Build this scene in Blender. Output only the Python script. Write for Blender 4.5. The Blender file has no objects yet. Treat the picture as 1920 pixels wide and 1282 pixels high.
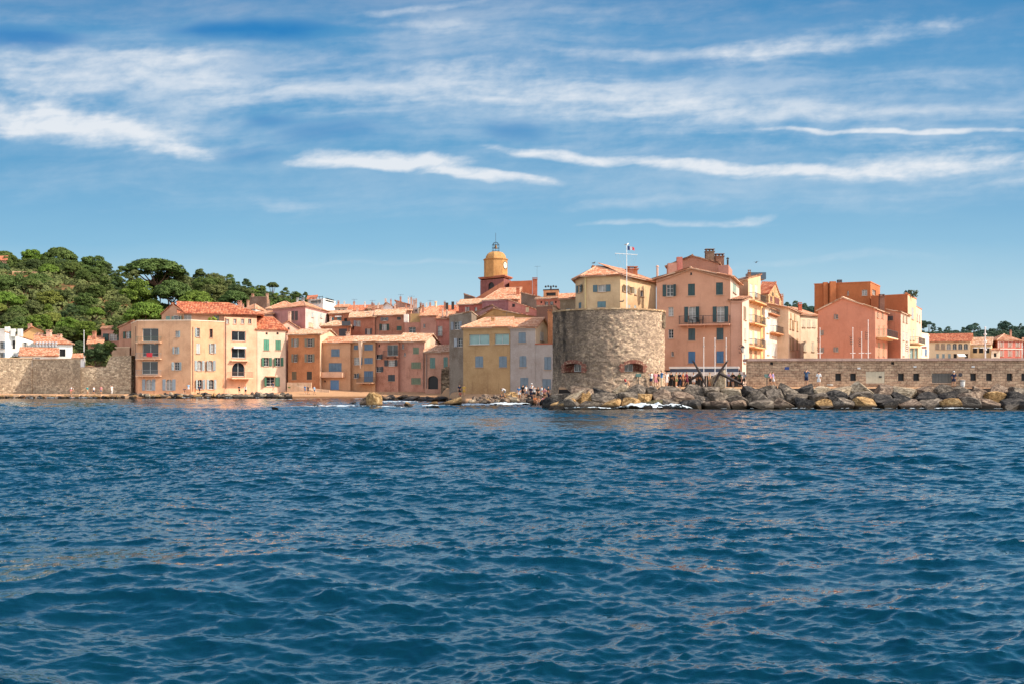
import bpy, bmesh, math, random
import numpy as np
from mathutils import Vector, Matrix, Euler

F, H, HZ = 2000.0, 2.4, 720.0          # focal length in photo pixels, eye height, horizon row
rnd = random.Random(7)
scene = bpy.context.scene
COL = scene.collection

def P(px, py, Y): return Vector(((px-960)*Y/F, Y, H+(HZ-py)*Y/F))
def XY(px, Y): return Vector(((px-960)*Y/F, Y))
def ZP(py, Y): return H+(HZ-py)*Y/F
def lin(h, k=1.0):
    h = h.lstrip('#'); c = [int(h[i:i+2], 16)/255 for i in (0, 2, 4)]
    return tuple(min(1, k*(x/12.92 if x <= .04045 else ((x+.055)/1.055)**2.4)) for x in c)+(1,)

# ------------------------------------------------------------------ objects
def tag(o, label=None, cat=None, group=None, kind=None):
    if label: o['label'] = label
    if cat: o['category'] = cat
    if group: o['group'] = group
    if kind: o['kind'] = kind
    return o
def link(o, parent=None):
    COL.objects.link(o)
    if parent is not None: o.parent = parent
    return o
def empty(name, label, cat, loc=(0, 0, 0), group=None, rz=0):
    o = bpy.data.objects.new(name, None); o.location = loc; o.rotation_euler = (0, 0, rz)
    o.empty_display_size = .3
    tag(o, label, cat, group); return link(o)

class MB:
    def __init__(s): s.v = []; s.f = []; s.m = []; s.uv = []; s.sm = False
    def add(s, vs, fs, m=0, uvs=None):
        b = len(s.v); s.v += [tuple(v) for v in vs]
        for i, f in enumerate(fs):
            s.f.append([b+k for k in f]); s.m.append(m)
            s.uv.append(uvs[i] if uvs else [(0, 0)]*len(f))
    def poly(s, pts, m=0, uv=None): s.add(pts, [list(range(len(pts)))], m, [uv] if uv else None)
    def box(s, c, sx, sy, sz, m=0, R=None):
        """box centred at c"""
        vs = [Vector((x*sx/2, y*sy/2, z*sz/2)) for x in (-1, 1) for y in (-1, 1) for z in (-1, 1)]
        if R is not None: vs = [R @ v for v in vs]
        c = Vector(c); vs = [v+c for v in vs]
        s.add(vs, [(0, 1, 3, 2), (4, 6, 7, 5), (0, 4, 5, 1), (2, 3, 7, 6), (0, 2, 6, 4), (1, 5, 7, 3)], m)
    def tube(s, pts, r, n=6, m=0, r2=None, cap=True):
        pts = [Vector(p) for p in pts]; rings = []
        for i, p in enumerate(pts):
            d = (pts[min(i+1, len(pts)-1)]-pts[max(i-1, 0)]).normalized()
            a = d.orthogonal().normalized() if abs(d.z) > .98 else d.cross(Vector((0, 0, 1))).normalized()
            b = d.cross(a)
            rr = r if r2 is None else r+(r2-r)*i/(len(pts)-1)
            rings.append([p+a*math.cos(2*math.pi*k/n)*rr+b*math.sin(2*math.pi*k/n)*rr for k in range(n)])
        vs = [v for g in rings for v in g]; fs = []
        for i in range(len(pts)-1):
            for k in range(n):
                fs.append((i*n+k, i*n+(k+1) % n, (i+1)*n+(k+1) % n, (i+1)*n+k))
        if cap: fs += [tuple(range(n)), tuple(range((len(pts)-1)*n, len(pts)*n))]
        s.add(vs, fs, m)
    def lathe(s, prof, c=(0, 0, 0), n=16, m=0):
        c = Vector(c); vs = []
        for (r, z) in prof:
            vs += [c+Vector((r*math.cos(2*math.pi*k/n), r*math.sin(2*math.pi*k/n), z)) for k in range(n)]
        fs = [(i*n+k, i*n+(k+1) % n, (i+1)*n+(k+1) % n, (i+1)*n+k) for i in range(len(prof)-1) for k in range(n)]
        fs += [tuple(range(n)), tuple(range((len(prof)-1)*n, len(prof)*n))]
        s.add(vs, fs, m)
    def mesh(s, name, mats):
        me = bpy.data.meshes.new(name); me.from_pydata(s.v, [], s.f)
        uvl = me.uv_layers.new(name='UVMap')
        uvl.data.foreach_set('uv', [c for f in s.uv for p in f for c in p])
        me.polygons.foreach_set('material_index', s.m)
        if s.sm: me.polygons.foreach_set('use_smooth', [True]*len(s.f))
        for m in (mats if isinstance(mats, (list, tuple)) else [mats]): me.materials.append(m)
        me.update(); return me
    def build(s, name, mats, parent=None, label=None):
        o = bpy.data.objects.new(name, s.mesh(name, mats)); link(o, parent)
        if label: o['label'] = label
        return o

def np_mesh(name, V, Q, mats, smooth=True, uv=None):
    """V (n,3) Q (m,k) arrays"""
    me = bpy.data.meshes.new(name); n, k = Q.shape
    me.vertices.add(len(V)); me.vertices.foreach_set('co', V.astype(np.float32).ravel())
    me.loops.add(n*k); me.loops.foreach_set('vertex_index', Q.astype(np.int32).ravel())
    me.polygons.add(n); me.polygons.foreach_set('loop_start', np.arange(0, n*k, k, dtype=np.int32))
    me.polygons.foreach_set('loop_total', np.full(n, k, dtype=np.int32))
    if smooth: me.polygons.foreach_set('use_smooth', np.ones(n, dtype=bool))
    for m in (mats if isinstance(mats, (list, tuple)) else [mats]): me.materials.append(m)
    me.update(calc_edges=True); return me

# numpy value noise
_rg = np.random.default_rng(5); _T = _rg.random((256, 256))
def vnoise(x, y):
    xi = np.floor(x).astype(int); yi = np.floor(y).astype(int); fx = x-xi; fy = y-yi
    fx = fx*fx*(3-2*fx); fy = fy*fy*(3-2*fy)
    g = lambda a, b: _T[a % 256, b % 256]
    return (g(xi, yi)*(1-fx)+g(xi+1, yi)*fx)*(1-fy)+(g(xi, yi+1)*(1-fx)+g(xi+1, yi+1)*fx)*fy
def fbm(x, y, o=4):
    s = 0; a = .5
    for i in range(o): s = s+a*vnoise(x*2**i+17*i, y*2**i+9*i); a /= 2
    return s
def sstep(x, a, b):
    t = np.clip((x-a)/(b-a), 0, 1); return t*t*(3-2*t)

# ------------------------------------------------------------------ materials
class NT:
    def __init__(s, name, world=None):
        if world: s.t = world.node_tree
        else: s.mat = bpy.data.materials.new(name); s.mat.use_nodes = True; s.t = s.mat.node_tree
        s.t.nodes.clear(); s.n = s.t.nodes
    def node(s, typ, _p=None, **inp):
        n = s.n.new(typ)
        for k, v in (_p or {}).items(): setattr(n, k, v)
        for k, v in inp.items():
            key = int(k[1:]) if k[0] == 'i' and k[1:].isdigit() else k.replace('_', ' ')
            s.set(n.inputs[key], v)
        return n
    def set(s, sock, v):
        if isinstance(v, bpy.types.NodeSocket): s.t.links.new(v, sock)
        else:
            try: sock.default_value = v
            except Exception: sock.default_value = tuple(v)[:3]
    def m(s, op, a, b=0.0, c=0.0, clamp=False):
        n = s.n.new('ShaderNodeMath'); n.operation = op; n.use_clamp = clamp
        s.set(n.inputs[0], a); s.set(n.inputs[1], b); s.set(n.inputs[2], c); return n.outputs[0]
    def mix(s, f, a, b, mode='MIX'):
        n = s.n.new('ShaderNodeMix'); n.data_type = 'RGBA'; n.blend_type = mode; n.clamp_factor = True
        s.set(n.inputs[0], f); s.set(n.inputs[6], a); s.set(n.inputs[7], b); return n.outputs[2]
    def ramp(s, f, stops, interp='LINEAR'):
        n = s.n.new('ShaderNodeValToRGB'); s.set(n.inputs[0], f); e = n.color_ramp; e.interpolation = interp
        while len(e.elements) < len(stops): e.elements.new(.5)
        for el, (p, c) in zip(e.elements, stops): el.position = p; el.color = c if len(c) == 4 else tuple(c)+(1,)
        return n.outputs[0]
    def noise(s, vec, scale, detail=4, rough=.55, dist=0):
        return s.node('ShaderNodeTexNoise', Vector=vec, Scale=scale, Detail=detail, Roughness=rough, Distortion=dist).outputs[0]
    def mapping(s, vec, sc=(1, 1, 1), loc=(0, 0, 0), rot=(0, 0, 0)):
        return s.node('ShaderNodeMapping', Vector=vec, Scale=sc, Location=loc, Rotation=rot).outputs[0]
    def pos(s): return s.node('ShaderNodeNewGeometry').outputs['Position']
    def uv(s): return s.node('ShaderNodeTexCoord').outputs['UV']
    def obj(s): return s.node('ShaderNodeTexCoord').outputs['Object']
    def bump(s, h, st=.5, d=.05):
        return s.node('ShaderNodeBump', Height=h, Strength=st, Distance=d).outputs[0]
    def out(s, col, rough=.85, normal=None, metal=0.0, spec=None, **kw):
        b = s.node('ShaderNodeBsdfPrincipled', Base_Color=col, Roughness=rough, Metallic=metal)
        if normal is not None: s.set(b.inputs['Normal'], normal)
        if spec is not None: s.set(b.inputs['Specular IOR Level'], spec)
        for k, v in kw.items(): s.set(b.inputs[k.replace('_', ' ')], v)
        o = s.n.new('ShaderNodeOutputMaterial'); s.t.links.new(b.outputs[0], o.inputs[0]); return s.mat

def g4(v): return (v, v, v, 1)
_mc = {}
def cached(f):
    def w(*a):
        k = (f.__name__,)+a
        if k not in _mc: _mc[k] = f(*a)
        return _mc[k]
    return w
@cached
def stucco(hexc, dirt=.5):
    t = NT('stucco'); p = t.pos(); base = lin(hexc); lu = .3*base[0]+.55*base[1]+.15*base[2]
    base = tuple(min(.86, (x*.84+lu*w*.16)*1.07) for x, w in zip(base[:3], (1.05, 1.0, .88)))+(1,); base = (base[0], base[1]*1.01, base[2]*1.0, 1); dirt = min(1.4, dirt*1.9+.15)
    a = t.noise(p, .45, 5, .6); b = t.noise(t.mapping(p, (2.2, 2.2, .28)), 1.0, 5, .65); c = t.noise(p, 5, 4, .6)
    f = t.m('MULTIPLY', t.m('SUBTRACT', a, .40, clamp=True), 3.0*dirt, clamp=True)
    dk = tuple(x*k for x, k in zip(base, (.66, .6, .56)))+(1,)
    col = t.mix(f, base, dk)
    f2 = t.m('MULTIPLY', t.m('SUBTRACT', b, .56, clamp=True), 4.0*dirt, clamp=True)
    col = t.mix(f2, col, tuple(x*k for x, k in zip(base, (.52, .48, .47)))+(1,))
    pl = tuple(min(1, x*1.1+.03) for x in base[:3])+(1,)
    col = t.mix(t.m('MULTIPLY', t.m('SUBTRACT', c, .5, clamp=True), 2.5*dirt, clamp=True), col, pl)
    return t.out(col, .92, t.bump(t.noise(p, 9, 5, .65), .35, .04), spec=.2)
@cached
def paint(hexc, rough=.6, metal=0.0):
    t = NT('paint'); p = t.pos(); c = lin(hexc)
    col = t.mix(t.noise(p, 3, 4), c, tuple(x*.68 for x in c[:3])+(1,))
    return t.out(col, rough, metal=metal)
@cached
def louvre(hexc):
    t = NT('louvre_paint'); p = t.pos(); c = lin(hexc)
    z = t.node('ShaderNodeSeparateXYZ', Vector=p).outputs[2]
    s = t.m('SINE', t.m('MULTIPLY', z, 2*math.pi/.09))
    lu = .3*c[0]+.5*c[1]+.2*c[2]; c = tuple(x*.72+lu*w*.28 for x, w in zip(c[:3], (1.1, 1, .9)))+(1,)
    col = t.mix(t.noise(p, 2.5, 4), c, tuple(x*.6 for x in c[:3])+(1,))
    return t.out(col, .6, t.bump(s, .6, .02))
@cached
def tiles(kind):
    pal = {'red': ('#b4512f', '#cf7448', '#8a3a25', '#dd9a72'), 'orange': ('#bf7650', '#d39670', '#99583c', '#e4bb9c'),
           'tan': ('#c4926c', '#d8ac8a', '#986648', '#e8cbb0'), 'bright': ('#cc8e68', '#d99f7a', '#b87a58', '#e4b898'),
           'brown': ('#8d5a41', '#a87455', '#6a4030', '#b98d6c')}[kind]
    t = NT('roof_tiles_'+kind); u = t.uv()
    fl = t.node('ShaderNodeVectorMath', {'operation': 'FLOOR'}, i0=u).outputs[0]
    w = t.node('ShaderNodeTexWhiteNoise', {'noise_dimensions': '2D'}, Vector=fl).outputs[0]
    p = t.pos(); n = t.noise(p, .6, 4, .6); n2 = t.noise(p, 6, 3, .6)
    c = t.ramp(w, [(0, lin(pal[2])), (.3, lin(pal[0])), (.62, lin(pal[1])), (1, lin(pal[3]))])
    c = t.mix(.3, c, lin('#86705f')); c = t.mix(t.m('MULTIPLY', t.m('SUBTRACT', n, .5, clamp=True), 3, clamp=True), c, lin(pal[2]))
    c = t.mix(t.m('MULTIPLY', t.m('SUBTRACT', n2, .6, clamp=True), 3, clamp=True), c, lin('#6b5b45'))
    v = t.node('ShaderNodeSeparateXYZ', Vector=u).outputs[1]
    fr = t.m('FRACT', v)
    return t.out(c, .9, t.bump(t.m('ADD', fr, t.m('MULTIPLY', w, .6)), .8, .06), spec=.2)
def rubble(name, c1, c2, c3, mortar, scale=2.6, zs=1.5, bumpd=.16, stain_shade=None):
    t = NT(name); p = t.mapping(t.pos(), (1, 1, zs))
    p2 = t.node('ShaderNodeVectorMath', {'operation': 'ADD'}, i0=p, i1=t.node('ShaderNodeVectorMath', {'operation': 'SCALE'}, i0=t.node('ShaderNodeTexNoise', Vector=p, Scale=1.7, Detail=3).outputs[1], Scale=.35).outputs[0]).outputs[0]
    v = t.node('ShaderNodeTexVoronoi', {'feature': 'F1'}, Vector=p2, Scale=scale)
    e = t.node('ShaderNodeTexVoronoi', {'feature': 'DISTANCE_TO_EDGE'}, Vector=p2, Scale=scale).outputs[0]
    r = t.node('ShaderNodeSeparateColor', Color=v.outputs['Color']).outputs[0]
    c = t.ramp(r, [(0, lin(c1)), (.5, lin(c2)), (1, lin(c3))])
    n = t.noise(t.pos(), .35, 5, .65)
    c = t.mix(t.m('MULTIPLY', t.m('SUBTRACT', n, .45, clamp=True), 3.2, clamp=True), c, lin(c1))
    c = t.mix(t.m('MULTIPLY', t.m('SUBTRACT', t.noise(t.pos(), 7, 4, .7), .5, clamp=True), 2, clamp=True), c, lin(mortar))
    me = t.m('SUBTRACT', 1.0, t.m('MULTIPLY', e, 20.0, clamp=True), clamp=True)
    c = t.mix(t.m('MULTIPLY', me, .75), c, lin(mortar))
    if stain_shade:   # weather stains plus painted shade, darkening the side away from the sun
        q = t.node('ShaderNodeSeparateXYZ', Vector=t.pos()); (sx, sw, z0, z1) = stain_shade
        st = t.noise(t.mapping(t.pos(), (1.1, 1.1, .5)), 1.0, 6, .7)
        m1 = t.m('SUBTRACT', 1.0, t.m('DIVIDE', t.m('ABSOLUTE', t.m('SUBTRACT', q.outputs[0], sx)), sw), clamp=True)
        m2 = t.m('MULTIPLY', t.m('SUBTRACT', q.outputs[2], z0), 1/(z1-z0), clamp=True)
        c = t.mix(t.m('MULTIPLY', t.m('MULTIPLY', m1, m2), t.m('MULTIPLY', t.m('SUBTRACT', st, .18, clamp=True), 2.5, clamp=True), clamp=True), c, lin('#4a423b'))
    h = t.m('ADD', t.m('MULTIPLY', e, 8.0, clamp=True), t.m('ADD', t.m('MULTIPLY', r, .7), t.m('MULTIPLY', t.noise(t.pos(), 8, 5, .7), .6)))
    return t.out(c, .95, t.bump(h, 1.0, bumpd), spec=.1)
def ashlar(name, c1, c2, mortar, bw=.62, bh=.3):
    t = NT(name); u = t.uv()
    u2 = t.node('ShaderNodeVectorMath', {'operation': 'ADD'}, i0=u, i1=t.node('ShaderNodeVectorMath', {'operation': 'SCALE'}, i0=t.node('ShaderNodeTexNoise', Vector=u, Scale=1.6, Detail=3).outputs[1], Scale=.26).outputs[0]).outputs[0]
    b = t.node('ShaderNodeTexBrick', Vector=u2, Color1=lin(c1), Color2=lin(c2), Mortar=lin(mortar), Scale=1.0)
    b.inputs['Mortar Size'].default_value = .022; b.inputs['Brick Width'].default_value = bw; b.inputs['Row Height'].default_value = bh
    n = t.noise(t.pos(), 1.6, 5, .7)
    c = t.mix(t.m('MULTIPLY', t.m('SUBTRACT', n, .45, clamp=True), 3, clamp=True), b.outputs[0], lin('#5f4c3e'))
    c = t.mix(t.m('MULTIPLY', t.m('SUBTRACT', t.noise(t.pos(), 5, 4, .7), .5, clamp=True), 4, clamp=True), c, lin('#c8ae90'))
    h = t.m('ADD', t.m('MULTIPLY', b.outputs[1], -1.0), t.noise(t.pos(), 6, 4, .7))
    return t.out(c, .95, t.bump(h, .9, .022), spec=.1)
@cached
def glass(kind='dark'):
    t = NT('window_glass'); p = t.pos()
    c = {'dark': ('#10151a', '#2b333a'), 'curtain': ('#4b5055', '#b9b3a8'), 'black': ('#08080a', '#14120f'), 'teal': ('#5e7d7b', '#8aa8a2')}[kind]
    col = t.mix(t.noise(p, 1.1, 2), lin(c[0]), lin(c[1]))
    return t.out(col, .12 if kind != 'black' else .6, t.bump(t.noise(p, .8, 2), .15, .05), spec=.5)
# ------------------------------------------------------------------ buildings
def gz(X, Y): return float(ground_z(np.array([X]), np.array([Y]))[0])

def ray_u(px, A, B):
    """distance along plan line A->B where the column px meets it"""
    d = B-A; k = (px-960)/F
    # (A.x + t d.x) = k (A.y + t d.y)
    t = (k*A.y-A.x)/(d.x-k*d.y); return t*d.length, (A.y+t*d.y)

def corrug(mb, poly, m=0, pitch=.28, amp=.075, th=.1):
    p0, p1 = poly[0], poly[1]; U = (p1-p0).normalized()
    N = None
    for q in poly[2:]:
        c = U.cross(q-p0)
        if c.length > 1e-4: N = c.normalized(); break
    if N.z < 0: N = -N
    V = N.cross(U).normalized()
    q = [((a-p0).dot(U), (a-p0).dot(V)) for a in poly]
    us = [a[0] for a in q]; u0, u1 = min(us), max(us)
    k0 = math.floor(u0/(pitch/4)); ts = sorted(set([round(k*pitch/4, 5) for k in range(k0, int(u1/(pitch/4))+2) if u0 < k*pitch/4 < u1]+[round(a, 5) for a in us]))
    prof = (0, .8, 1, .8); vs = []; n = len(q); uu = []
    def span(u):
        o = []
        for i in range(n):
            a, b = q[i], q[(i+1) % n]
            if min(a[0], b[0])-1e-6 <= u <= max(a[0], b[0])+1e-6:
                if abs(a[0]-b[0]) < 1e-6: o += [a[1], b[1]]
                else: o.append(a[1]+(b[1]-a[1])*(u-a[0])/(b[0]-a[0]))
        return (min(o), max(o)) if o else (0, 0)
    for u in ts:
        lo, hi = span(u); k = (u/(pitch/4)) % 4; i = int(k); fr = k-i
        h = amp*(prof[i % 4]*(1-fr)+prof[(i+1) % 4]*fr)+.03
        vs += [p0+U*u+V*lo+N*h, p0+U*u+V*hi+N*h]; uu += [(u/pitch, lo/.42), (u/pitch, hi/.42)]
    fs = [(2*i, 2*i+2, 2*i+3, 2*i+1) for i in range(len(ts)-1)]
    mb.add(vs, fs, m, [[uu[j] for j in f] for f in fs])
    lo = [a-N*th for a in poly]; mb.poly(lo[::-1], m); nn = len(poly)
    for i in range(nn):
        j = (i+1) % nn; mb.poly([lo[i], lo[j], poly[j]+N*.01, poly[i]+N*.01], m, [(0, 0), (3.3, 0), (3.3, 0), (0, 0)])

def expand(cs, o):
    n = len(cs); out = []
    for i in range(n):
        a, b, c = cs[i-1], cs[i], cs[(i+1) % n]
        d1 = (b-a).normalized(); d2 = (c-b).normalized()
        n1 = Vector((d1.y, -d1.x)); n2 = Vector((d2.y, -d2.x)); s = n1+n2
        out.append(b+s*(o/max(.35, s.dot(n1))))
    return out
def rect(a, b, D):
    A = XY(*a); B = XY(*b); d = (B-A).normalized(); n = Vector((-d.y, d.x))
    return [A, B, B+n*D, A+n*D]
def quad(*c): return [XY(*p) for p in c]

class Bld:
    def __init__(s, name, label, cat='house', wall=None, at=None, group=None):
        s.o = None; s.name = name; s.label = label; s.cat = cat; s.wall = wall; s.group = group; s.c = None
    def root(s, cs, z0):
        if s.o is None:
            c = sum(cs, Vector((0, 0)))/len(cs)
            s.o = empty(s.name, s.label, s.cat, (c.x, c.y, z0), s.group); s.o0 = Vector((c.x, c.y, z0))
    def part(s, mb, name, mats, parent=None, label=None):
        mb.v = [(v[0]-s.o0.x, v[1]-s.o0.y, v[2]-s.o0.z) for v in mb.v]
        me = mb.mesh(name, mats); o = bpy.data.objects.new(name, me); link(o, parent or s.o)
        if label: o['label'] = label
        return o
    def body(s, cs, eave, roof='flat', ridge=None, tile='orange', win={}, wall=None, z0=None, o=.32, f=.5, hipR=False, hipL=False,
             cap=None, cornice=True, roofname='roof', side={}):
        wall = wall or s.wall; cs = [Vector(c[:2]) if not isinstance(c, Vector) else c for c in cs]; n = len(cs)
        if z0 is None: z0 = min(gz(c.x, c.y) for c in cs)-1.0
        s.root(cs, z0)
        ez = ZP(eave, cs[0].y) if not isinstance(eave, tuple) else ZP(eave[0], cs[eave[1]].y)
        E = expand(cs, o) if roof != 'flat' else cs
        tops = [[] for _ in range(n)]; base = [ez]*n; planes = []; caps = []
        E3 = [Vector((p.x, p.y, ez)) for p in E]
        dep = (cs[3]-cs[0]).length if n > 3 else 5; wid = (cs[1]-cs[0]).length
        if roof in ('gx', 'hip'):
            my = ((cs[1]+cs[2])/2).y*.5+((cs[0]+cs[3])/2).y*.5
            rz = ZP(ridge, my) if ridge else ez+dep*.18; rise = rz-ez
            Ra = (E3[0]+E3[3])/2; Rb = (E3[1]+E3[2])/2; Ra.z = Rb.z = rz; ax = (Rb-Ra)
            hl = min((E3[3]-E3[0]).length/2, ax.length*.45)
            R1 = Ra+ax.normalized()*hl if (hipL or roof == 'hip') else Ra; R2 = Rb-ax.normalized()*hl if (hipR or roof == 'hip') else Rb
            planes = [[E3[0], E3[1], R2, R1], [E3[2], E3[3], R1, R2]]; caps = [(R1, R2)]
            wz = ez+rise*o/(dep/2+o)-.12; base = [wz]*n
            if hipR or roof == 'hip': planes.append([E3[1], E3[2], R2]); caps += [(E3[1], R2)]
            else: tops[1] = [(.5, rz-.1)]
            if hipL or roof == 'hip': planes.append([E3[3], E3[0], R1]); caps += [(E3[0], R1)]
            else: tops[3] = [(.5, rz-.1)]
        elif roof == 'gy':
            Ma = E3[0].lerp(E3[1], f); Mc = E3[3].lerp(E3[2], f); rz = ZP(ridge, Ma.y); rise = rz-ez; Ma.z = Mc.z = rz
            planes = [[E3[3], E3[0], Ma, Mc], [E3[1], E3[2], Mc, Ma]]; caps = [(Ma, Mc)]
            base = [ez+rise*o/(wid/2+o)-.12]*n; tops[0] = [(f, rz-.1)]; tops[2] = [(1-f, rz-.1)]
        elif roof in ('shed', 'shedR', 'shedL'):
            hi = {'shed': (2, 3), 'shedR': (1, 2), 'shedL': (3, 0)}[roof]
            rz = ZP(ridge, cs[hi[0] if roof != 'shedL' else 0].y); q = [v.copy() for v in E3]
            for k in hi: q[k].z = rz
            order = {'shed': (0, 1, 2, 3), 'shedR': (3, 0, 1, 2), 'shedL': (1, 2, 3, 0)}[roof]
            planes = [[q[k] for k in order]]
            base = [(rz if k in hi else ez)-.12 for k in range(n)]
            base = [b+(rz-ez)*.06*(-1 if k in hi else 1) for k, b in enumerate(base)]
        if roof == 'none': pass
        mb = MB(); wmats = [wall]+[side[k] for k in side]  # side: paler colour that puts sunlight into the sun-facing walls
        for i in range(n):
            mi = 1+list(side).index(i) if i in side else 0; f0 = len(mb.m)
            A, B = cs[i], cs[(i+1) % n]; L = (B-A).length; d = (B-A)/L; nn = Vector((d.y, -d.x))
            pr = [(0, base[i])]+tops[i]+[(1, base[(i+1) % n])]; zm = min(p[1] for p in pr)
            hol = []; ws = win.get(i, [])
            for w in ws:
                px, py, pw, ph = w[:4]; u0, Ya = ray_u(px-pw/2, A, B); u1, Yb = ray_u(px+pw/2, A, B); uc, Yc = ray_u(px, A, B)
                za = ZP(py+ph/2, Yc); zb = ZP(py-ph/2, Yc); u0, u1 = min(u0, u1), max(u0, u1)
                inw = u0 > .05 and u1 < L-.05 and zb < zm-.03 and za > z0+.05
                if inw and not any(not (u1 < h[0]-.02 or u0 > h[1]+.02 or zb < h[2]-.02 or za > h[3]+.02) for h in hol):
                    hol.append((u0, u1, za, zb, w)); s.window((A, d, nn), u0, u1, za, zb, w, .24)
                else: s.window((A, d, nn), u0, u1, za, zb, w, -.02)
            us = sorted(set([0, L]+[h[0] for h in hol]+[h[1] for h in hol])); zs = sorted(set([z0, zm]+[h[2] for h in hol]+[h[3] for h in hol]))
            g = lambda u, z, dd=0.0: Vector((A.x+d.x*u-nn.x*dd, A.y+d.y*u-nn.y*dd, z))
            # shared vertices so the wall is one continuous sheet
            idx = {}; vs = []; fs = []; uvs = []
            def vi(u, z):
                if (u, z) not in idx: idx[(u, z)] = len(vs); vs.append(g(u, z))
                return idx[(u, z)]
            for a in range(len(us)-1):
                for b in range(len(zs)-1):
                    um, zc = (us[a]+us[a+1])/2, (zs[b]+zs[b+1])/2
                    if any(h[0] < um < h[1] and h[2] < zc < h[3] for h in hol): continue
                    q = [(us[a], zs[b]), (us[a+1], zs[b]), (us[a+1], zs[b+1]), (us[a], zs[b+1])]
                    fs.append([vi(*t) for t in q]); uvs.append(q)
            mb.add(vs, fs, 0, uvs)
            for (u0, u1, za, zb, w) in hol:
                D = .28
                for q in ([(u0, za), (u0, zb)], [(u1, zb), (u1, za)], [(u0, zb), (u1, zb)], [(u1, za), (u0, za)]):
                    a, b = q; mb.poly([g(*a), g(*b), g(*b, D), g(*a, D)], 0, [a, b, b, a])
                if len(w) > 6 and w[6]:
                    r = (u1-u0)/2; hh = min(r*(.75 if w[6] == 1 else 1), (zb-za)*.6); um = (u0+u1)/2
                    for sg in (-1, 1):
                        pts = [g(um+sg*r, zb)]+[g(um+sg*r*math.cos(t), zb-hh+hh*math.sin(t)) for t in [math.pi/2*k/6 for k in range(7)]][::-1]
                        mb.poly(pts, 0, [(p.x, p.z) for p in pts])
                        pts2 = [p+Vector((-nn.x*.1, -nn.y*.1, 0)) for p in pts[1:]]
                        for k in range(6): mb.poly([pts[k+1], pts[k+2] if k+2 < len(pts) else pts[1], pts2[k+1] if k+1 < len(pts2) else pts2[0], pts2[k]], 0)
            if len(pr) > 2 or abs(pr[0][1]-pr[-1][1]) > 1e-4:
                pts = [(0, zm), (L, zm)]+[(p[0]*L, p[1]) for p in reversed(pr) if p[1] > zm+1e-4]
                mb.poly([g(*p) for p in pts], 0, pts)
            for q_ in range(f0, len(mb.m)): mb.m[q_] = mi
            # moulding under the eave
            if cornice and roof in ('gx', 'hip') and (i % 2 == 0 or roof == 'hip') and i != 2 or (cornice and roof == 'shed' and i == 0):
                zc = base[i]-.02; R = Matrix.Rotation(math.atan2(d.y, d.x), 3, 'Z')
                c = A+d*(L/2)+nn*.07; mb.box((c.x, c.y, zc-.12), L, .15, .16, 0, R)
                c = A+d*(L/2)+nn*.035; mb.box((c.x, c.y, zc-.27), L, .072, .1, 0, R)
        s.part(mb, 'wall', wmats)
        rb = MB()
        if roof == 'flat':
            rb.poly([Vector((p.x, p.y, ez-.35)) for p in cs], 0)
            ro = s.part(rb, roofname, paint('#8a7a6c'))
            if cap:
                cb = MB(); O = expand(cs, .07); I = expand(cs, -.3)
                for i in range(n):
                    j = (i+1) % n; z1, z2 = ez+.002, ez+.16
                    v = [Vector((q.x, q.y, z)) for z in (z1, z2) for q in (O[i], O[j], I[j], I[i])]
                    cb.add(v, [(0, 1, 2, 3), (7, 6, 5, 4), (0, 4, 5, 1), (1, 5, 6, 2), (2, 6, 7, 3), (3, 7, 4, 0)])
                s.part(cb, 'coping', stucco(cap, .2))
        elif planes:
            for pl in planes: corrug(rb, pl)
            for a, b in caps: rb.tube([a+Vector((0, 0, .05)), b+Vector((0, 0, .05))], .13, 6)
            s.part(rb, roofname, tiles(tile))
        s.last = (cs, ez, z0); return s
    def window(s, fr, u0, u1, za, zb, w, dep):
        A, d, nn = fr; st = w[4]; col = w[5] if len(w) > 5 and w[5] else '#5b6a70'; arch = w[6] if len(w) > 6 else 0
        R = Matrix.Rotation(math.atan2(d.y, d.x), 3, 'Z'); W = u1-u0; Hh = zb-za; um, zc = (u0+u1)/2, (za+zb)/2
        C = lambda u, z, dd: (A.x+d.x*u-nn.x*dd, A.y+d.y*u-nn.y*dd, z)
        sh = MB()
        if st in ('c', 'o'):
            sh.box(C(um, zc, .06 if dep > 0 else -.04), W+.0, .045, Hh, 0, R)
            if st == 'c':
                for k in ((-1, 1) if W < 1.7 else (-1.5, -.5, .5, 1.5)):
                    ww = W/(2 if W < 1.7 else 4); x = um+k*ww*(.5 if W < 1.7 else 1)
                    sh.box(C(x, zc, .02 if dep > 0 else -.08), ww-.05, .05, Hh-.08, 0, R)
            else:
                for k in range(max(2, int(W/.28))): ww = W/max(2, int(W/.28)); sh.box(C(u0+ww*(k+.5), zc, .025), ww-.025, .03, Hh-.06, 0, R)
            wo = s.part(sh, 'shutter' if st == 'c' else 'door', louvre(col) if st == 'c' else paint(col)); 
        else:
            fm = MB(); t = .05 if W < 2.2 else .08; dd = dep-.04 if dep > 0 else -.05
            fc = '#e8e4dc' if col != '#wood' else '#7a4a32'
            if st != 'd':
                for uu in (u0+t/2, u1-t/2): fm.box(C(uu, zc, dd), t, .06, Hh, 0, R)
                for zz in (za+t/2, zb-t/2): fm.box(C(um, zz, dd), W-2*t, .06, t, 0, R)
                fm.box(C(um, zc, dd), t*.9, .05, Hh-2*t, 0, R)
                if st in ('s', 'p', 'sl', 'sr') and Hh > .9:
                    for q in (1/3, 2/3): fm.box(C(um, za+Hh*q, dd+.012), W-2*t, .03, .025, 0, R)
            else:
                fm.box(C(um, za+.03, dd), W, .05, .06, 0, R)
            wo = s.part(fm, 'window', paint(fc if st != 'g' else '#c9cdc6') if st != 'd' else paint('#3b342e'))
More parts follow.
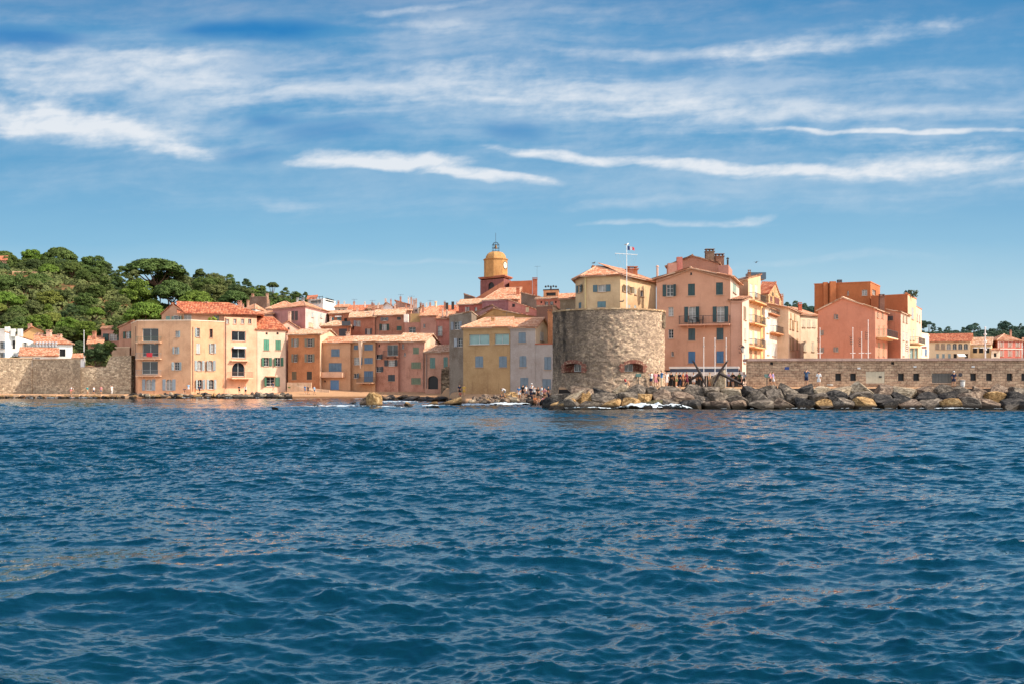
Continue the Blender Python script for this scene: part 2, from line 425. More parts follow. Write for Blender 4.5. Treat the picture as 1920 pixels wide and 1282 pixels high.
            gb = MB(); gb.poly([C(u0, za, dep-.005), C(u1, za, dep-.005), C(u1, zb, dep-.005), C(u0, zb, dep-.005)])
            gk = 'black' if st == 'd' else ('teal' if st == 'g' and col == '#teal' else rnd.choice(['dark', 'dark', 'curtain']))
            s.part(gb, 'pane', glass(gk), wo)
            if st in ('s', 'sl', 'sr'):
                for sg in ((-1, 1) if st == 's' else ((-1,) if st == 'sl' else (1,))):
                    ww = W/2; x = (u0-ww/2-.03) if sg < 0 else (u1+ww/2+.03); b = MB()
                    hh = Hh; th = rnd.choice([0, 0, 0, .25, .45, .7]); hx = (u0-.02) if sg < 0 else (u1+.02)
                    R2 = R @ Matrix.Rotation(-sg*th, 3, 'Z')        # leaf swung out from its hinge
                    def L_(k, dz, o): return C(hx+sg*(ww*k*math.cos(th))+sg*o*math.sin(th)*-1, zc+dz, -.05-ww*k*math.sin(th)-o*math.cos(th))
                    b.box(L_(.5, 0, 0), ww, .045, hh, 0, R2); b.box(L_(.5, hh*.24, .03), ww-.14, .02, hh*.4, 0, R2); b.box(L_(.5, -hh*.24, .03), ww-.14, .02, hh*.4, 0, R2)
                    s.part(b, 'shutter', louvre(col), wo)
        if not (len(w) > 7) and st != 'd':
            b = MB(); b.box(C(um, za-.05, -.05), W+.16, .14, .08, 0, R); s.part(b, 'sill', paint('#b99a80'), wo)
    def edge(s, i):
        cs, ez, z0 = s.last; A, B = cs[i], cs[(i+1) % len(cs)]; d = (B-A).normalized(); return A, B, d, Vector((d.y, -d.x))
    def balcony(s, i, px0, px1, py, proj=.9, rail=1.0, col='#3a3632', slab='#d9b090', solid=False, th=.16, posts=None):
        A, B, d, nn = s.edge(i); u0, _ = ray_u(px0, A, B); u1, Yc = ray_u(px1, A, B); z = ZP(py, Yc); R = Matrix.Rotation(math.atan2(d.y, d.x), 3, 'Z')
        C = lambda u, z, o: (A.x+d.x*u+nn.x*o, A.y+d.y*u+nn.y*o, z); W = u1-u0; um = (u0+u1)/2
        mb = MB(); mb.box(C(um, z-th/2, proj/2+.001), W, proj, th, 0, R)
        if solid:
            mb.box(C(um, z+rail/2, proj-.06), W, .12, rail, 0, R)
            for u in (u0+.06, u1-.06): mb.box(C(u, z+rail/2, (proj-.12)/2), .12, proj-.13, rail, 0, R)
        else:
            k = max(2, int(W/1.6))
            for q in range(k): u = u0+W*(q+.5)/k; mb.box(C(u, z-th-.11, proj*.3), .14, proj*.55, .22, 0, R)
        bo = s.part(mb, 'balcony', stucco(slab, .3))
        if not solid:
            rb = MB(); y = proj-.05
            rb.box(C(um, z+rail, y), W, .05, .045, 0, R); rb.box(C(um, z+.09, y), W, .03, .03, 0, R)
            for k in range(int(W/.17)+1): rb.box(C(u0+.02+k*(W-.04)/max(1, int(W/.17)), z+rail/2, y), .016, .016, rail, 0, R)
            for u in (u0+.02, u1-.02):
                rb.box(C(u, z+rail, y/2), .04, y, .04, 0, R)
                for k in range(1, int(proj/.17)): rb.box(C(u, z+rail/2, k*.17), .016, .016, rail, 0, R)
            s.part(rb, 'railing', paint(col, .5), bo)
    def pipe(s, i, px, py0, py1, r=.055, col='#8b6a58'):
        A, B, d, nn = s.edge(i); u, Yc = ray_u(px, A, B); p = A+d*u+nn*.1; mb = MB()
        mb.tube([(p.x, p.y, ZP(py0, Yc)), (p.x, p.y, ZP(py1, Yc))], r, 6); s.part(mb, 'downpipe', paint(col))
    def chimney(s, px, Y, py0, py1, wpx, col='#c58a66', style='cap', wall=None):
        """stack from row py1 (bottom) up to row py0, wpx wide"""
        w = wpx*Y/F; p = XY(px, Y); z1, z0 = ZP(py0, Y), ZP(py1, Y)-1.0; mb = MB(); mb.box((p.x, p.y, (z0+z1)/2), w, w*.8, z1-z0, 0)
        if style == 'cap':
            mb.box((p.x, p.y, z1+.05), w*1.25, w*1.05, .1, 0)
            for k in (-1, 1): mb.box((p.x+k*w*.32, p.y, z1+.2), w*.16, w*.6, .2, 0)
            mb.box((p.x, p.y, z1+.34), w*1.1, w*.95, .08, 0)
        elif style == 'pots':
            mb.box((p.x, p.y, z1+.04), w*1.15, w*.95, .09, 0)
            k = max(2, int(w/.35))
            for q in range(k): x = p.x-w*.4+w*.8*q/(k-1); mb.box((x, p.y, z1+.2), .1, w*.7, .22, 0)
            mb.box((p.x, p.y, z1+.35), w*1.1, w*.9, .07, 0)
        elif style == 'pipe':
            mb = MB(); mb.tube([(p.x, p.y, z0), (p.x, p.y, z1)], w/2, 8); mb.lathe([(w*.75, 0), (w*.75, .1), (.02, .22)], (p.x, p.y, z1+.06), 8)
        s.part(mb, 'chimney', wall or stucco(col, .8))
    def antenna(s, px, Y, py0, py1, arms=4):
        p = XY(px, Y); z1, z0 = ZP(py0, Y), ZP(py1, Y)-.3; mb = MB(); mb.tube([(p.x, p.y, z0), (p.x, p.y, z1)], .03, 4)
        mb.tube([(p.x-.6, p.y, z1-.15), (p.x+.8, p.y, z1-.1)], .02, 4)
        for k in range(arms): x = p.x-.4+k*.3; mb.tube([(x, p.y-.3, z1-.12), (x, p.y+.3, z1-.12)], .015, 4)
        s.part(mb, 'antenna', paint('#55565a', .4, .6))
    def box(s, name, c, sx, sy, sz, mat, rz=0, label=None):
        mb = MB(); mb.box(c, sx, sy, sz, 0, Matrix.Rotation(rz, 3, 'Z')); return s.part(mb, name, mat, label=label)
# ------------------------------------------------------------------ ground
def shore_y(px):
    return np.interp(px, [-900, 240, 540, 700, 828, 845, 872, 1028, 1046, 3200], [182, 182, 184, 186, 183, 152, 133, 127, 104.5, 103])
def hill_h(px):
    return np.interp(px, [-900, 0, 150, 210, 300, 380, 450, 500, 575, 640, 720, 860, 1000, 1100, 1500], [34, 34, 33, 28, 27.5, 27, 25, 24, 20, 16, 15, 17, 17, 9, 5])
def ground_z(X, Y):
    px = 960+X*F/np.maximum(Y, 1); s = Y-shore_y(px)
    left = px < 560
    z = np.where(s < 0, np.maximum(-3, s*.5), 0)
    beach = np.interp(s, [-5, 0, 3, 9, 16, 30], [-2.2, 0, .45, 1.0, 1.65, 1.9])
    prom = np.interp(s, [-4, 0, 1.2, 3, 30], [-2.0, -.1, .45, .68, .75])
    wl = sstep(px, 500, 580)
    a = prom*(1-wl)+beach*wl
    rock = np.interp(s, [-4, 0, 2, 8, 12], [-2.0, -.3, .5, 1.1, 1.25])
    bw = np.interp(s, [-3, 0, 3.2, 4, 10], [-2.4, -.9, 1.5, 2.12, 2.14])
    w2 = sstep(px, 838, 848); w3 = sstep(px, 1032, 1046)
    z = (a*(1-w2)+rock*w2)*(1-w3)+bw*w3
    z = z+np.where(px < 244, sstep(Y, 200, 206)*5.0, 0)
    hh = hill_h(px); z = z+sstep(Y, 208, 330)*(hh-3)*(1-sstep(px, 1000, 1080))
    z = z+(fbm(X*.08, Y*.08, 4)-.5)*3.0*sstep(Y, 235, 300)
    z = z+sstep(Y, 430, 760)*(22+16*(fbm(X*.004, Y*.0045, 3)-.5))*sstep(px, 1000, 1400)
    return z
def fan(px, ys):
    PX, YY = np.meshgrid(px, ys); return (PX-960)*YY/F, YY
def grid_quads(r, c):
    i = np.arange(r*c).reshape(r, c); return np.stack([i[:-1, :-1], i[:-1, 1:], i[1:, 1:], i[1:, :-1]], -1).reshape(-1, 4)

def build_ground():
    px = np.concatenate([np.arange(-900, 820, 20), np.arange(820, 1060, 4), np.arange(1060, 2900, 20)]).astype(float)
    ys = np.concatenate([np.arange(98, 215, .7), np.arange(215, 400, 3), np.arange(400, 900, 12), [950, 1100, 1400, 2500]])
    X, Y = fan(px, ys); Z = ground_z(X, Y)
    t = NT('ground_sand_and_soil'); p = t.pos(); q = t.node('ShaderNodeSeparateXYZ', Vector=p)
    n = t.noise(p, .12, 6, .65); n2 = t.noise(p, 2.5, 5, .7)
    sand = t.mix(n2, lin('#c9a27c'), lin('#a67f5e'))
    soil = t.mix(t.m('MULTIPLY', t.m('SUBTRACT', n, .42, clamp=True), 6, clamp=True), lin('#8d6646'), lin('#3f4626'))
    wet = t.m('SUBTRACT', 1.0, t.m('MULTIPLY', t.m('SUBTRACT', q.outputs[2], t.m('MULTIPLY', n2, .25)), 3.0, clamp=True), clamp=True)
    sand = t.mix(wet, sand, lin('#6a4c36'))
    far = t.m('MULTIPLY', t.m('SUBTRACT', q.outputs[1], 226), .08, clamp=True)
    c = t.mix(far, sand, soil)
    # rubble core under the boulders
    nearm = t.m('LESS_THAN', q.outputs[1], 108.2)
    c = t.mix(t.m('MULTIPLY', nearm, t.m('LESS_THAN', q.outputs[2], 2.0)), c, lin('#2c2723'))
    m = t.out(c, .95, t.bump(t.m('ADD', n2, t.noise(p, 12, 4, .7)), .6, .08), spec=.1)
    o = bpy.data.objects.new('ground', np_mesh('ground', np.stack([X, Y, Z], -1).reshape(-1, 3), grid_quads(*X.shape), m)); link(o)
    tag(o, kind='structure')

# ------------------------------------------------------------------ sea
def spectrum(L, N, lmin, lmax, wind, seed, rms, power=3.6, spread=2.0):
    rg = np.random.default_rng(seed); k1 = 2*np.pi*np.fft.fftfreq(N, L/N); kx, ky = np.meshgrid(k1, k1); k = np.hypot(kx, ky); k[0, 0] = 1
    c = (kx*math.cos(wind)+ky*math.sin(wind))/k
    S = k**(-power)*(np.abs(c)**spread*.9+.1); lam = 2*np.pi/k
    S *= (lam > lmin)*sstep(lam, lmin, lmin*1.5)*np.exp(-(lam/lmax)**4); S[0, 0] = 0
    A = np.sqrt(S)*(rg.normal(size=k.shape)+1j*rg.normal(size=k.shape))
    h = np.fft.ifft2(A).real; s = rms/h.std(); A *= s; h *= s
    dx = np.fft.ifft2(1j*A*kx/k).real; dy = np.fft.ifft2(1j*A*ky/k).real
    return h, dx, dy
def sample(f, L, X, Y):
    N = f.shape[0]; x = X/L*N; y = Y/L*N; xi = np.floor(x).astype(int); yi = np.floor(y).astype(int); fx = x-xi; fy = y-yi
    xi %= N; yi %= N; x2 = (xi+1) % N; y2 = (yi+1) % N
    return (f[yi, xi]*(1-fx)+f[yi, x2]*fx)*(1-fy)+(f[y2, xi]*(1-fx)+f[y2, x2]*fx)*fy
def build_sea():
    th = np.concatenate([np.linspace(-1500, -60, 60)[:-1], np.linspace(-60, 1980, 940), np.linspace(1980, 3420, 60)[1:]])
    y1 = 1/np.linspace(1/5.0, 1/14.0, 300); y2 = np.concatenate([np.arange(14.05, 46, .052), np.arange(46, 110, .1), np.arange(110, 196, .22), [205, 230]])
    ys = np.concatenate([[-60, -20, 1, 3], y1, y2])
    X, Y = fan(th, np.maximum(ys, 3)); 
    Y = np.repeat(ys[:, None], len(th), 1)
    X[:4] = (th-960)[None, :]*np.array([.12, .06, .02, .003])[:, None]
    bands = [(131.0, 512, 2.6, 16, -1.75, 11, .075, 3.9, 2.4), (37.0, 800, .4, 2.3, -1.68, 12, .030, 3.2, 2.6), (11.3, 1024, .07, .6, -1.5, 23, .0085, 3.1, 2.4)]
    Z = np.zeros_like(X); DX = np.zeros_like(X); DY = np.zeros_like(X)
    for i, b in enumerate(bands):
        h, dx, dy = spectrum(*b); ch = (1.0, 1.0, .9)[i]
        w = 1.0 if i == 0 else 1-.28*sstep(Y, 35, 110)
        patch = 1.0 if i == 0 else np.clip(-.05+2.1*fbm(X*.05+3*i, Y*.045, 3), .3, 1.7)
        Z += sample(h, b[0], X, Y)*w*patch; DX += sample(dx, b[0], X, Y)*ch*w; DY += sample(dy, b[0], X, Y)*ch*w
    px = 960+X*F/np.maximum(Y, 1); near = 1-.6*sstep(Y, shore_y(px)-14, shore_y(px)); far = 1-.35*sstep(Y, 110, 180)
    Z *= near*far
    V = np.stack([X+DX*1.05, Y+DY*1.05, Z], -1).reshape(-1, 3)
    t = NT('sea_water'); p = t.pos()
    n = t.noise(t.mapping(p, (1, .55, 1)), .05, 4, .6)
    c = t.mix(n, lin('#04242f'), lin('#063340'))
    b1 = t.noise(t.mapping(p, (1, 1.6, 1)), 5.5, 4, .6)
    b2 = t.noise(t.mapping(p, (1, 1.5, 1), rot=(0, 0, .3)), 1.7, 3, .6)
    nor = t.bump(t.m('ADD', t.m('MULTIPLY', b1, 1.5), t.m('MULTIPLY', b2, 2.0)), .14, .04)
    m = t.out(c,   .03, nor, spec=.5, IOR=2.1)
    o = bpy.data.objects.new('sea_water', np_mesh('sea_water', V, grid_quads(*X.shape), m)); link(o); tag(o, kind='structure')

def foam_mat():
    t = NT('sea_foam'); p = t.pos()
    return t.out(t.mix(t.noise(p, 6, 4), lin('#dfe6e8'), lin('#9fb2bb')), .6, t.bump(t.noise(p, 12, 4), .7, .05))
def build_foam():
    """white water: ragged height-field patches lying on the sea"""
    fm = foam_mat(); V = []; Q = []; b = 0
    # (px0, px1, Y row centre, half width m, height m, density)
    strips = [(1150, 1300, 101.6, 1.3, .38, .6), (1050, 1150, 102.0, .5, .12, .55), (1300, 1930, 100.9,   .4, .06, .28), (1740, 1830, 101.0, .5, .08, .4),
              (560, 780, 100000, 1.3, .12, .50), (520, 600, 0, .7, .07, .5), (780, 850, 0, 1.2, .12, .55), (850, 935, 0, 1.1, .16, .62), (905, 1000, 0, .8, .2, .7), (940, 1010, 1, .5, .08, .5),
              (700, 790, 2, .6, .1, .6), (500, 580, 3, .5, .06, .45), (655, 735, 4, .6, .1, .55), (0, 240, 5, .35, .06, .4), (240, 540, 6, .35, .06, .36)]
    yc = {100000: 106.0+0, 0: 0}
    rows = {0: None}
    for k, (a, c, Yc, hw, hh, den) in enumerate(strips):
        if Yc == 100000: Y0, Y1 = 112.0, 106.0
        elif Yc == 0: Y0, Y1 = {5: (108, 112), 6: (112, 116), 7: (118, 117), 8: (121, 122)}.get(k, (120, 120))
        elif Yc in (1, 2, 3, 4, 5, 6): Y0 = Y1 = {1: 112, 2: 140, 3: 160, 4: 168, 5: 180.8, 6: 182.2}[Yc]
        else: Y0 = Y1 = Yc
        X0 = (a-960)*Y0/F; X1 = (c-960)*Y1/F; n = int((X1-X0)/.13); mrows = int(2*hw/.13)+2
        xs = np.linspace(X0, X1, n); us = np.linspace(-1, 1, mrows); XX, U = np.meshgrid(xs, us)
        tt = (XX-X0)/(X1-X0); wob = (fbm(XX*.25+k*7, XX*0+k, 3)-.5)*hw*1.6
        YY = Y0+(Y1-Y0)*tt+wob+U*hw
        nn = fbm(XX*1.1+k*3, YY*1.3, 4); env = (1-U**2)*np.sin(np.pi*np.clip(tt, 0, 1))**.5
        ex = (.35+.9*fbm(XX*.9, YY*0+3, 3)) if hh > .4 else 1
        Z = .05+hh*ex*np.clip(env*1.4*(.4+1.2*fbm(XX*2.3, YY*2.3+k, 3))-.1, 0, 2)+.05
        keep = (.6*nn+.5*fbm(XX*4.3, YY*4.3+k, 2)+.40*env) > (1.06-den*.72)
        q = grid_quads(*XX.shape); kf = keep.ravel()[q].sum(1) >= 3
        V.append(np.stack([XX, YY, Z], -1).reshape(-1, 3)); Q.append(q[kf]+b); b += XX.size
    o = bpy.data.objects.new('sea_foam', np_mesh('sea_foam', np.concatenate(V), np.concatenate(Q), fm)); link(o)
    tag(o, kind='stuff', label='white foam breaking along the rocks and the shore', cat='foam')

# ------------------------------------------------------------------ sky
_ga = np.random.default_rng(9).random((256, 256))*2*np.pi
def gnoise(x, y):
    xi = np.floor(x).astype(int); yi = np.floor(y).astype(int); fx = x-xi; fy = y-yi
    def g(i, j):
        a = _ga[(xi+i) % 256, (yi+j) % 256]; return np.cos(a)*(fx-i)+np.sin(a)*(fy-j)
    u = fx**3*(fx*(fx*6-15)+10); v = fy**3*(fy*(fy*6-15)+10)
    return (g(0, 0)*(1-u)+g(1, 0)*u)*(1-v)+(g(0, 1)*(1-u)+g(1, 1)*u)*v
def gf(x, y, o=5, r=.55):
    s = 0; a = 1.0; n = 0
    for i in range(o): s = s+a*gnoise(x*2**i+13.7*i, y*2**i+7.3*i); n += a; a *= r
    return s/n*1.6
def sky_colour(px, py):
    """colour of the sky in the direction that lies at photo coordinates px, py (azimuth / elevation)"""
    X0, Y0 = px, py
    wx = gf(px/420, py/190, 4)*70; wy = gf(px/330+5, py/170+9, 4)*26
    X = px+wx; Y = py+wy
    tilt = Y+.05*X
    fib = gf(X/300, tilt/30, 5, .55); fine = gf(px/60+.3*fib, (py+.1*px)/30+3, 5, .65); soft = gf(X/300+3, tilt/80+8, 5, .55)
    def blob(cx, cy, L, T, a=0, st=1, e=.8, up=1.0, f=.7):
        """a slopes upward to the right when positive; up > 1 gives a ragged, soft upper side"""
        c, s_ = math.cos(a), math.sin(a); dx = X-cx; dy = Y-cy
        u = (dx*c-dy*s_)/L; v = dx*s_+dy*c
        v = np.where(v < 0, v/(T*up), v/T)
        r = np.abs(u)**2.6+v**2-f*(.9*fib+.55*fine)
        q = np.clip((1-r)*e*.72, 0, 1); return st*q*q*(3-2*q)
    def U(l):
        a = 0
        for b in l: a = a+b-a*b
        return a
    veil = U([blob(500, 5, 1200, 62, 0, .85), blob(330, 140, 560, 70, -.05, .95), blob(1000, 150, 800, 95, -.02, .8), blob(800, 240, 800, 60, -.02, .6), blob(1650, 200, 600, 95, -.02, .75), blob(300, 190, 110, 95, 0, .8),
              blob(1500, 60, 600, 70, .05, .5), blob(900, 60, 260, 90, .1, .8), blob(1000, 330, 1300, 90, 0, .42)])
    h = U([blob(40, 78, 150, 36, 0, 1.05, .9, f=.4), blob(450, 62, 220, 32, .0, 1.1, .9, f=.4), blob(515, 226, 75, 20, 0, .9, f=.25), blob(625, 252, 130, 38, 0, .85, f=.25), blob(470, 288, 110, 26, 0, .6, f=.25), blob(980, 240, 110, 38, 0, .95, f=.25), blob(1310, 116, 120, 20, 0, .6, f=.25), blob(1280, 290, 320, 26, 0, .3, f=.25)])
    milk = U([blob(180, 120, 520, 100, 0, .45, f=.3), blob(330, 190, 150, 120, 0, .5, f=.3), blob(930, 60, 330, 90, .1, .4, f=.3), blob(1050, 190, 620, 70, -.04, .5, f=.3), blob(1650, 170, 500, 110, 0, .3, f=.3), blob(1500, 330, 700, 80, 0, .28, f=.3), blob(200, 270, 300, 50, -.1, .4, f=.3)])
    veil = np.clip(veil*1.3, 0, 1)*(1-sstep(h, 0, 1.1))
    T0 = blob; blob = lambda cx, cy, L, T, a=0, st=1, e=.8, up=1.0, f=.7: T0(cx, cy, L*1.05, T*1.3, a, st, e*.85, up, f)
    W = U([blob(130, 230, 245, 42, -.13, 1, 1.4, 1.0, .45), blob(260, 262, 130, 22, -.22, .9, 1.2), blob(20, 222, 180, 30, 0, .8, 1), blob(150, 130, 300, 36, .02, .95, .8), blob(330, 158, 160, 60, -.3, .55, .6), blob(620, 168, 440, 22, -.05, .78, .7), blob(1060, 172, 350, 32, -.08, .9, .8, 1.3), blob(1370, 205, 340, 26, -.02, .75, .7), blob(1750, 210, 260, 14, .02, .35),
           blob(720, 308, 165, 11, -.03, 1.1, 1.5, 1.6, .5), blob(930, 330, 160, 8, -.06, 1.0, 1.3), blob(640, 304, 90, 8, .04, .7), blob(1130, 296, 240, 10, -.09, .95, 1.2), blob(1420, 316, 260, 11, -.03, 1.0, 1.3), blob(1760, 300, 280, 24, .10, .95, 1.0, 1.2), blob(1880, 325, 240, 22, .03, .6, .7),
           blob(1700, 241, 330, 5, .01, .9, 1.3), blob(1430, 246, 190, 6, .02, .45), blob(1560, 78, 280, 20, .17, .85, .8, 1.4), blob(1300, 94, 260, 14, .03, .5), blob(1720, 168, 90, 10, .12, .35),
           blob(1270, 416, 200, 5, .01, .6, .9, 1.6), blob(1385, 411, 60, 6, .15, .8, 1.2, 1.6), blob(545, 378, 90, 12, -.1, .4, .7, 1.3), blob(1540, 486, 260, 9, .05, .4, .6), blob(840, 48, 110, 16, -.08, .55), blob(790, 14, 160, 6, .14, .6), blob(740, 494, 200, 5, 0, .25), blob(1180, 380, 220, 9, .03, .18), blob(1640, 370, 300, 8, .05, .14)])
    st = [(-2200, '#104a7c'), (-1100, '#1a5f96'), (-400, '#367eb2'), (0, '#4c8fc2'), (60, '#5196c8'), (230, '#5da0ce'), (300, '#68a6d0'), (380, '#7bb3d8'), (450, '#8bbfde'), (520, '#a9d0e4'), (600, '#bcdae8'), (720, '#c8e0ea'), (800, '#9fbccb')]
    ys = [q[0] for q in st]; cs = np.array([lin(q[1])[:3] for q in st])
    yy = Y0+14*soft
    base = np.stack([np.interp(yy, ys, cs[:, k]) for k in range(3)], -1)
    right = sstep(X0, 700, 1900)[..., None]*.10*sstep(Y0, 250, 500)[..., None]; base = base*(1-right)+np.array(lin('#c3d9e4')[:3])*right
    hh = (sstep(h, 0, 1.1)*.95)[..., None]; base = base*(1-hh)+np.array(lin('#0a7abf')[:3])*hh
    v = np.clip(veil*(.86+.30*fib+.10*fine+.15*soft), 0, .9)[..., None]
    vc = np.stack([np.interp(Y0, [-200, 0, 150, 400], [lin(c)[k] for c in ('#6a90ba', '#7fa3c9', '#9fbddb', '#b4cfe4')]) for k in range(3)], -1)
    col = base*(1-v)+vc*v
    m = np.clip(milk*(.9+.3*fib+.25*fine)*(1-.8*sstep(h, 0, 1)), 0, .7)[..., None]; col = col*(1-m)+np.array(lin('#cfdeec')[:3])*m
    w = np.clip(W*(.86+.40*fib+.38*fine), 0, .93)[..., None]
    return col*(1-w)+np.array(lin('#e9eef4')[:3])*w
EXPO = 1.05
SKYK = 2**-EXPO
def build_sky():
    az = np.concatenate([np.linspace(-1.45, -.52, 90)[:-1], np.linspace(-.52, .52, 1180), np.linspace(.52, 1.46, 80)[1:]])
    el = np.concatenate([np.linspace(-.06, -.001, 4), np.linspace(0, .375, 520), np.linspace(.38, 1.52, 130)])
    A, E = np.meshgrid(az, el); R = 3200.0
    V = np.stack([R*np.cos(E)*np.sin(A), R*np.cos(E)*np.cos(A), R*np.sin(E)], -1)
    ta = np.tan(np.clip(A, -1.2, 1.2)); px = 960+F*np.where(np.abs(A) < .6, ta, np.sign(A)*(math.tan(.6)+(np.abs(A)-.6)*1.4))
    py = HZ-F*np.tan(np.minimum(E, 1.2))*np.sqrt(1+np.minimum(ta, .7)**2)
    C = sky_colour(px, py)
    t = NT('sky_light'); c = t.node('ShaderNodeVertexColor', {'layer_name': 'sky'}).outputs[0]
    em = t.node('ShaderNodeEmission', Color=c, Strength=SKYK); o = t.n.new('ShaderNodeOutputMaterial'); t.t.links.new(em.outputs[0], o.inputs[0])
    t.mat.cycles.emission_sampling = 'NONE'
    me = np_mesh('sky', V.reshape(-1, 3), grid_quads(*A.shape), t.mat)
    ca = me.color_attributes.new('sky', 'FLOAT_COLOR', 'POINT'); C4 = np.concatenate([C.reshape(-1, 3), np.ones((C.size//3, 1))], 1).astype(np.float32)
    ca.data.foreach_set('color', C4.ravel())
    o = bpy.data.objects.new('sky', me); link(o); tag(o, kind='structure')

# ------------------------------------------------------------------ light
SUN_EL, SUN_A = math.radians(40), math.radians(11)
def build_light():
    w = bpy.data.worlds.new('World'); scene.world = w; w.use_nodes = True
    t = NT('w', world=w)
    sky = t.node('ShaderNodeTexSky', {'sky_type': 'NISHITA', 'sun_disc': False, 'sun_elevation': SUN_EL, 'sun_rotation': math.radians(90+11), 'air_density': 1.0, 'dust_density': 2.0, 'ozone_density': 1.0})
    # added bright tint low in the unseen sky, whitens and lifts the fill light
    g = t.node('ShaderNodeTexCoord').outputs['Generated']; n = t.noise(t.mapping(g, (1, 1, 3)), 2.0, 4, .6)
    bg = t.node('ShaderNodeBackground', Color=t.mix(t.m('MULTIPLY', t.m('MULTIPLY', n, 1.3), t.m('SUBTRACT', 1.0, t.m('MULTIPLY', t.node('ShaderNodeSeparateXYZ', Vector=g).outputs[2], 1.15), clamp=True), clamp=True), sky.outputs[0], (8.2, 7.8, 7.3, 1)), Strength=.15)
    o = t.n.new('ShaderNodeOutputWorld'); t.t.links.new(bg.outputs[0], o.inputs[0])
    w.cycles.sampling_method = 'MANUAL'; w.cycles.sample_map_resolution = 512
    L = bpy.data.lights.new('sun', 'SUN'); L.energy = 2.9; L.angle = math.radians(.5); L.color = (1, .885, .765)
    lo = bpy.data.objects.new('sun', L); link(lo)
    d = Vector((math.cos(SUN_A)*math.cos(SUN_EL), -math.sin(SUN_A)*math.cos(SUN_EL), math.sin(SUN_EL)))
    lo.rotation_euler = d.to_track_quat('Z', 'Y').to_euler(); lo.location = d*300

def build_camera():
    c = bpy.data.cameras.new('camera'); o = bpy.data.objects.new('camera', c); link(o)
    o.location = (0, 0, H); o.rotation_euler = (math.pi/2, 0, 0); c.lens = F*36/1920; c.sensor_width = 36; c.shift_y = 79/1920
    c.clip_start = .5; c.clip_end = 6000; scene.camera = o
    v = scene.view_settings; v.view_transform = 'Standard'; v.look = 'None'; v.exposure = EXPO; v.gamma = 1
# ------------------------------------------------------------------ the town
SB, SG, SD, SO, ST = '#a3b7b9', '#1f7a5b', '#3e4a50', '#8d7a5c', '#5f8f86'
BL = '#58849f'; BG = '#78909e'; DG = '#2c5f63'
def stone_row():
    return rubble('rubble_stone', '#6a5641', '#a68862', '#d0b389', '#4b3c2c')
MAT = {}
def mats():
    MAT['rubble'] = rubble('rubble_stone', '#94826c', '#bca68a', '#dfcaaa', '#6a5a48', 2.8, 1.5, .04)
    MAT['tower'] = rubble('tower_stone', '#927e6c', '#bfa48a', '#e6caa8', '#74644f', 5.2, 1.6, .035, (XY(1056, 110).x, 7.0, .2, 4.5))  # left half darkened: shade painted in along with the staining
    MAT['ashlar'] = ashlar('dressed_stone', '#a3826a', '#c6a688', '#86705c', .5, .26)
    MAT['brick'] = ashlar('old_brick', '#7a4a40', '#8c5a4a', '#6b5548', .3, .1)
    MAT['darkstone'] = rubble('dark_stone', '#4d4236', '#7a6a58', '#a08c72', '#3a3128', 2.2, 1.4, .04)

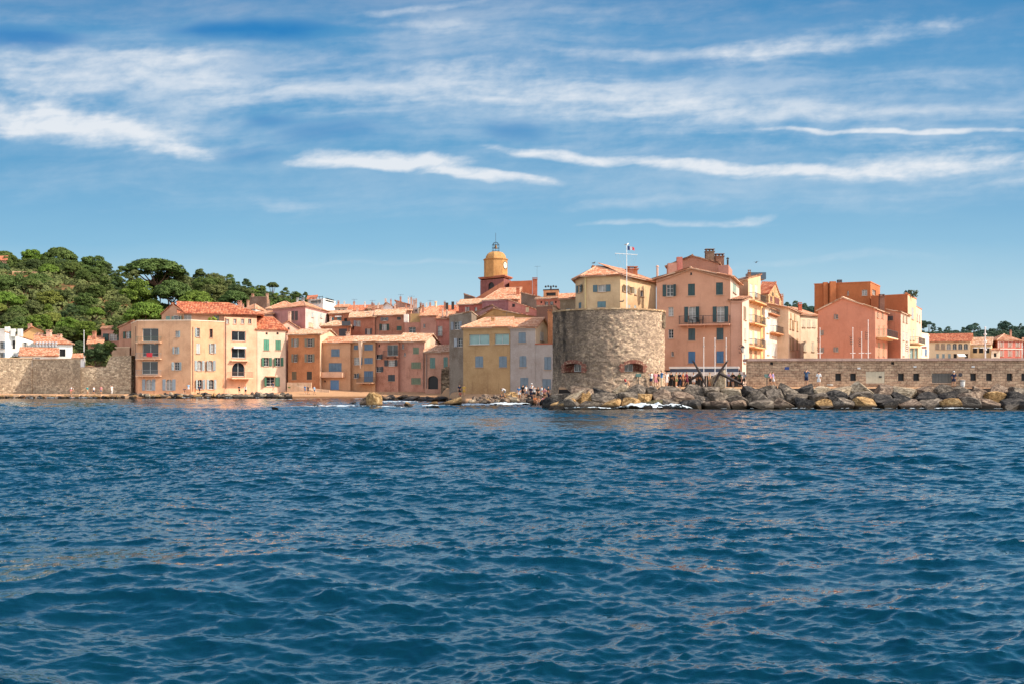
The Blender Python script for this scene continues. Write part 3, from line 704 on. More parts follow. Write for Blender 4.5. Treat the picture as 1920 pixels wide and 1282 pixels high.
def town_left():
    h = Bld('seafront_block', 'peach flat-topped block with stacked balconies and blue-shuttered arches at the left shore', 'apartment house', stucco('#d39c72', .35))
    cs = quad((246, 197), (258, 188), (358, 187), (420, 191.5), (418, 204), (252, 206))
    w1 = [(282, 628, 30, 24, 'g'), (282, 656, 30, 24, 'g'), (281, 689, 30, 24, 'g'), (279, 721, 12, 21, 's', '#8fa6b4', 2), (317, 721, 12, 21, 's', '#8fa6b4', 2),
          (331.5, 626.5, 6, 12, 'sr', SB), (330, 656.5, 6, 13, 's', SB), (331.5, 686, 9, 15, 's', SB)]
    w2 = [(372, 623.5, 6, 17, 'sl', SB), (396, 625, 6, 16, 'p', '#wood'), (371.5, 653, 7, 19, 'c', '#c3cdc8'), (398.5, 653, 6, 18, 's', SB), (374, 685, 9, 19, 's', SB, 1), (394.5, 685, 9, 19, 's', SB, 1),
          (375, 720, 9, 18, 's', SB, 1), (396.5, 720, 9, 18, 's', SB, 1)]
    h.body(cs, (602, 1), 'flat', cap='#e9cdb0', win={1: w1, 2: w2})
    for y in (641.5, 672, 703.5): h.balcony(1, 257.5, 303, y, .75, .95, col='#6b7d6a' if y < 650 else '#9a9a96', slab='#dba982')
    h.pipe(2, 361.5, 613, 733); h.pipe(0, 255, 612, 735)
    p = XY(283, 187.2); mb = MB(); mb.box((p.x, p.y-.8, ZP(665, 187)), 1.0, .04, .7); h.part(mb, 'towel', paint('#c8323c', .9))
    # planters and glass screen of the roof terrace
    p = XY(398, 191.5); b = MB()
    for k in range(46):
        a = rnd.uniform(-.7, .7); b.box((p.x+a, p.y+rnd.uniform(-.2, .3), ZP(600, 191)+rnd.uniform(-.1, .75)*(1-abs(a))), .28, .05, .2, 0, Euler((rnd.random()*3, rnd.random()*3, rnd.random()*3)).to_matrix())
    h.part(b, 'terrace_plant', paint('#8d9a2c', .8))
    h = Bld('tall_house', 'tall peach house with red tiled roof, attic windows and an arched glass balcony door', 'house', stucco('#dba380', .35))
    h.body(quad((345.5, 193.5), (481.5, 197.6), (480, 206), (344, 203)), (589, 0), 'gx', 569, 'red', win={0: [(352, 595.5, 14, 11, 'p'), (404, 597, 6, 10, 'sr', '#7fa690'), (330, 597, 8, 10, 'p')]}, z0=12.0, o=1.3, hipR=True, cornice=False)
    h.chimney(387, 199, 570, 578, 5, '#d9a98a'); h.chimney(449.5, 203, 568, 584, 6.5, '#c98a70'); h.chimney(455, 201, 574, 584, 4, '#d9a98a')
    w = [(426.5, 602.5, 6, 9, 'p'), (440.5, 602.5, 6, 9, 'p'), (455, 602.5, 6, 9, 'p'), (468.5, 602.5, 6, 9, 'p'), (447.5, 630, 26, 18, 'g'), (447.5, 661, 26, 19, 'g'), (447, 692, 24, 26, 'g', None, 2)]
    h.body(quad((420.5, 191.6), (481.5, 196), (480, 205), (421, 202)), (594.5, 0), 'none', win={0: w})
    h.balcony(0, 427, 467, 707.5, 1.6, 1.0, '#8a6a58', '#e0b088', th=.25); h.pipe(0, 423, 596, 728, .06)
    A, B, d, n = h.edge(0); u, Y = ray_u(448, A, B); p = A+d*u+n*.35; h.box('hood', (p.x, p.y, ZP(676, Y)), 3.6, .7, .12, stucco('#e8c4a0', .2), math.atan2(d.y, d.x))
    p = A+d*u+n*.2; h.box('awning', (p.x, p.y, ZP(651.5, Y)), 2.5, .5, .35, paint('#eeeae2'), math.atan2(d.y, d.x))
    # low studio house facing the terrace
    h = Bld('penthouse', 'small peach rooftop house with triangular gable above the flat-topped block', 'house', stucco('#c68f6c', .3))
    h.body(quad((303, 196.5), (344.5, 192.6), (352, 203), (318, 207)), (587, 1), 'gy', 569.5, 'red', win={0: [(334, 597, 12, 8, 's', '#7fa690'), (315, 597, 8, 8, 'c', '#7fb09a')]}, z0=12.8, o=.25)
    h = Bld('green_shutter_house', 'pale cream house with bright green shutters between the tall peach house and the orange one', 'house', stucco('#d6b398', .3))
    w = [(500, 625.5, 4, 4, 'd'), (520.5, 625.5, 4, 4, 'd'), (499.5, 646.5, 11, 20, 'c', '#25a07a'), (521.5, 647, 10.5, 18, 'c', '#168a63'), (499.5, 678, 9.5, 16, 's', SG), (521.5, 678, 9.5, 16, 's', SG), (507.5, 715, 16, 17, 's', SG)]
    h.body(quad((482.2, 196.1), (537, 200), (536, 210), (482, 207)), (618, 0), 'gx', 596, 'red', win={0: w}, hipR=True)
    h.pipe(0, 536, 620, 731); A, B, d, n = h.edge(0); u, Y = ray_u(507, A, B); p = A+d*u+n*.25; h.box('hood', (p.x, p.y, ZP(705, Y)), 2.2, .5, .1, stucco('#c98f68', .2), math.atan2(d.y, d.x))
    h = Bld('orange_house', 'orange ochre house with grey-green shutters and a pale sunlit side gable', 'house', stucco('#bd7848', .5))
    D = '#8a8a74'
    w = [(553.5, 642.5, 6.5, 15, 's', D), (580.5, 642.5, 9, 15, 's', D), (553.5, 671, 6.5, 15, 's', D), (580.5, 671, 9, 15, 's', D), (551.5, 703.5, 9, 15, 'c', '#7d6a45'), (580, 703.5, 9.5, 15, 'c', '#4a3f30')]
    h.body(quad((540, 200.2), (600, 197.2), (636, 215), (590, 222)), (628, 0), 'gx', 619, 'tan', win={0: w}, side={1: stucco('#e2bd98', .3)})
    # tan and blue house
    h = Bld('tan_blue_house', 'tan house with blue shutters and a solid plaster balcony over a blue beach door', 'house', stucco('#c08d66', .3))
    w = [(628.8, 661, 16, 14, 'c', BL), (628.5, 688, 24, 16, 'c', BL), (627.5, 721, 16, 18, 'o', '#5f87ad'), (609, 714, 3, 4, 'd')]
    h.body(quad((601, 199), (657, 196.6), (662, 208), (608, 210)), (643, 0), 'gx', 632, 'orange', win={0: w})
    h.balcony(0, 603, 646, 705.5, .9, .85, slab='#d8a583', solid=True)
    h.chimney(652, 203, 626, 634, 6, '#e0b79a'); h.antenna(630, 204, 620, 634)
    h = Bld('narrow_blue_house', 'narrow tan house with blue shutters and a pale slanting buttress', 'house', stucco('#b9865c', .35))
    w = [(667.5, 651, 8, 8, 'c', BL), (669, 676.5, 11, 14, 'sr', BL), (667, 704, 8, 9, 'sr', BL), (691, 651, 16, 11, 'c', BL), (691, 676, 16, 11, 'c', BL), (691, 705, 17, 20, 'c', '#4a7898')]
    h.body(quad((657.3, 197.4), (704, 195.4), (709, 207), (662, 209)), (641, 0), 'gx', 630.5, 'tan', win={0: w})
    h.balcony(0, 675, 704, 716.5, 1.4, .95, '#5a4a40', '#c99a78')
    A, B, d, n = h.edge(0); mb = MB(); q = [ray_u(px, A, B)[0] for px in (675.5, 681.5, 677)]; Y = 196.3
    def g(u, z, o): p = A+d*u+n*o; return (p.x, p.y, z)
    z1, z0 = ZP(641, Y), ZP(690, Y); vs = [g(q[0], z1, 0), g(q[1], z1, 0), g(q[1], z1, .75), g(q[0], z1, .75), g(q[0], z0, 0), g(q[2], z0, 0), g(q[2], z0, .1), g(q[0], z0, .1)]
    mb.add(vs, [(0, 1, 2, 3), (3, 2, 6, 7), (1, 5, 6, 2), (0, 3, 7, 4), (4, 7, 6, 5)]); h.part(mb, 'buttress', stucco('#e6bf9e', .2))
    h = Bld('pink_shore_house', 'weathered pink house with dark shutters and a dark railed balcony on the beach', 'house', stucco('#b87a60', .9))
    w = [(711, 648, 3, 5, 'd'), (736, 656.5, 20, 20, 'g'), (709.5, 668.5, 9, 9, 's', SD), (734, 680.3, 13, 11.5, 's', SD), (709.5, 692, 9, 10, 's', SD), (734, 708, 13, 12, 'c', SD)]
    h.body(quad((704.3, 196), (747, 194.2), (752, 206), (709, 208)), (641, 0), 'gx', 630, 'tan', win={0: w}); h.antenna(712, 204, 617, 632); h.pipe(0, 704.8, 644, 726, .06, '#7a5a4a'); h.balcony(0, 721, 747.5, 667.5, .8, .95, '#2c2a2a', '#8a5a48')
    h.box('roof_vent', (*XY(721.5, 201), ZP(634, 201)), .9, .9, .9, stucco('#d8a684', .3))
    h = Bld('rose_shore_house', 'rose pink house with closed sage green shutters and a pale sunlit end gable', 'house', stucco('#bf846c', .6))
    w = [(755.5, 648, 4, 11, 'p'), (759, 664, 3.5, 6, 'p'), (780, 657, 11, 12, 'c', '#7c8f68'), (780, 684.5, 18, 12, 'c', '#7c8f68'), (780, 714, 18, 12, 'c', '#7c8f68')]
    h.body(quad((747.3, 195), (796, 193.2), (824, 205), (770, 210)), (641, 0), 'gx', 627, 'tan', win={0: w}, side={1: stucco('#e0b79c', .3)}); p = XY(782, 199)  # end gable coloured paler for the sun on it
    h.box('solar_panel', (p.x, p.y, ZP(636.5, 199)), 3.2, .6, .06, paint('#1d1a18', .3))
    h.pipe(0, 794.5, 660, 728, .07, '#8a7468')
    h = Bld('tunnel_house', 'low pinkish house with teal shutters over a dark arched passage', 'house', stucco('#b5836b', .5))
    w = [(811, 680, 10, 20, 'c', '#5f8f80'), (835.5, 679, 8, 20, 'c', '#5f8f80'), (812, 716.5, 19, 25, 'd', None, 1)]
    h.body(quad((796.5, 190.5), (845, 189), (847, 197), (799, 198)), (660, 0), 'shed', 646, 'tan', win={0: w}, z0=.6); h.pipe(0, 800, 664, 727, .07, '#8a7468')
    A = XY(827, 188); B = XY(842, 187.3); h = Bld('ruined_wall', 'broken grey rubble wall beside the dark arched passage', 'wall', MAT['darkstone'])
    h.body([A, B, B+Vector((.1, 1.5)), A+Vector((0, 1.5))], 699, 'none')
    mb = MB(); mb.box((B.x-.7, 187.9, ZP(699, 187)+.35), 1.3, 1.1, .8); mb.box((B.x-.4, 187.9, ZP(699, 187)+.9), .7, .9, .5); h.part(mb, 'wall_top', MAT['darkstone'])
    # ramp wall by the orange house
    mb = MB(); z0, z1 = .3, ZP(716.5, 195); a, b = XY(538, 196.4), XY(606, 194.2); c, e = XY(584, 194.9), XY(618, 193.4)
    pts = [(a.x, a.y, z0), (e.x, e.y, z0), (e.x, e.y, ZP(730.5, 194)), (c.x, c.y, ZP(727, 195)), (c.x, c.y, z1), (a.x, a.y, z1)]
    bk = [(x, y+.35, z) for x, y, z in pts]; n = len(pts); mb.add(pts+bk, [tuple(range(n)), tuple(range(2*n-1, n-1, -1))]+[(i, i+n, (i+1) % n+n, (i+1) % n) for i in range(n)])
    o = mb.build('ramp_wall', stucco('#dcb792', .5)); tag(o, 'low cream ramp wall below the orange house', 'wall')

def town_far_left():
    W = stucco('#e9e6e1', .25)
    h = Bld('white_house', 'tall white house with a sloping top behind the left sea wall', 'house', W)
    h.body(quad((9, 222), (66, 227), (60, 238), (4, 234)), (640, 1), 'shedL', 621, 'orange', win={0: [(26, 646, 5, 15, 'd'), (47, 646, 5, 9, 's', '#c9c4b8'), (27, 665, 5, 11, 'c', '#cfd5d6')]}, o=.1)
    for x, y in ((14, 620), (25, 624), (38, 624)): h.box('parapet_post', (*XY(x, 223), ZP(y, 223)), .8, .8, 1.6, W)
    h = Bld('grey_white_house', 'greyish white house with blue-grey windows at the left edge', 'house', stucco('#cdc8c4', .3))
    h.body(quad((-50, 221), (8.5, 221.6), (6, 232), (-50, 232)), (618, 1), 'flat', win={0: [(3, 647, 7, 13, 's', '#8ea4b8'), (3, 666, 7, 11, 's', '#8ea4b8')]}, cap='#d9d3cd')
    h = Bld('ochre_gable_house', 'yellow ochre gabled house behind the white houses on the left', 'house', stucco('#dfa966', .3))
    h.body(quad((42, 242), (88, 243), (94, 256), (50, 256)), (626, 0), 'gy', 612.5, 'red', f=.42)
    h.chimney(56, 246, 610, 620, 5.5, '#e0a98a'); h.chimney(74, 246, 614, 622, 5, '#e0a98a')
    h = Bld('red_roof_house', 'low house with a red roof half hidden at the far left', 'house', stucco('#d8a37a', .3)); h.body(quad((20, 250), (56, 251), (58, 262), (22, 262)), (620, 0), 'shed', 611, 'red')
    h = Bld('mural_house', 'white house with a grey arcaded panel and a dark lattice window', 'house', W)
    h.body(quad((66.5, 216), (136, 218), (136, 230), (66, 229)), (645, 0), 'gx', 629, 'orange', win={0: [(117, 661, 11, 14, 'd')]}, hipR=True)
    for x, y, w in ((92, 622, 8), (71, 627, 5), (79, 628, 4), (112, 630, 7)): h.chimney(x, 222, y, y+9, w, '#dcae94')
    A, B, d, n = h.edge(0); mb = MB()
    for k in range(7): u, Y = ray_u(69+6*k, A, B); p = A+d*u+n*.06; mb.lathe([(.28, 0), (.28, .8), (.2, 1.0)], (p.x, p.y, ZP(650, Y)), 8)
    h.part(mb, 'arcade', stucco('#a7a7ab', .3))
    h = Bld('glazed_lean_to', 'white lean-to with a sloping orange roof over a strip of windows', 'annex', W)
    h.body(quad((38, 209), (108, 211), (108, 215.5), (40, 214)), (667, 0), 'shed', 652.5, 'orange', win={0: [(46, 670.5, 10, 4, 'g'), (58, 670.5, 10, 4, 'g'), (70, 670.5, 10, 4, 'g')]})
    h = Bld('small_hut', 'small hut with an orange roof beside the white mast', 'hut', W); h.body(quad((137, 211), (158, 210.5), (160, 216), (139, 216)), (671, 0), 'shed', 662, 'orange')
    h = Bld('orange_roof_cottage', 'cottage with an orange roof and chimney left of the big shrub wall', 'cottage', stucco('#b07a5c', .4))
    h.body(quad((165, 225), (192, 224), (194, 233), (168, 234)), (645, 0), 'shed', 630, 'orange'); h.chimney(177, 229, 624, 632, 6, '#c88868')
    h = Bld('loggia_house', 'pinkish house with a dark loggia and green shutters on the left slope', 'house', stucco('#b5806c', .4))
    h.body(quad((190, 232), (223, 230), (226, 240), (194, 242)), (617, 0), 'shed', 611, 'brown', win={0: [(212, 632, 16, 13, 's', '#2c5a50')]})
    h = Bld('stucco_side_house', 'pink-orange house with dark green shutters touching the flat-topped block', 'house', stucco('#b97f62', .5))
    h.body(quad((223, 205), (250, 202), (253, 212), (228, 214)), (614, 0), 'shedR', 600, 'orange', win={0: [(239.5, 628, 8, 13, 's', '#1f5a48')]})
    h = Bld('terrace_annex', 'small beige terrace annex on top of the left sea wall', 'annex', stucco('#c49a78', .4)); h.body(quad((210, 201.5), (243, 200.5), (243, 205), (212, 205)), (652, 0), 'flat', cap='#e4c09a')
    # sea walls
    w = Bld('sea_wall', 'long sunlit rubble sea wall at the left edge', 'wall', MAT['rubble'])
    w.body(quad((-320, 187), (60, 195), (60, 199), (-320, 192)), (672, 1), 'flat', cap='#c9a67e')
    w = Bld('angled_sea_wall', 'shaded rubble sea wall joining the sunlit wall and the stepped wall', 'wall', MAT['rubble'])
    w.body(quad((60.3, 195.2), (151, 189), (151, 193), (62, 199)), (673, 1), 'flat', cap='#b89470')
    w = Bld('stepped_sea_wall', 'rubble retaining wall rising to the flat-topped block', 'wall', MAT['rubble'])
    mb = MB(); pr = [(151.3, 189.4, 688), (198, 189.6, 688), (207, 189.7, 668), (246, 190, 666)]
    b0 = [XY(p[0], p[1]) for p in pr]; w.root(b0, 0); f = []
    for (a, A), (b, B) in zip(zip(pr, b0), list(zip(pr, b0))[1:]):
        za, zb = ZP(a[2], a[1]), ZP(b[2], b[1])
        mb.add([(A.x, A.y, -.5), (B.x, B.y, -.5), (B.x, B.y, zb), (A.x, A.y, za), (A.x, A.y+3, -.5), (B.x, B.y+3, -.5), (B.x, B.y+3, zb), (A.x, A.y+3, za)], [(0, 1, 2, 3), (3, 2, 6, 7), (5, 4, 7, 6)])
    w.part(mb, 'wall', MAT['rubble'])
    # quay ledge
    mb = MB(); xs = list(range(-300, 250, 14)); top = []; 
    for k, x in enumerate(xs[:-1]):
        y = 182.6+rnd.uniform(-.3, .3); A, B = XY(x, y), XY(xs[k+1]-.15, y+rnd.uniform(-.1, .1)); z = .62+rnd.uniform(-.07, .06)
        if x > 80 and k % 3 == 2: z -= .2
        mb.add([(A.x, A.y, -1), (B.x, B.y, -1), (B.x, B.y, z), (A.x, A.y, z), (A.x, A.y+8, -1), (B.x, B.y+8, -1), (B.x, B.y+8, z+.03), (A.x, A.y+8, z+.03)], [(0, 1, 2, 3), (3, 2, 6, 7), (0, 3, 7, 4), (1, 5, 6, 2)])
    o = mb.build('quay_path', stucco('#c79f78', .9)); tag(o, kind='structure')

def town_mid():
    # blocks behind the seafront, from left to right
    h = Bld('white_slope_house', 'white walled house with a tan roof above the tall peach house', 'house', stucco('#e6ddd6', .3))
    h.body(quad((452, 262), (478, 255), (502, 266), (478, 276)), (580, 1), 'hip', 571, 'orange', win={1: [(490, 588, 3, 8, 'c', '#c9c4b8')]}); h.chimney(465, 262, 566, 574, 4, '#d8a482')
    h = Bld('brown_terrace_house', 'brown walled roof terrace house against the wooded hill', 'house', stucco('#8a6a58', .8)); h.body(quad((468, 275), (500, 274), (506, 288), (472, 290)), (558, 0), 'flat', cap='#9a7a64'); h.chimney(474, 276, 554, 560, 4, '#c98f74'); h.chimney(501, 276, 553, 562, 4, '#d8a888')
    h = Bld('tan_roof_house', 'low house with a long tan roof behind the pink and white house', 'house', stucco('#c49a86', .5)); h.body(quad((500, 258), (545, 255), (575, 268), (520, 274)), (578, 1), 'hip', 566, 'orange')
    h = Bld('slope_porch_house', 'small house with an orange roof over a shady porch above the green shutters', 'house', stucco('#b98a78', .5)); h.body(quad((480, 226), (512, 224), (514, 232), (484, 233)), (590, 0), 'shed', 583, 'orange', win={0: [(487, 598, 8, 9, 'd'), (500, 598, 8, 9, 'd')]})
    h = Bld('pink_white_house', 'big house with a pink shaded front and a pale sunlit side below a hipped tan roof', 'house', stucco('#c08078', .3))
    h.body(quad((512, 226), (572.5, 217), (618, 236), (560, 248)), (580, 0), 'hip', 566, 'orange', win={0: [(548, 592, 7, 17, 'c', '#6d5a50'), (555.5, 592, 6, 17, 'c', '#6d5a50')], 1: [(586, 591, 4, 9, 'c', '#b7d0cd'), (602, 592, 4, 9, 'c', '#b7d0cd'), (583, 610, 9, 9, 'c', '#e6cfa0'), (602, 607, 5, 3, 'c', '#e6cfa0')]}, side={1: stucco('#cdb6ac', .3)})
    h.o['label'] = 'big house with pink shaded front and pale sunlit side above the orange ochre house'
    h.chimney(558, 236, 562, 574, 3.5, '#cfd0d0'); h.chimney(568, 236, 562, 574, 5, '#9aa0a4')
    h = Bld('blush_gable_house', 'blush gabled house with a small round window in front of the pink front', 'house', stucco('#d8a48c', .25))
    h.body(quad((516, 210), (566, 213), (560, 224), (510, 221)), (618, 0), 'gy', 601, 'orange', f=.5, win={0: [(541, 616, 3.5, 4, 'd')]}); h.chimney(543, 214, 588, 602, 5, '#e0b096')
    h = Bld('white_modern_house', 'white cubic modern house with a glass roof terrace', 'house', stucco('#dcd8d4', .2))
    h.body(quad((580, 268), (605.5, 264), (629, 274), (604, 280)), (561, 1), 'flat', cap='#e9e6e2', win={0: [(592, 580, 14, 8, 'd'), (592, 566, 20, 5, 'g')], 1: [(618, 563.5, 16, 6, 'd')]})
    h.o['label'] = 'white cubic modern house on the skyline left of the town centre'
    mb = MB(); a, b = XY(581, 267), XY(605, 263.5)
    for k in range(5): q = a.lerp(b, k/4); mb.box((q.x, q.y, ZP(564, 266)), .1, .1, 1.9)
    mb.box(((a.x+b.x)/2, (a.y+b.y)/2, ZP(558, 266)), (b-a).length, .15, .12, 0, Matrix.Rotation(math.atan2((b-a).y, (b-a).x), 3, 'Z')); h.part(mb, 'pergola', paint('#4d5258'))
    h = Bld('red_peak_house', 'tiny house end with a bright red-orange roof at the edge of the wood', 'house', stucco('#d8b8a0', .3)); h.body(quad((577, 276), (592, 274), (594, 284), (579, 285)), (562, 0), 'shed', 553.5, 'red')
    h = Bld('turquoise_window_house', 'brick coloured house with turquoise windows and a white awning', 'house', stucco('#b3714f', .5))
    h.body(quad((617, 233), (656, 230), (660, 240), (620, 243)), (589, 0), 'gx', 583, 'tan', win={0: [(623.5, 598, 5, 5, 'c', '#3fa3b0'), (636, 598, 8, 5, 'c', '#2f96a8'), (648, 600, 6, 6, 'd')]})
    A, B, d, n = h.edge(0); u, Y = ray_u(637, A, B); p = A+d*u+n*.4; h.box('awning', (p.x, p.y, ZP(594, Y)), 1.4, .8, .25, paint('#eee8dc'))
    h = Bld('lower_terrace_house', 'brick orange house with a large dark shutter under a spreading tan roof', 'house', stucco('#b06f50', .6))
    h.body(quad((602, 220), (656, 218), (660, 227), (610, 230)), (612, 0), 'hip', 602, 'tan', win={0: [(643, 623.5, 15, 14, 'c', '#454c55'), (608, 616, 3, 3, 'd'), (621, 616, 3, 3, 'd')]})
    h.chimney(620, 226, 597, 604, 3.5, '#d8b098'); p = XY(649, 217.5); h.box('terrace_rail', (p.x, p.y, ZP(607, 218)), 1.8, .06, .9, paint('#44484c')); h.pipe(0, 655, 600, 630, .08, '#3a3430')
    h = Bld('terracotta_house', 'terracotta house with grey shutters and a skylit tan roof', 'house', stucco('#a8694f', .6))
    h.body(quad((656, 223), (703, 221), (708, 235), (662, 237)), (596, 0), 'gx', 585, 'tan', win={0: [(672, 606.5, 8, 11, 'sl', '#8d8f96'), (691, 621.5, 6, 11, 's', '#4c5258'), (662, 615, 3, 7, 'd')]})
    h.box('skylight', (*XY(696, 227), ZP(589, 227)+.15), 2.2, 1.5, .2, paint('#50545c', .3)); h.chimney(700, 235, 580, 586, 5, '#c98a6a'); h.chimney(670, 232, 580, 588, 3.5, '#d8b098', 'pots'); h.antenna(683, 231, 572, 586)
    h = Bld('mottled_brick_house', 'mottled pinkish brown house with dark green shutters in the second row', 'house', stucco('#a56c54', 1.0))
    h.body(quad((703.4, 221.5), (758, 219.5), (762, 235), (709, 237)), (592, 0), 'gx', 581, 'tan', win={0: [(721, 598.5, 7, 6.5, 's', '#6f7a80'), (748, 597, 7, 6, 'c', '#3b4a48'), (720.5, 613.5, 9, 12, 's', '#20483c'), (748.5, 615.5, 9, 8, 'c', '#2c5e50')]})
    h.chimney(716, 231, 575, 584, 4, '#c9957a'); h.chimney(744, 231, 576, 584, 3, '#a8725a', 'pots'); h.antenna(735, 230, 570, 582); h.pipe(0, 703.8, 594, 628, .07, '#5a4438')
    h = Bld('slatted_terrace_house', 'pink house with a beige slatted terrace screen and blue-grey french window', 'house', stucco('#b57a65', .5))
    h.body(quad((758.3, 219), (788, 218), (790, 228), (762, 229)), (605, 0), 'flat', win={0: [(773, 621.5, 13, 16, 'p', '#7d93a3')]})
    A, B, d, n = h.edge(0); mb = MB()
    for k in range(6):
        u0, _ = ray_u(769, A, B); u1, _ = ray_u(787.5, A, B); p = A+d*((u0+u1)/2)-n*.3; mb.box((p.x, p.y, ZP(604-2.9*k, 218)), u1-u0, .06, .3)
    h.part(mb, 'terrace_screen', paint('#b8925c')); p = XY(762, 220); h.box('side_wall', (p.x, p.y, ZP(597.5, 220)), .85, 2.0, 1.65, stucco('#e8d8c8', .2))
    h = Bld('rose_tiled_house', 'rose coloured house with a speckled orange roof and one narrow window', 'house', stucco('#b8806c', .5))
    h.body(quad((788.3, 217.5), (818, 216.5), (822, 230), (793, 231)), (593, 0), 'shed', 577, 'orange', win={0: [(795.5, 611, 4, 7, 'p')]}); h.chimney(793, 222, 573, 588, 4, '#b9785c')
    h = Bld('deep_rose_house', 'deep rose house with a tall railed window beside the grey house', 'house', stucco('#b06c5c', .5))
    h.body(quad((818.3, 216), (850, 215), (852, 226), (822, 227)), (598, 0), 'shed', 584, 'orange', win={0: [(825, 621, 9, 19, 'p')]}); h.balcony(0, 819.5, 830, 630, .3, .9, '#5a5f66', '#9a6a58')
    h.chimney(830, 217, 581, 599, 2.5, '#e8c8b0'); h.chimney(838, 218, 584, 598, 3, '#e8c8b0')
    # roofscape on the skyline
    specs = [(628, 650, 252, 577, 571, 'orange', '#e2c8b0', 'orange roofed house just right of the white cubic house', 'shed'),
             (652, 692, 250, 584, 572, 'red', '#d8a080', 'house with a long bright red roof on the skyline', 'shed'),
             (690, 716, 247, 580, 574, 'brown', '#e6c8a0', 'cream walled house behind the red roof on the skyline', 'gx'),
             (696, 712, 238, 579, 576, 'red', '#a8583c', 'small brick red attic house above the skylit roof', 'flat'),
             (717, 737, 245, 577, 567, 'orange', '#e8e2dc', 'white attic house with small dormer on the skyline', 'gy'),
             (728, 770, 240, 584, 577, 'orange', '#c98a6c', 'house with a low orange roof above the mottled house', 'shed'),
             (742, 772, 252, 574, 563, 'red', '#b89888', 'house with a steep sunlit roof edge on the skyline', 'shedL'),
             (766, 784, 244, 578, 566, 'orange', '#a89a90', 'greyish house crowned with clustered chimneys', 'flat'),
             (782, 804, 246, 582, 574, 'tan', '#e0b890', 'house with a cream gable among the central roofs', 'gy'),
             (800, 822, 240, 583, 574, 'orange', '#d09a7c', 'house with a speckled orange roof left of the wide red roof', 'shed'),
             (820, 866, 235, 586, 572, 'red', '#dca07c', 'house with a wide red roof and two dark vents', 'shed')]
    for (a, b, Y, e, r, tl, wc, lab, rf) in specs:
        h = Bld('skyline_house', lab, 'house', stucco(wc, .5), group='houses crowding the skyline of the old town')
        y2 = Y-(b-a)*.04; h.body(quad((a, Y), (b, y2), (b+5, y2+12), (a+6, Y+12)), (e, 0), rf, r if rf != 'flat' else None, tl, f=.4, win={0: [((a+b)/2-3, e+5, 3, 4, 'd'), ((a+b)/2+5, e+5, 3, 4, 'd')]})
        h.chimney(a+(b-a)*.3, Y+4, r-4, e, 3.2, rnd.choice(['#c98a6c', '#d8b098', '#a8725a'])); h.chimney(a+(b-a)*.8, Y+6, r-3, e, 2.6, rnd.choice(['#c98a6c', '#d8b098', '#e0cfc0']))
        if a in (652, 690, 766, 742, 800): h.antenna(a+(b-a)*.3, Y+4, r-11, r)
        if a == 820: h.chimney(838, Y+2, 568, 578, 5, '#4a4440', 'none'); h.chimney(849, Y+2, 566, 578, 5, '#4a4440', 'none')
        if a == 766:
            for x, y in ((771, 561), (776, 564), (780, 567)): h.chimney(x, Y+2, y, y+14, 3.4, '#c9a08a')
        if a == 800: h.chimney(817, Y+1, 567, 580, 4, '#e2c098', 'pipe')
    # grey tall house, ochre and lavender pair
    h = Bld('grey_tall_house', 'tall grey-brown rendered house between the passage and the ochre house', 'house', stucco('#8a7868', .9))
    h.body(quad((842.5, 160), (884, 157), (900, 172), (857, 176)), (592, 0), 'shedR', 584, 'tan', win={0: [(856, 611, 10, 15, 's', '#9aa0a6'), (862.5, 642, 9, 16, 'sl', '#b6bcc0')]}, o=.1)
    h = Bld('ochre_shore_house', 'smooth ochre house with two wide windows and two arched blue-grey shutters', 'house', stucco('#b08858', .35))
    cs = quad((868.5, 142), (956.5, 139.3), (962, 150), (875, 153))
    h.body(cs, (615, 0), 'gx', 597, 'bright', win={0: [(898.5, 636.5, 38, 19, 'g', '#teal'), (941, 635.5, 27, 19, 'g', '#teal'), (898.5, 677.5, 15, 21, 'c', BG, 1), (943, 677.5, 15, 21, 'c', BG, 1)]}, hipL=True, hipR=False, z0=.2)
    h.antenna(950, 146, 585, 600); h.chimney(924, 143.5, 597, 608, 6, '#c08a52', 'pots')
    h = Bld('lavender_house', 'pale lavender grey house with closed blue-grey shutters beside the round stone tower', 'house', stucco('#a8988f', .35))
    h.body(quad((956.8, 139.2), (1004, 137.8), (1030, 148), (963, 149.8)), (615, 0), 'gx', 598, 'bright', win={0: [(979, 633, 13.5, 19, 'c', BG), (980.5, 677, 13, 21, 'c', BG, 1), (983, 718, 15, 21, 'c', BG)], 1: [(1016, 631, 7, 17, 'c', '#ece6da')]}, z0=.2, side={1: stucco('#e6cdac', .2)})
    h.body(quad((1004.2, 137.75), (1041, 136.6), (1040, 144), (1010, 146)), (646, 0), 'flat', win={0: [(1027, 680.5, 13, 24, 'c', BG), (1025, 720, 16, 20, 'c', BG)]}, cap='#a8583c', z0=.2)
    h.chimney(1031.5, 141, 586, 648, 9, '#c97f4e', 'cap')
    h = Bld('ochre_gable_building', 'big ochre gable wall with orange roof edges rising behind the shore pair', 'house', stucco('#b5834a', .4))
    h.body(quad((893, 166), (1004, 162), (1010, 176), (900, 180)), (598, 0), 'gy', 578, 'orange', f=.31, o=.2)
    h = Bld('mauve_gable_house', 'mottled mauve house with a shallow roof below the church', 'house', stucco('#a0706a', 1.0)); h.body(quad((876, 188), (955, 184), (960, 198), (880, 202)), (592, 0), 'gy', 572, 'brown', f=.6, o=.15)
    h = Bld('red_bistre_house', 'red painted house under a long orange roof left of the church', 'house', stucco('#a8564a', .5)); h.body(quad((860, 204), (906, 201), (912, 214), (866, 217)), (572, 0), 'shed', 559.5, 'tan', win={0: [(877, 581, 4, 10, 's', '#c8c0b4'), (892, 581, 5, 9, 'p')]})
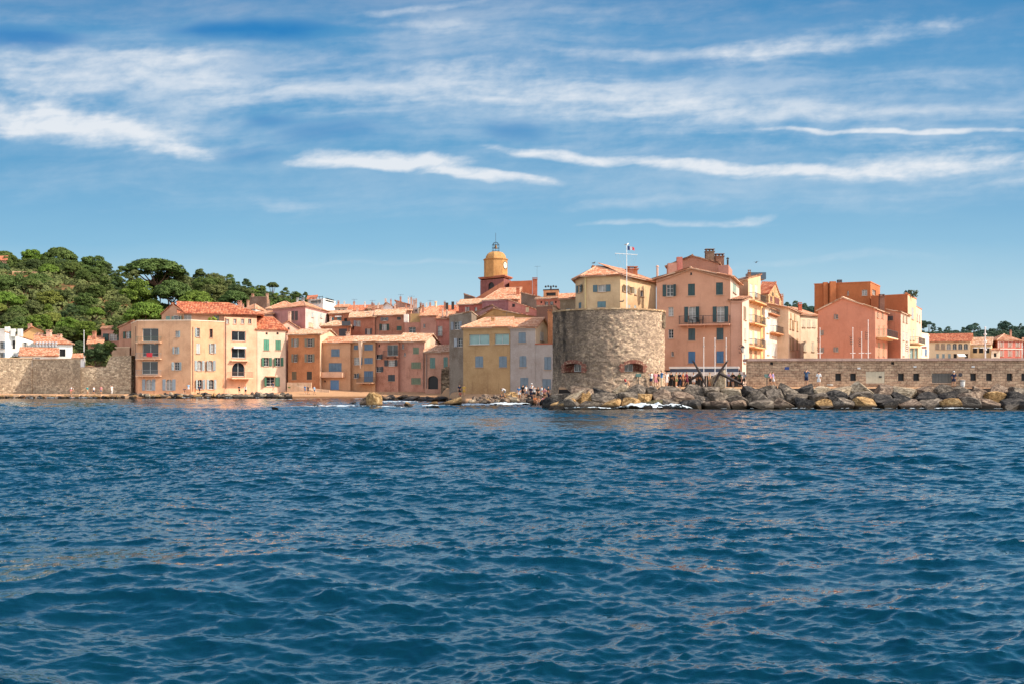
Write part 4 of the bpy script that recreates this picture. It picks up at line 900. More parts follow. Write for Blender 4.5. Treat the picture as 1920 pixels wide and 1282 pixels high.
    h = Bld('peeling_plaster_house', 'house of peeling purple-pink plaster below the church roof', 'house', stucco('#a06668', 1.0)); h.body(quad((904, 200), (953, 197), (958, 208), (910, 211)), (564, 0), 'shed', 560, 'tan', o=.1)
    h = Bld('pink_slant_house', 'pink house with one small window and a roof slanting down to the right', 'house', stucco('#c07a6c', .5)); h.body(quad((953, 196), (1007, 193), (1010, 205), (958, 208)), (582, 1), 'shedL', 561, 'orange', win={0: [(963, 573, 5, 6, 'd'), (989, 581, 6, 9, 'c', '#f0d49a')]}, o=.2)
    h = Bld('orange_roof_building', 'building under a big speckled orange roof directly below the church', 'house', stucco('#b87858', .5)); h.body(quad((906, 218), (972, 215), (980, 236), (914, 240)), (564, 0), 'gx', 541, 'orange', hipL=True); h.chimney(971, 219, 541, 565, 6, '#b5603c', 'cap')
    h = Bld('grey_gable_house', 'grey rubble gabled house right below the church nave', 'house', stucco('#7d6a5c', 1.0)); h.body(quad((977, 196), (1012, 194), (1016, 206), (982, 208)), (557, 1), 'shedL', 548, 'orange', o=.15)
    h = Bld('double_window_house', 'salmon house with two small white windows between round vents', 'house', stucco('#b9705a', .4))
    h.body(quad((1006, 170), (1050, 168), (1053, 178), (1010, 180)), (561, 0), 'shed', 556, 'tan', win={0: [(1024.5, 569.5, 7, 8, 'p'), (1034, 569.5, 7, 8, 'p'), (1015, 567, 3, 4, 'd'), (1042, 567, 3, 4, 'd')]})
    h.body(quad((1019, 174), (1047, 173), (1048, 178), (1021, 179)), (545, 0), 'flat', win={0: [(1033, 552, 18, 6, 'd')]}, z0=14, wall=stucco('#d08c5c', .4), cap='#3b3230')
    mb = MB(); p = XY(1033, 173.5); z = ZP(543, 173); mb.tube([(p.x, p.y, z), (p.x, p.y, z+.4)], .12, 6)
    for k in range(5): mb.lathe([(.05, 0), (.17, .1), (.14, .28), (.03, .34)], (p.x-.85+k*.42, p.y, z+.32+.06*(k % 2)), 8)
    h.part(mb, 'roof_ornament', paint('#1c1a1c'))
    h = Bld('plank_wall_house', 'brown plank clad low house left of the stone tower', 'house', louvre('#a0603e')); h.body(quad((1006, 160), (1042, 158), (1044, 164), (1010, 166)), (575, 0), 'shedL', 574, 'tan', o=.05)
    h = Bld('dormer_wall', 'pale sunlit sloping wall piece beside the brown planks', 'wall', stucco('#e3b48c', .3)); h.body(quad((1036, 152), (1050, 153), (1049, 156), (1036, 155)), (582, 1), 'shedL', 573, 'tan', o=.05)
    h = Bld('grey_brown_house', 'low grey-brown house with an orange roof touching the yellow building', 'house', stucco('#8d7a62', .6)); h.body(quad((1050, 152), (1081, 151), (1083, 160), (1053, 161)), (561, 0), 'shed', 550, 'orange', win={0: [(1066, 582, 9, 6, 'c', '#5c7f90')]})
    # pillar left of the tower
    # church
    c = Bld('church_tower', 'red and gold church bell tower with a domed top and wrought iron cage', 'church', stucco('#8a504a', .8))
    cs = quad((900.5, 263), (944.5, 257.5), (957.5, 263), (912, 270)); c.body(cs, (522, 1), 'none', win={0: [(921, 538, 11, 17, 'd', None, 2)]}, z0=12)
    mb = MB(); q = expand(cs, .35); z = ZP(522, 260)
    for zz, oo in ((z, .25), (z+.25, .5)):
        q = expand(cs, oo); v = [(p.x, p.y, h_) for h_ in (zz, zz+.26) for p in q]; mb.add(v, [(0, 3, 2, 1), (4, 5, 6, 7), (0, 1, 5, 4), (1, 2, 6, 5), (2, 3, 7, 6), (3, 0, 4, 7)])
    c.part(mb, 'cornice', stucco('#b0664a', .4))
    ctr = (cs[0]+cs[1]+cs[2]+cs[3])/4; ctr = Vector((XY(929.5, 262).x, 262)); a0 = math.radians(-90-22.5+13)
    def octo(r): return [(ctr.x+r*math.cos(a0+math.pi/4*k), ctr.y+r*math.sin(a0+math.pi/4*k)) for k in range(8)]
    def stack(prof, mat, name, sm=False):
        mb = MB(); vs = [(x, y, zz) for r, zz in prof for x, y in octo(r)]; n = 8
        mb.add(vs, [(i*n+k, i*n+(k+1) % n, (i+1)*n+(k+1) % n, (i+1)*n+k) for i in range(len(prof)-1) for k in range(n)]+[tuple(range((len(prof)-1)*n, len(prof)*n))]); return c.part(mb, name, mat)
    zb, zt, zd = ZP(521, 262), ZP(488, 262), ZP(472.5, 262); g = stucco('#b98444', .6); R = 21.5*262/F*1.04
    stack([(R, zb), (R, zt-.1), (R*1.03, zt-.1), (R*1.07, zt+.12), (R*1.07, zt+.2), (R*.93, zt+.22)], g, 'belfry_drum')
    stack([(R*.92, zt+.2)]+[(R*.9*math.cos(t)**.8*.75+R*.2, zt+.2+(zd-zt-.2)*math.sin(t)) for t in [math.pi/2*k/7*.98 for k in range(1, 8)]], g, 'dome')
    mb = MB(); k_, d_, r_ = ctr.x, ctr.y, .85; z0, z1, z2 = zd, ZP(457, 262), ZP(437, 262)
    for k in range(8):
        a = math.pi/4*k; x, y = k_+r_*math.cos(a), d_+r_*math.sin(a); mb.tube([(x, y, z0-.1), (x, y, z1-.3), (k_+r_*.7*math.cos(a), d_+r_*.7*math.sin(a), z1+.1), (k_, d_, z1+.35)], .05, 4)
    for zz in (z0+.15, z0+.9, z1-.35):
        pts = [(k_+r_*math.cos(t), d_+r_*math.sin(t), zz) for t in [math.pi/8*j for j in range(17)]]; mb.tube(pts, .045, 4, cap=False)
    mb.tube([(k_, d_, z1+.2), (k_, d_, z2)], .05, 5); cg = c.part(mb, 'iron_cage', paint('#2b3d4d', .5))
    mb = MB(); mb.lathe([(.08, 1.0), (.2, .9), (.28, .5), (.42, .1), (.4, .02)], (k_, d_, z0+.75), 12); c.part(mb, 'bell', paint('#8d6a3a', .4, .7), cg)
    # clock face on the right-hand facet
    aa = a0+math.pi/8+math.pi/4*1; 
    for kk in range(8):
        aa = a0+math.pi/8+math.pi/4*kk; nx, ny = math.cos(aa), math.sin(aa)
        if nx > .5 and ny < 0: best = (nx, ny)
    nx, ny = best; mb = MB(); cz = ZP(499, 262); ap = R*math.cos(math.pi/8)+.03; cc = Vector((ctr.x+nx*ap, ctr.y+ny*ap, cz)); tx = Vector((-ny, nx, 0))
    for r0, o_, m in ((.95, .02, 0), (.78, .05, 1)):
        mb.poly([cc+Vector((nx, ny, 0))*o_+tx*r0*math.cos(t)+Vector((0, 0, 1))*r0*math.sin(t) for t in [math.pi/12*j for j in range(24)]], m)
    for ang, L in ((.6, .45), (2.4, .65)):
        mb.tube([cc+Vector((nx, ny, 0))*.08, cc+Vector((nx, ny, 0))*.08+tx*L*math.cos(ang)+Vector((0, 0, L*math.sin(ang)))], .04, 4, m=0)
    c.part(mb, 'clock', [paint('#3a2c24'), paint('#efe4c8')])
    n = Bld('church_nave', 'brick red church nave and sloping wing at the foot of the bell tower', 'church', stucco('#a5603f', .4))
    n.root(quad((900, 256), (1000, 256)), 10)
    mb = MB(); Y0 = 256; pr = [(872, 592), (872, 569), (900, 554.5), (944.5, 527), (944.5, 592)]; f = [P(x, y, Y0) for x, y in pr]; bk = [v+Vector((0, 5.5, 0)) for v in f]
    mb.add(f+bk, [(0, 4, 3, 2, 1), (1, 2, 7, 6), (2, 3, 8, 7), (3, 4, 9, 8), (0, 1, 6, 5)]); n.part(mb, 'wing_wall', stucco('#a05f42', .4))
    mb = MB(); f = [P(x, y, 258) for x, y in ((955, 592), (955, 527.5), (978, 527), (998, 526), (998, 592))]; bk = [v+Vector((0, 9, 0)) for v in f]
    mb.add(f+bk, [(0, 4, 3, 2, 1), (1, 2, 7, 6), (2, 3, 8, 7), (3, 4, 9, 8)]); n.part(mb, 'nave_wall', stucco('#b05c35', .4))
    n.chimney(1003, 256, 524, 560, 9, '#a8583c', 'pots'); n.antenna(1007, 256, 499, 530, 0)
    f = Bld('side_chapel', 'small dark gable with a pale tiled slope left of the church tower', 'church', stucco('#6a5a50', .6)); f.body(quad((870, 250), (890, 248), (892, 256), (873, 257)), (558, 1), 'shedL', 551, 'orange', o=.1)

def town_right():
    h = Bld('yellow_building', 'yellow house with an angled front and hipped roof behind the stone tower', 'house', stucco('#c8a67a', .35))
    cs = quad((1079, 138.5), (1095, 134.5), (1163, 132.5), (1230, 143), (1215, 152), (1095, 152))
    T = '#4f7c88'
    h.body(cs, (516, 2), 'none', win={0: [(1087, 542, 6, 14, 's', T), (1087.5, 573, 5, 11, 'c', T)], 1: [(1128.5, 541, 16, 13, 's', T), (1128, 571, 16, 11, 'c', '#5b8f98')],
           2: [(1171, 541, 5, 12, 's', '#8a7446'), (1181, 544, 5, 12, 's', '#8a7446'), (1191.5, 547.5, 4, 11, 'c', '#c8c4a8'), (1204, 551, 6, 11, 'p'), (1191, 577, 4, 8, 'c', '#b8c4c0'), (1180, 576, 4, 8, 'c', '#b8c4c0')]}, z0=4)
    ez = ZP(516, 132.5); E = [Vector((p.x, p.y, ez)) for p in expand(cs, .55)]; pk = Vector((XY(1119, 141).x, 141, ZP(500, 141))); p2 = Vector((XY(1165, 147).x, 147, ZP(505, 147)))
    rb = MB(); corrug(rb, [E[0], E[1], pk]); corrug(rb, [E[1], E[2], pk]); corrug(rb, [E[2], E[3], p2, pk]); corrug(rb, [E[5], E[0], pk]); corrug(rb, [E[4], E[5], pk, p2]); corrug(rb, [E[3], E[4], p2])
    for a, b in ((E[1], pk), (E[2], pk), (E[3], p2), (pk, p2)): rb.tube([a+Vector((0, 0, .05)), b+Vector((0, 0, .05))], .11, 6)
    h.part(rb, 'roof', tiles('orange')); h.pipe(1, 1098, 519, 580, .08, '#e0c98e'); h.chimney(1185, 141, 506, 522, 19, '#b5693f', 'cap')
    mb = MB(); a = P(1111, 497, 141); mb.add([a, P(1111, 505, 141), P(1128, 503, 141), a+Vector((0, 3, 0)), P(1111, 505, 144), P(1128, 503, 144)], [(0, 1, 2), (3, 5, 4), (0, 2, 5, 3), (0, 3, 4, 1)]); h.part(mb, 'roof_gable', stucco('#c07840', .3))
    # ---- round tower
    tw = empty('stone_tower', 'massive round rubble stone tower beside the breakwater', 'tower', (XY(1141, 112).x, 112, 0))
    R1, R0, zt, zb = 104*112/F, 109*112/F, ZP(587, 112), -.5; wins = [(1077, 688.5, 31, 17), (1187, 688.5, 36, 16)]
    na, nz = 360, 150; ang = np.linspace(-np.pi, np.pi, na+1); zz = np.linspace(zb, zt, nz); A, Z = np.meshgrid(ang, zz)
    Rr = R0+(R1-R0)*sstep(Z, zb, 3.6)
    # individually bulging stones
    u = A*R1; rows = np.floor(Z/.27); off = (rows*0.37) % 1; cell = np.floor(u/.42+off+.35*gnoise(u*.6, Z*2)); 
    st = _T[(cell.astype(int)*7) % 256, (rows.astype(int)*13) % 256]
    Rr = Rr+(st-.5)*.10+gf(u*1.2, Z*1.6, 4)*.07
    px0 = tw.location.x; keep = np.ones((nz-1, na), bool); cutp = []
    for (px, py, pw, ph) in wins:
        Yf = 106.6; xa, xb = (px-pw/2-960)*Yf/F-px0, (px+pw/2-960)*Yf/F-px0; za, zb2 = ZP(py+ph/2, Yf), ZP(py-ph/2, Yf)
        aa, ab = math.asin(max(-1, xa/R1))-math.pi/2, math.asin(xb/R1)-math.pi/2
        am = (A[:-1, :-1]+A[1:, 1:])/2; zm = (Z[:-1, :-1]+Z[1:, 1:])/2; keep &= ~((am > aa) & (am < ab) & (zm > za) & (zm < zb2)); cutp.append((aa, ab, za, zb2))
    V = np.stack([Rr*np.cos(A), Rr*np.sin(A), Z], -1).reshape(-1, 3); q = grid_quads(nz, na+1)[keep.ravel()]
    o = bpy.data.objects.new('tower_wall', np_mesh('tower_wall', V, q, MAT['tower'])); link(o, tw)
    mb = MB(); pr = [(R1+.12, zt-.05), (R1+.14, zt+.1), (R1-.75, zt+.16), (R1-.8, zt-.9), (.1, zt-.9)]; mb.lathe(pr, (0, 0, 0), 96); o = mb.build('parapet', rubble('parapet_stone', '#b08c68', '#c9a67f', '#dcbf98', '#9a7a5c', 3, 1.5, .05), tw)
    mb = MB()
    for k in range(9): # square opening near the right rim
        a = -.42+k*.028; mb.box(((R1+.03)*math.cos(a), (R1+.03)*math.sin(a), zt-.95), .2, .19, 1.5, 0, Matrix.Rotation(a, 3, 'Z'))
    mb.build('blocked_opening', MAT['darkstone'], tw)
    for (aa, ab, za, zb2) in cutp:
        am = (aa+ab)/2; mb = MB(); n = 14; D = .85
        for k in range(n):
            a, b = aa+(ab-aa)*k/n, aa+(ab-aa)*(k+1)/n; f = lambda t, r, z: (r*math.cos(t), r*math.sin(t), z)
            arch = lambda t: zb2-.22*abs((t-am)/(ab-am))**2
            mb.poly([f(a, R1+.1, arch(a)), f(b, R1+.1, arch(b)), f(b, R1-D, arch(b)), f(a, R1-D, arch(a))]); mb.poly([f(a, R1+.12, za), f(a, R1-D, za), f(b, R1-D, za), f(b, R1+.12, za)])
            mb.poly([f(a, R1-D, za), f(a, R1-D, arch(a)), f(b, R1-D, arch(b)), f(b, R1-D, za)])
            mb.box(((R1+.06)*math.cos((a+b)/2), (R1+.06)*math.sin((a+b)/2), arch((a+b)/2)+.16), .26, abs(b-a)*R1*.86, .34, 0, Matrix.Rotation((a+b)/2, 3, 'Z'))
        for t, w in ((aa, -1), (ab, 1)):
            mb.poly([(r*math.cos(t), r*math.sin(t), z) for r, z in ((R1+.1, za), (R1-D, za), (R1-D, zb2), (R1+.1, zb2))])
            for j in range(5): z = za+(zb2-za)*(j+.5)/5-.05; t2 = t+w*(.03+.012*(j % 2)); mb.box(((R1+.05)*math.cos(t2), (R1+.05)*math.sin(t2), z), .25, .42+.12*(j % 2), (zb2-za)/5*.86, 0, Matrix.Rotation(t2, 3, 'Z'))
        wo = mb.build('gun_opening', MAT['brick'], tw)
        fm = MB(); tc = am+(.025 if am < -math.pi/2 else -.05); rr = R1-D+.12; Rm = Matrix.Rotation(tc+math.pi/2, 3, 'Z'); c = Vector((rr*math.cos(tc), rr*math.sin(tc), (za+zb2)/2-.02)); tv = Vector((-math.sin(tc), math.cos(tc), 0))
        for s_ in (-.5, 0, .5): fm.box(c+tv*s_, .07, .06, (zb2-za)*.8, 0, Rm)
        for s_ in (-1, 1): fm.box(c+Vector((0, 0, s_*(zb2-za)*.38)), 1.0, .06, .06, 0, Rm)
        fo = fm.build('window_frame', paint('#b9b9b4'), wo); gb = MB(); gb.box(c-Vector((math.cos(tc), math.sin(tc), 0))*.04, 1.0, .02, (zb2-za)*.76, 0, Rm); 
        gb.build('pane', glass('dark'), wo)
    # ---- big pink house
    h = Bld('pink_cafe_house', 'big salmon pink gabled house with dark green shutters above a cafe awning', 'house', stucco('#c48a6a', .2))
    G = '#2a5557'
    w = [(1256, 545, 13, 22, 's', G), (1296.5, 543.5, 13, 22, 'c', G), (1349, 541.5, 13, 23, 'c', G), (1258, 584.5, 9.5, 17, 'p'), (1297.5, 590, 14, 29, 's', G), (1351, 589.5, 14, 29, 's', G), (1258, 626, 9.5, 17, 'p'), (1297, 627, 13, 22, 'c', '#3b5c62'), (1350, 626, 13, 22, 'c', '#3b5c62'),
         (1261, 663, 5, 9, 'p'), (1297, 669.5, 13, 22, 'c', '#2478ab'), (1350, 669, 13.5, 22, 'c', '#2478ab'), (1296, 514, 3, 5, 'd')]
    w = [x for x in w if x]
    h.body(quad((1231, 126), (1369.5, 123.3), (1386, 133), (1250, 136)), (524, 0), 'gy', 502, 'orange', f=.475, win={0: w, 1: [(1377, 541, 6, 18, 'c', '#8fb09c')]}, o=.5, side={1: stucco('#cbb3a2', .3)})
    h.balcony(0, 1275, 1369.3, 607.5, .95, .95, '#33302f', '#c98b6c'); h.chimney(1232.5, 127, 502, 524, 4, '#c99a84', 'pipe')
    mb = MB(); A, B, d, n = h.edge(0)
    for k in range(64): # scalloped tile course under the rakes
        t = (k+.5)/64; x = A.lerp(B, t)+n*.12; r = t/.475 if t < .475 else (1-t)/.525; z = ZP(524, 125)+(ZP(502, 125)-ZP(524, 125))*r-.22; mb.box((x.x, x.y, z), .09, .24, .16)
    h.part(mb, 'rake_moulding', tiles('orange'))
    p = A.lerp(B, .55)+n*.6; mb = MB()   # little table and chairs on the balcony
    for k in (-1, 1):
        for dx in (-.2, .2): mb.box((p.x+k*.6+dx, p.y, ZP(607.5, 124)+.22), .05, .3, .44)
        mb.box((p.x+k*.6, p.y, ZP(607.5, 124)+.44), .45, .4, .05); mb.box((p.x+k*.82, p.y, ZP(607.5, 124)+.68), .05, .4, .45)
    mb.tube([(p.x, p.y, ZP(607.5, 124)), (p.x, p.y, ZP(607.5, 124)+.7)], .04, 5); mb.lathe([(.35, 0), (.35, .04)], (p.x, p.y, ZP(607.5, 124)+.7), 12); h.part(mb, 'balcony_table', paint('#2c2826'))
    h.wall = stucco('#c69076', .2)
    h.body(quad((1369.8, 123.25), (1391.5, 122.8), (1404, 131), (1386.5, 132.6)), (563, 0), 'shed', 556.5, 'brown', win={1: [(1396.5, 587.5, 5, 24, 'c', '#9a7f5c'), (1397, 627, 3, 22, 'c', '#a9c0b0'), (1396, 672, 4, 16, 'c', '#8fb8cc')]}, roofname='lower_roof', o=.3, side={1: stucco('#cbb3a2', .3)})
    h.pipe(0, 1391, 566, 690, .05, '#c07a58')
    h = Bld('upper_salmon_house', 'salmon house end rising behind the big pink house with brick chimneys', 'house', stucco('#b47a60', .3))
    h.body(quad((1250, 142), (1348, 138.5), (1360, 150), (1262, 154)), (500, 0), 'gy', 479, 'brown', f=.5, o=.25, win={0: [(1272, 500, 6, 8, 'd')]}, z0=8)
    h.chimney(1330.5, 141, 473, 494, 16, '#7d6350', 'pots'); h.chimney(1348.5, 141, 482, 500, 16, '#8a5e48', 'pots'); h.chimney(1364.5, 140, 487, 520, 3.6, '#4a4038', 'pipe')
    h.body(quad((1347, 137), (1366, 136.3), (1373, 143), (1353, 144)), (498, 0), 'flat', z0=8, wall=stucco('#b47a68', .3)); h.box('roof_vent', (*XY(1260, 137), ZP(504, 137)), 1.1, .9, 1.3, stucco('#b9806c', .3)); h.box('roof_vent', (*XY(1274, 138), ZP(500, 138)), .7, .7, 2.4, stucco('#b4685a', .3))
    # ---- cafe
    c = Bld('cafe_pavilion', 'white framed cafe terrace with canvas awning in front of the pink house', 'cafe', paint('#e9e4da')); c.root(quad((1250, 120), (1390, 118)), 2)
    p0, p1 = XY(1246, 119.5), XY(1397, 117.5); z = ZP(697, 118); R = Matrix.Rotation(math.atan2(p1.y-p0.y, p1.x-p0.x), 3, 'Z'); m = (p0+p1)/2; L = (p1-p0).length
    mb = MB(); mb.box((m.x, m.y-.2, ZP(700.5, 118)), L, 2.6, .42, 0, R); mb.box((m.x, m.y+.1, ZP(689, 119)), L*.86, 2.6, .22, 0, R); c.part(mb, 'canopy', paint('#eae5dc'))
    mb = MB(); mb.box((m.x, m.y, ZP(694.2, 119)), L*.84, 2.2, .4, 0, R); c.part(mb, 'clerestory', paint('#2f3c56', .25))
    for k in range(7): mb = MB(); q = p0.lerp(p1, (k+.05)/6.1); mb.box((q.x, q.y-1.2, (2.1+z)/2), .1, .1, z-2.1); c.part(mb, 'post', paint('#d8d2c6'))
    mb = MB(); mb.box((m.x, m.y+1.9, 3.0), L*.97, .1, 2.0, 0, R); c.part(mb, 'shop_front', glass('dark'))
    # ---- receding street row
    h = Bld('balcony_house', 'cream yellow house with stacked iron balconies right of the pink house', 'house', stucco('#d8ac82', .25))
    w = [(1408, 545, 5, 24, 'c', '#cfd8d0'), (1417.5, 546, 5, 24, 'c', '#cfd8d0'), (1408, 592, 5, 28, 'c', '#cfd8d0'), (1417, 593, 5, 28, 'c', '#b8946c'), (1408, 632, 5, 24, 'c', '#cfd8d0'), (1417, 632, 5, 24, 'c', '#cfd8d0'), (1408, 662, 5, 18, 'c', '#b88a5c'), (1417, 662, 5, 18, 'c', '#b88a5c')]
    h.body(quad((1384, 137), (1403, 134), (1426, 141.5), (1412, 150)), (521, 1), 'shed', 514, 'brown', win={1: w}, o=.2)
    for y in (571, 611, 653): h.balcony(1, 1404, 1426, y, .8, .95, '#4a4440', '#e0a870')
    p = XY(1417, 143); h.box('roof_terrace', (p.x, p.y, ZP(519, 143)), 2.2, 2.4, .9, paint('#3c5468', .3)); h.chimney(1405, 140, 512, 522, 5, '#9a6a4c')
    h = Bld('loggia_strip_house', 'narrow ochre house with dark loggias in the receding street row', 'house', stucco('#d9aa62', .3))
    h.body(quad((1424, 144.5), (1427, 142), (1434, 146), (1430, 151)), (566, 1), 'flat', win={1: [(1430, 585, 4, 14, 'd'), (1430, 608, 4, 12, 'd'), (1430, 640, 4, 10, 'd')]}, cap='#c08a5c')
    h = Bld('stone_attic_house', 'unplastered stone house with a red roof and small red shutters above the street row', 'house', rubble('pale_rubble', '#b08a60', '#cfae82', '#e2c89e', '#8a6a48', 3, 1.5, .06))
    h.body(quad((1424, 160), (1441, 158), (1465, 170), (1440, 178)), (551, 1), 'gx', 533, 'red', win={1: [(1446, 561, 4, 9, 'c', '#7d3a2c'), (1456, 565, 8, 12, 'c', '#8a3f2c'), (1449, 552, 2, 6, 'd')]}, o=.15)
    h.o['label'] = 'unplastered stone house with a red roof rising above the street row'
    h.chimney(1466, 171, 556, 580, 5, '#c99a78')
    specs = [('white_row_house', 'white and cream street house with a dark brown roof wall above it', '#dcc8b4', (1434.5, 144, 1461, 154), 575, [(1440, 590, 4, 12), (1439, 618, 4, 14), (1440, 655, 4, 20), (1449, 610, 5, 24), (1451, 655, 6, 24), (1456, 612, 3, 20)], '#cfd6d2'),
             ('blush_row_house', 'narrow blush street house in the middle of the receding row', '#e0b090', (1461.4, 154.2, 1478, 160), 588, [(1466, 612, 3, 16), (1472, 650, 3, 18)], '#d8c8b4'),
             ('cream_row_house', 'tall cream street house with many narrow ochre shutters', '#d4b494', (1478.4, 152, 1500, 163), 578, [(1483, 593, 2.5, 10), (1490, 596, 3, 12), (1482, 608, 3, 18), (1487, 610, 3, 18), (1495, 612, 3, 18), (1482, 645, 3, 22), (1487, 645, 3, 22), (1495, 645, 3, 20)], '#c49a5c')]
    for nm, lab, col, (a, Ya, b, Yb), e, ws, sc in specs:
        h = Bld(nm, lab, 'house', stucco(col, .35)); A, B = XY(a, Ya), XY(b, Yb); d = (B-A).normalized(); n = Vector((-d.y, d.x)); 
        h.body([A, B, B+n*7, A+n*7], (e, 0), 'shed', e-9, 'brown' if nm[0] != 'c' else 'bright', win={0: [(x, y, w_, h_, 'c', sc) for x, y, w_, h_ in ws]}, o=.35)
        if nm[0] == 'w': h.balcony(0, 1443, 1459, 627, .9, .9, '#2e2a2a', '#c98a5c'); h.balcony(0, 1440, 1456, 592, .5, .4, '#3a3230', '#b8754c')
    h = Bld('pale_end_house', 'pale cream blank-shuttered house at the right end of the street row', 'house', stucco('#d3bb9c', .25)); A, B = XY(1500.5, 163.2), XY(1533, 167)
    h.body([A, B, B+Vector((-1, 9)), A+Vector((-1, 9))], (590, 0), 'shed', 577, 'bright', win={0: [(x, y, 6, 14, 'c', '#d6c8a4') for x in (1507, 1517, 1526) for y in (607,)]+[(x, 650, 5, 18, 'c', '#d6c8a4') for x in (1509, 1524)]}, o=.4); h.chimney(1500, 170, 572, 584, 6, '#b8583c')
    # ---- right block
    h = Bld('coral_gable_house', 'coral pink gabled house with small grey shutters and a bright balcony side', 'house', stucco('#c07c62', .2))
    g_ = '#9a9088'
    h.body(quad((1534, 150.5), (1641, 147), (1664, 156), (1570, 163)), (583, 0), 'gy', 558, 'tan', f=.44, win={0: [(1569, 594, 5, 9, 'sl', g_), (1539, 624, 5, 9, 'sr', g_), (1539.5, 656, 5, 9, 'sr', g_), (1569, 655, 6, 9, 'sl', g_)],
           1: [(1646, 591, 3.5, 10, 'c', '#a07c58'), (1655, 592, 4, 10, 'c', '#a07c58'), (1648, 622, 4, 22, 'c', '#b98c5c'), (1657, 622, 4, 22, 'c', '#b98c5c'), (1648, 655, 4, 26, 'c', '#b98c5c'), (1657, 655, 4, 26, 'c', '#b98c5c')]}, o=.3)
    h.balcony(1, 1642, 1664, 635.5, 1.5, .95, '#4c4a48', '#e8c8a0')
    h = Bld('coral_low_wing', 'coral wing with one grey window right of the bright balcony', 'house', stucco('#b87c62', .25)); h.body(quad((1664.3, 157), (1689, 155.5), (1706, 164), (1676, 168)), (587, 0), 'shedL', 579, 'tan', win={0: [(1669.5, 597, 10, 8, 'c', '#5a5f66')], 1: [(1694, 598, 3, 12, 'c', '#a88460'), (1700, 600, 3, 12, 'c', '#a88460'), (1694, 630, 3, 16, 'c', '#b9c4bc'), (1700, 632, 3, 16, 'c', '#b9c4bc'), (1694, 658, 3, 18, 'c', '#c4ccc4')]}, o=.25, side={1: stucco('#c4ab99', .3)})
    h = Bld('burnt_orange_block', 'burnt orange flat-roofed block rising behind the coral gable', 'apartment house', stucco('#b0622f', .25))
    h.body(quad((1527, 178), (1632, 174), (1650, 182), (1600, 192)), (534, 0), 'flat', win={0: [(1590, 550, 3, 8, 'p'), (1621, 549, 10, 11, 'p')], 1: [(1639, 549, 7, 10, 'p')]}, cap='#b8683a', z0=3)
    A, B, d, n = h.edge(0); mb = MB()
    for px, wd, y in ((1548, 8, 530), (1562, 11, 528.5)): u, Y = ray_u(px, A, B); p = A+d*u+n*.3; z1 = ZP(y, Y); mb.box((p.x, p.y, z1/2), wd*Y/F, .6, z1)
    h.part(mb, 'pilaster', stucco('#b0622f', .25)); h.chimney(1574, 178, 525, 536, 8, '#55535a', 'none'); h.antenna(1623, 178, 531, 538, 3); h.antenna(1634, 178, 533, 538, 3)
    h = Bld('orange_terrace_block', 'lower orange block with a planted roof terrace and a tall brown chimney', 'apartment house', stucco('#ab5c30', .25))
    h.body(quad((1633, 172), (1702, 168), (1718, 177), (1660, 186)), (557, 0), 'flat', win={1: [(1711, 588, 4, 22, 'c', '#a9b4b8'), (1707, 628, 3, 20, 'c', '#c0c8b8'), (1713, 628, 3, 20, 'c', '#c0c8b8')]}, cap='#b8683a', z0=2, side={1: stucco('#cbae88', .3)})
    h.chimney(1653, 160, 557, 582, 9, '#7a5242', 'pots'); h.chimney(1699, 169, 549, 562, 4.5, '#b06a40', 'none'); h.balcony(1, 1703, 1716, 646, 1.6, .9, '#4c4a48', '#e0c49c')
    mb = MB(); p = XY(1709, 171)
    for k in range(120): mb.box((p.x+rnd.uniform(-.7, .8), p.y+rnd.uniform(-1, 2), ZP(557, 171)+rnd.uniform(0, 1.0)), .25, .04, .18, 0, Euler((rnd.random()*3, rnd.random()*3, rnd.random()*3)).to_matrix())
    h.part(mb, 'terrace_plant', paint('#3c4a2c', .8))
    h = Bld('green_glass_shop', 'shop front of green glass panes under a cream slab', 'shop', stucco('#e3c598', .25)); h.body(quad((1705, 163), (1723, 164.5), (1725, 169), (1708, 169)), (650, 0), 'flat', win={0: [(1710, 662, 8, 20, 'g', '#teal'), (1718, 662, 7, 20, 'g', '#teal')]}, cap='#e3c598')
    h = Bld('pinkish_slab_house', 'narrow pale pink house at the right end of the orange blocks', 'house', stucco('#d9b09a', .25)); h.body(quad((1714, 182), (1717, 180), (1728, 188), (1722, 194)), (575, 1), 'flat', win={1: [(1720, 596, 2, 14, 'c', '#b9a08c'), (1724, 598, 2, 14, 'c', '#b9a08c')]}, cap='#b86a4a', z0=2)
    h = Bld('white_balcony_house', 'small white house with a red awning left of the long arcaded building', 'house', stucco('#e0cdb4', .25)); h.body(quad((1718, 196), (1740, 203), (1742, 212), (1722, 212)), (624, 0), 'flat', win={0: [(1726, 640, 5, 7, 'd'), (1727, 660, 4, 12, 'd'), (1736, 660, 4, 12, 'c', '#4a7ea8')]}, cap='#e6d8c0')
    A, B, d, n = h.edge(0); p = A+d*1.6+n*.5; h.box('awning', (p.x, p.y, ZP(652, 199)), 1.6, .9, .3, paint('#8a3a44'))
    h = Bld('arcade_building', 'long cream building with six arched upper windows under a red tiled roof', 'building', stucco('#dcbd94', .2))
    w = [(x, 649.5, 8, 11, 'p' if i > 1 else 'c', '#b99a78', 2) for i, x in enumerate((1757.5, 1768, 1779, 1790, 1800.5, 1811))]+[(1758, 667, 5, 8, 'c', '#8fb0b4'), (1769, 667, 5, 8, 'c', '#8fb0b4'), (1780, 667, 5, 8, 'c', '#8fb0b4'), (1791, 667, 6, 8, 'd'), (1812, 667, 6, 8, 'd')]
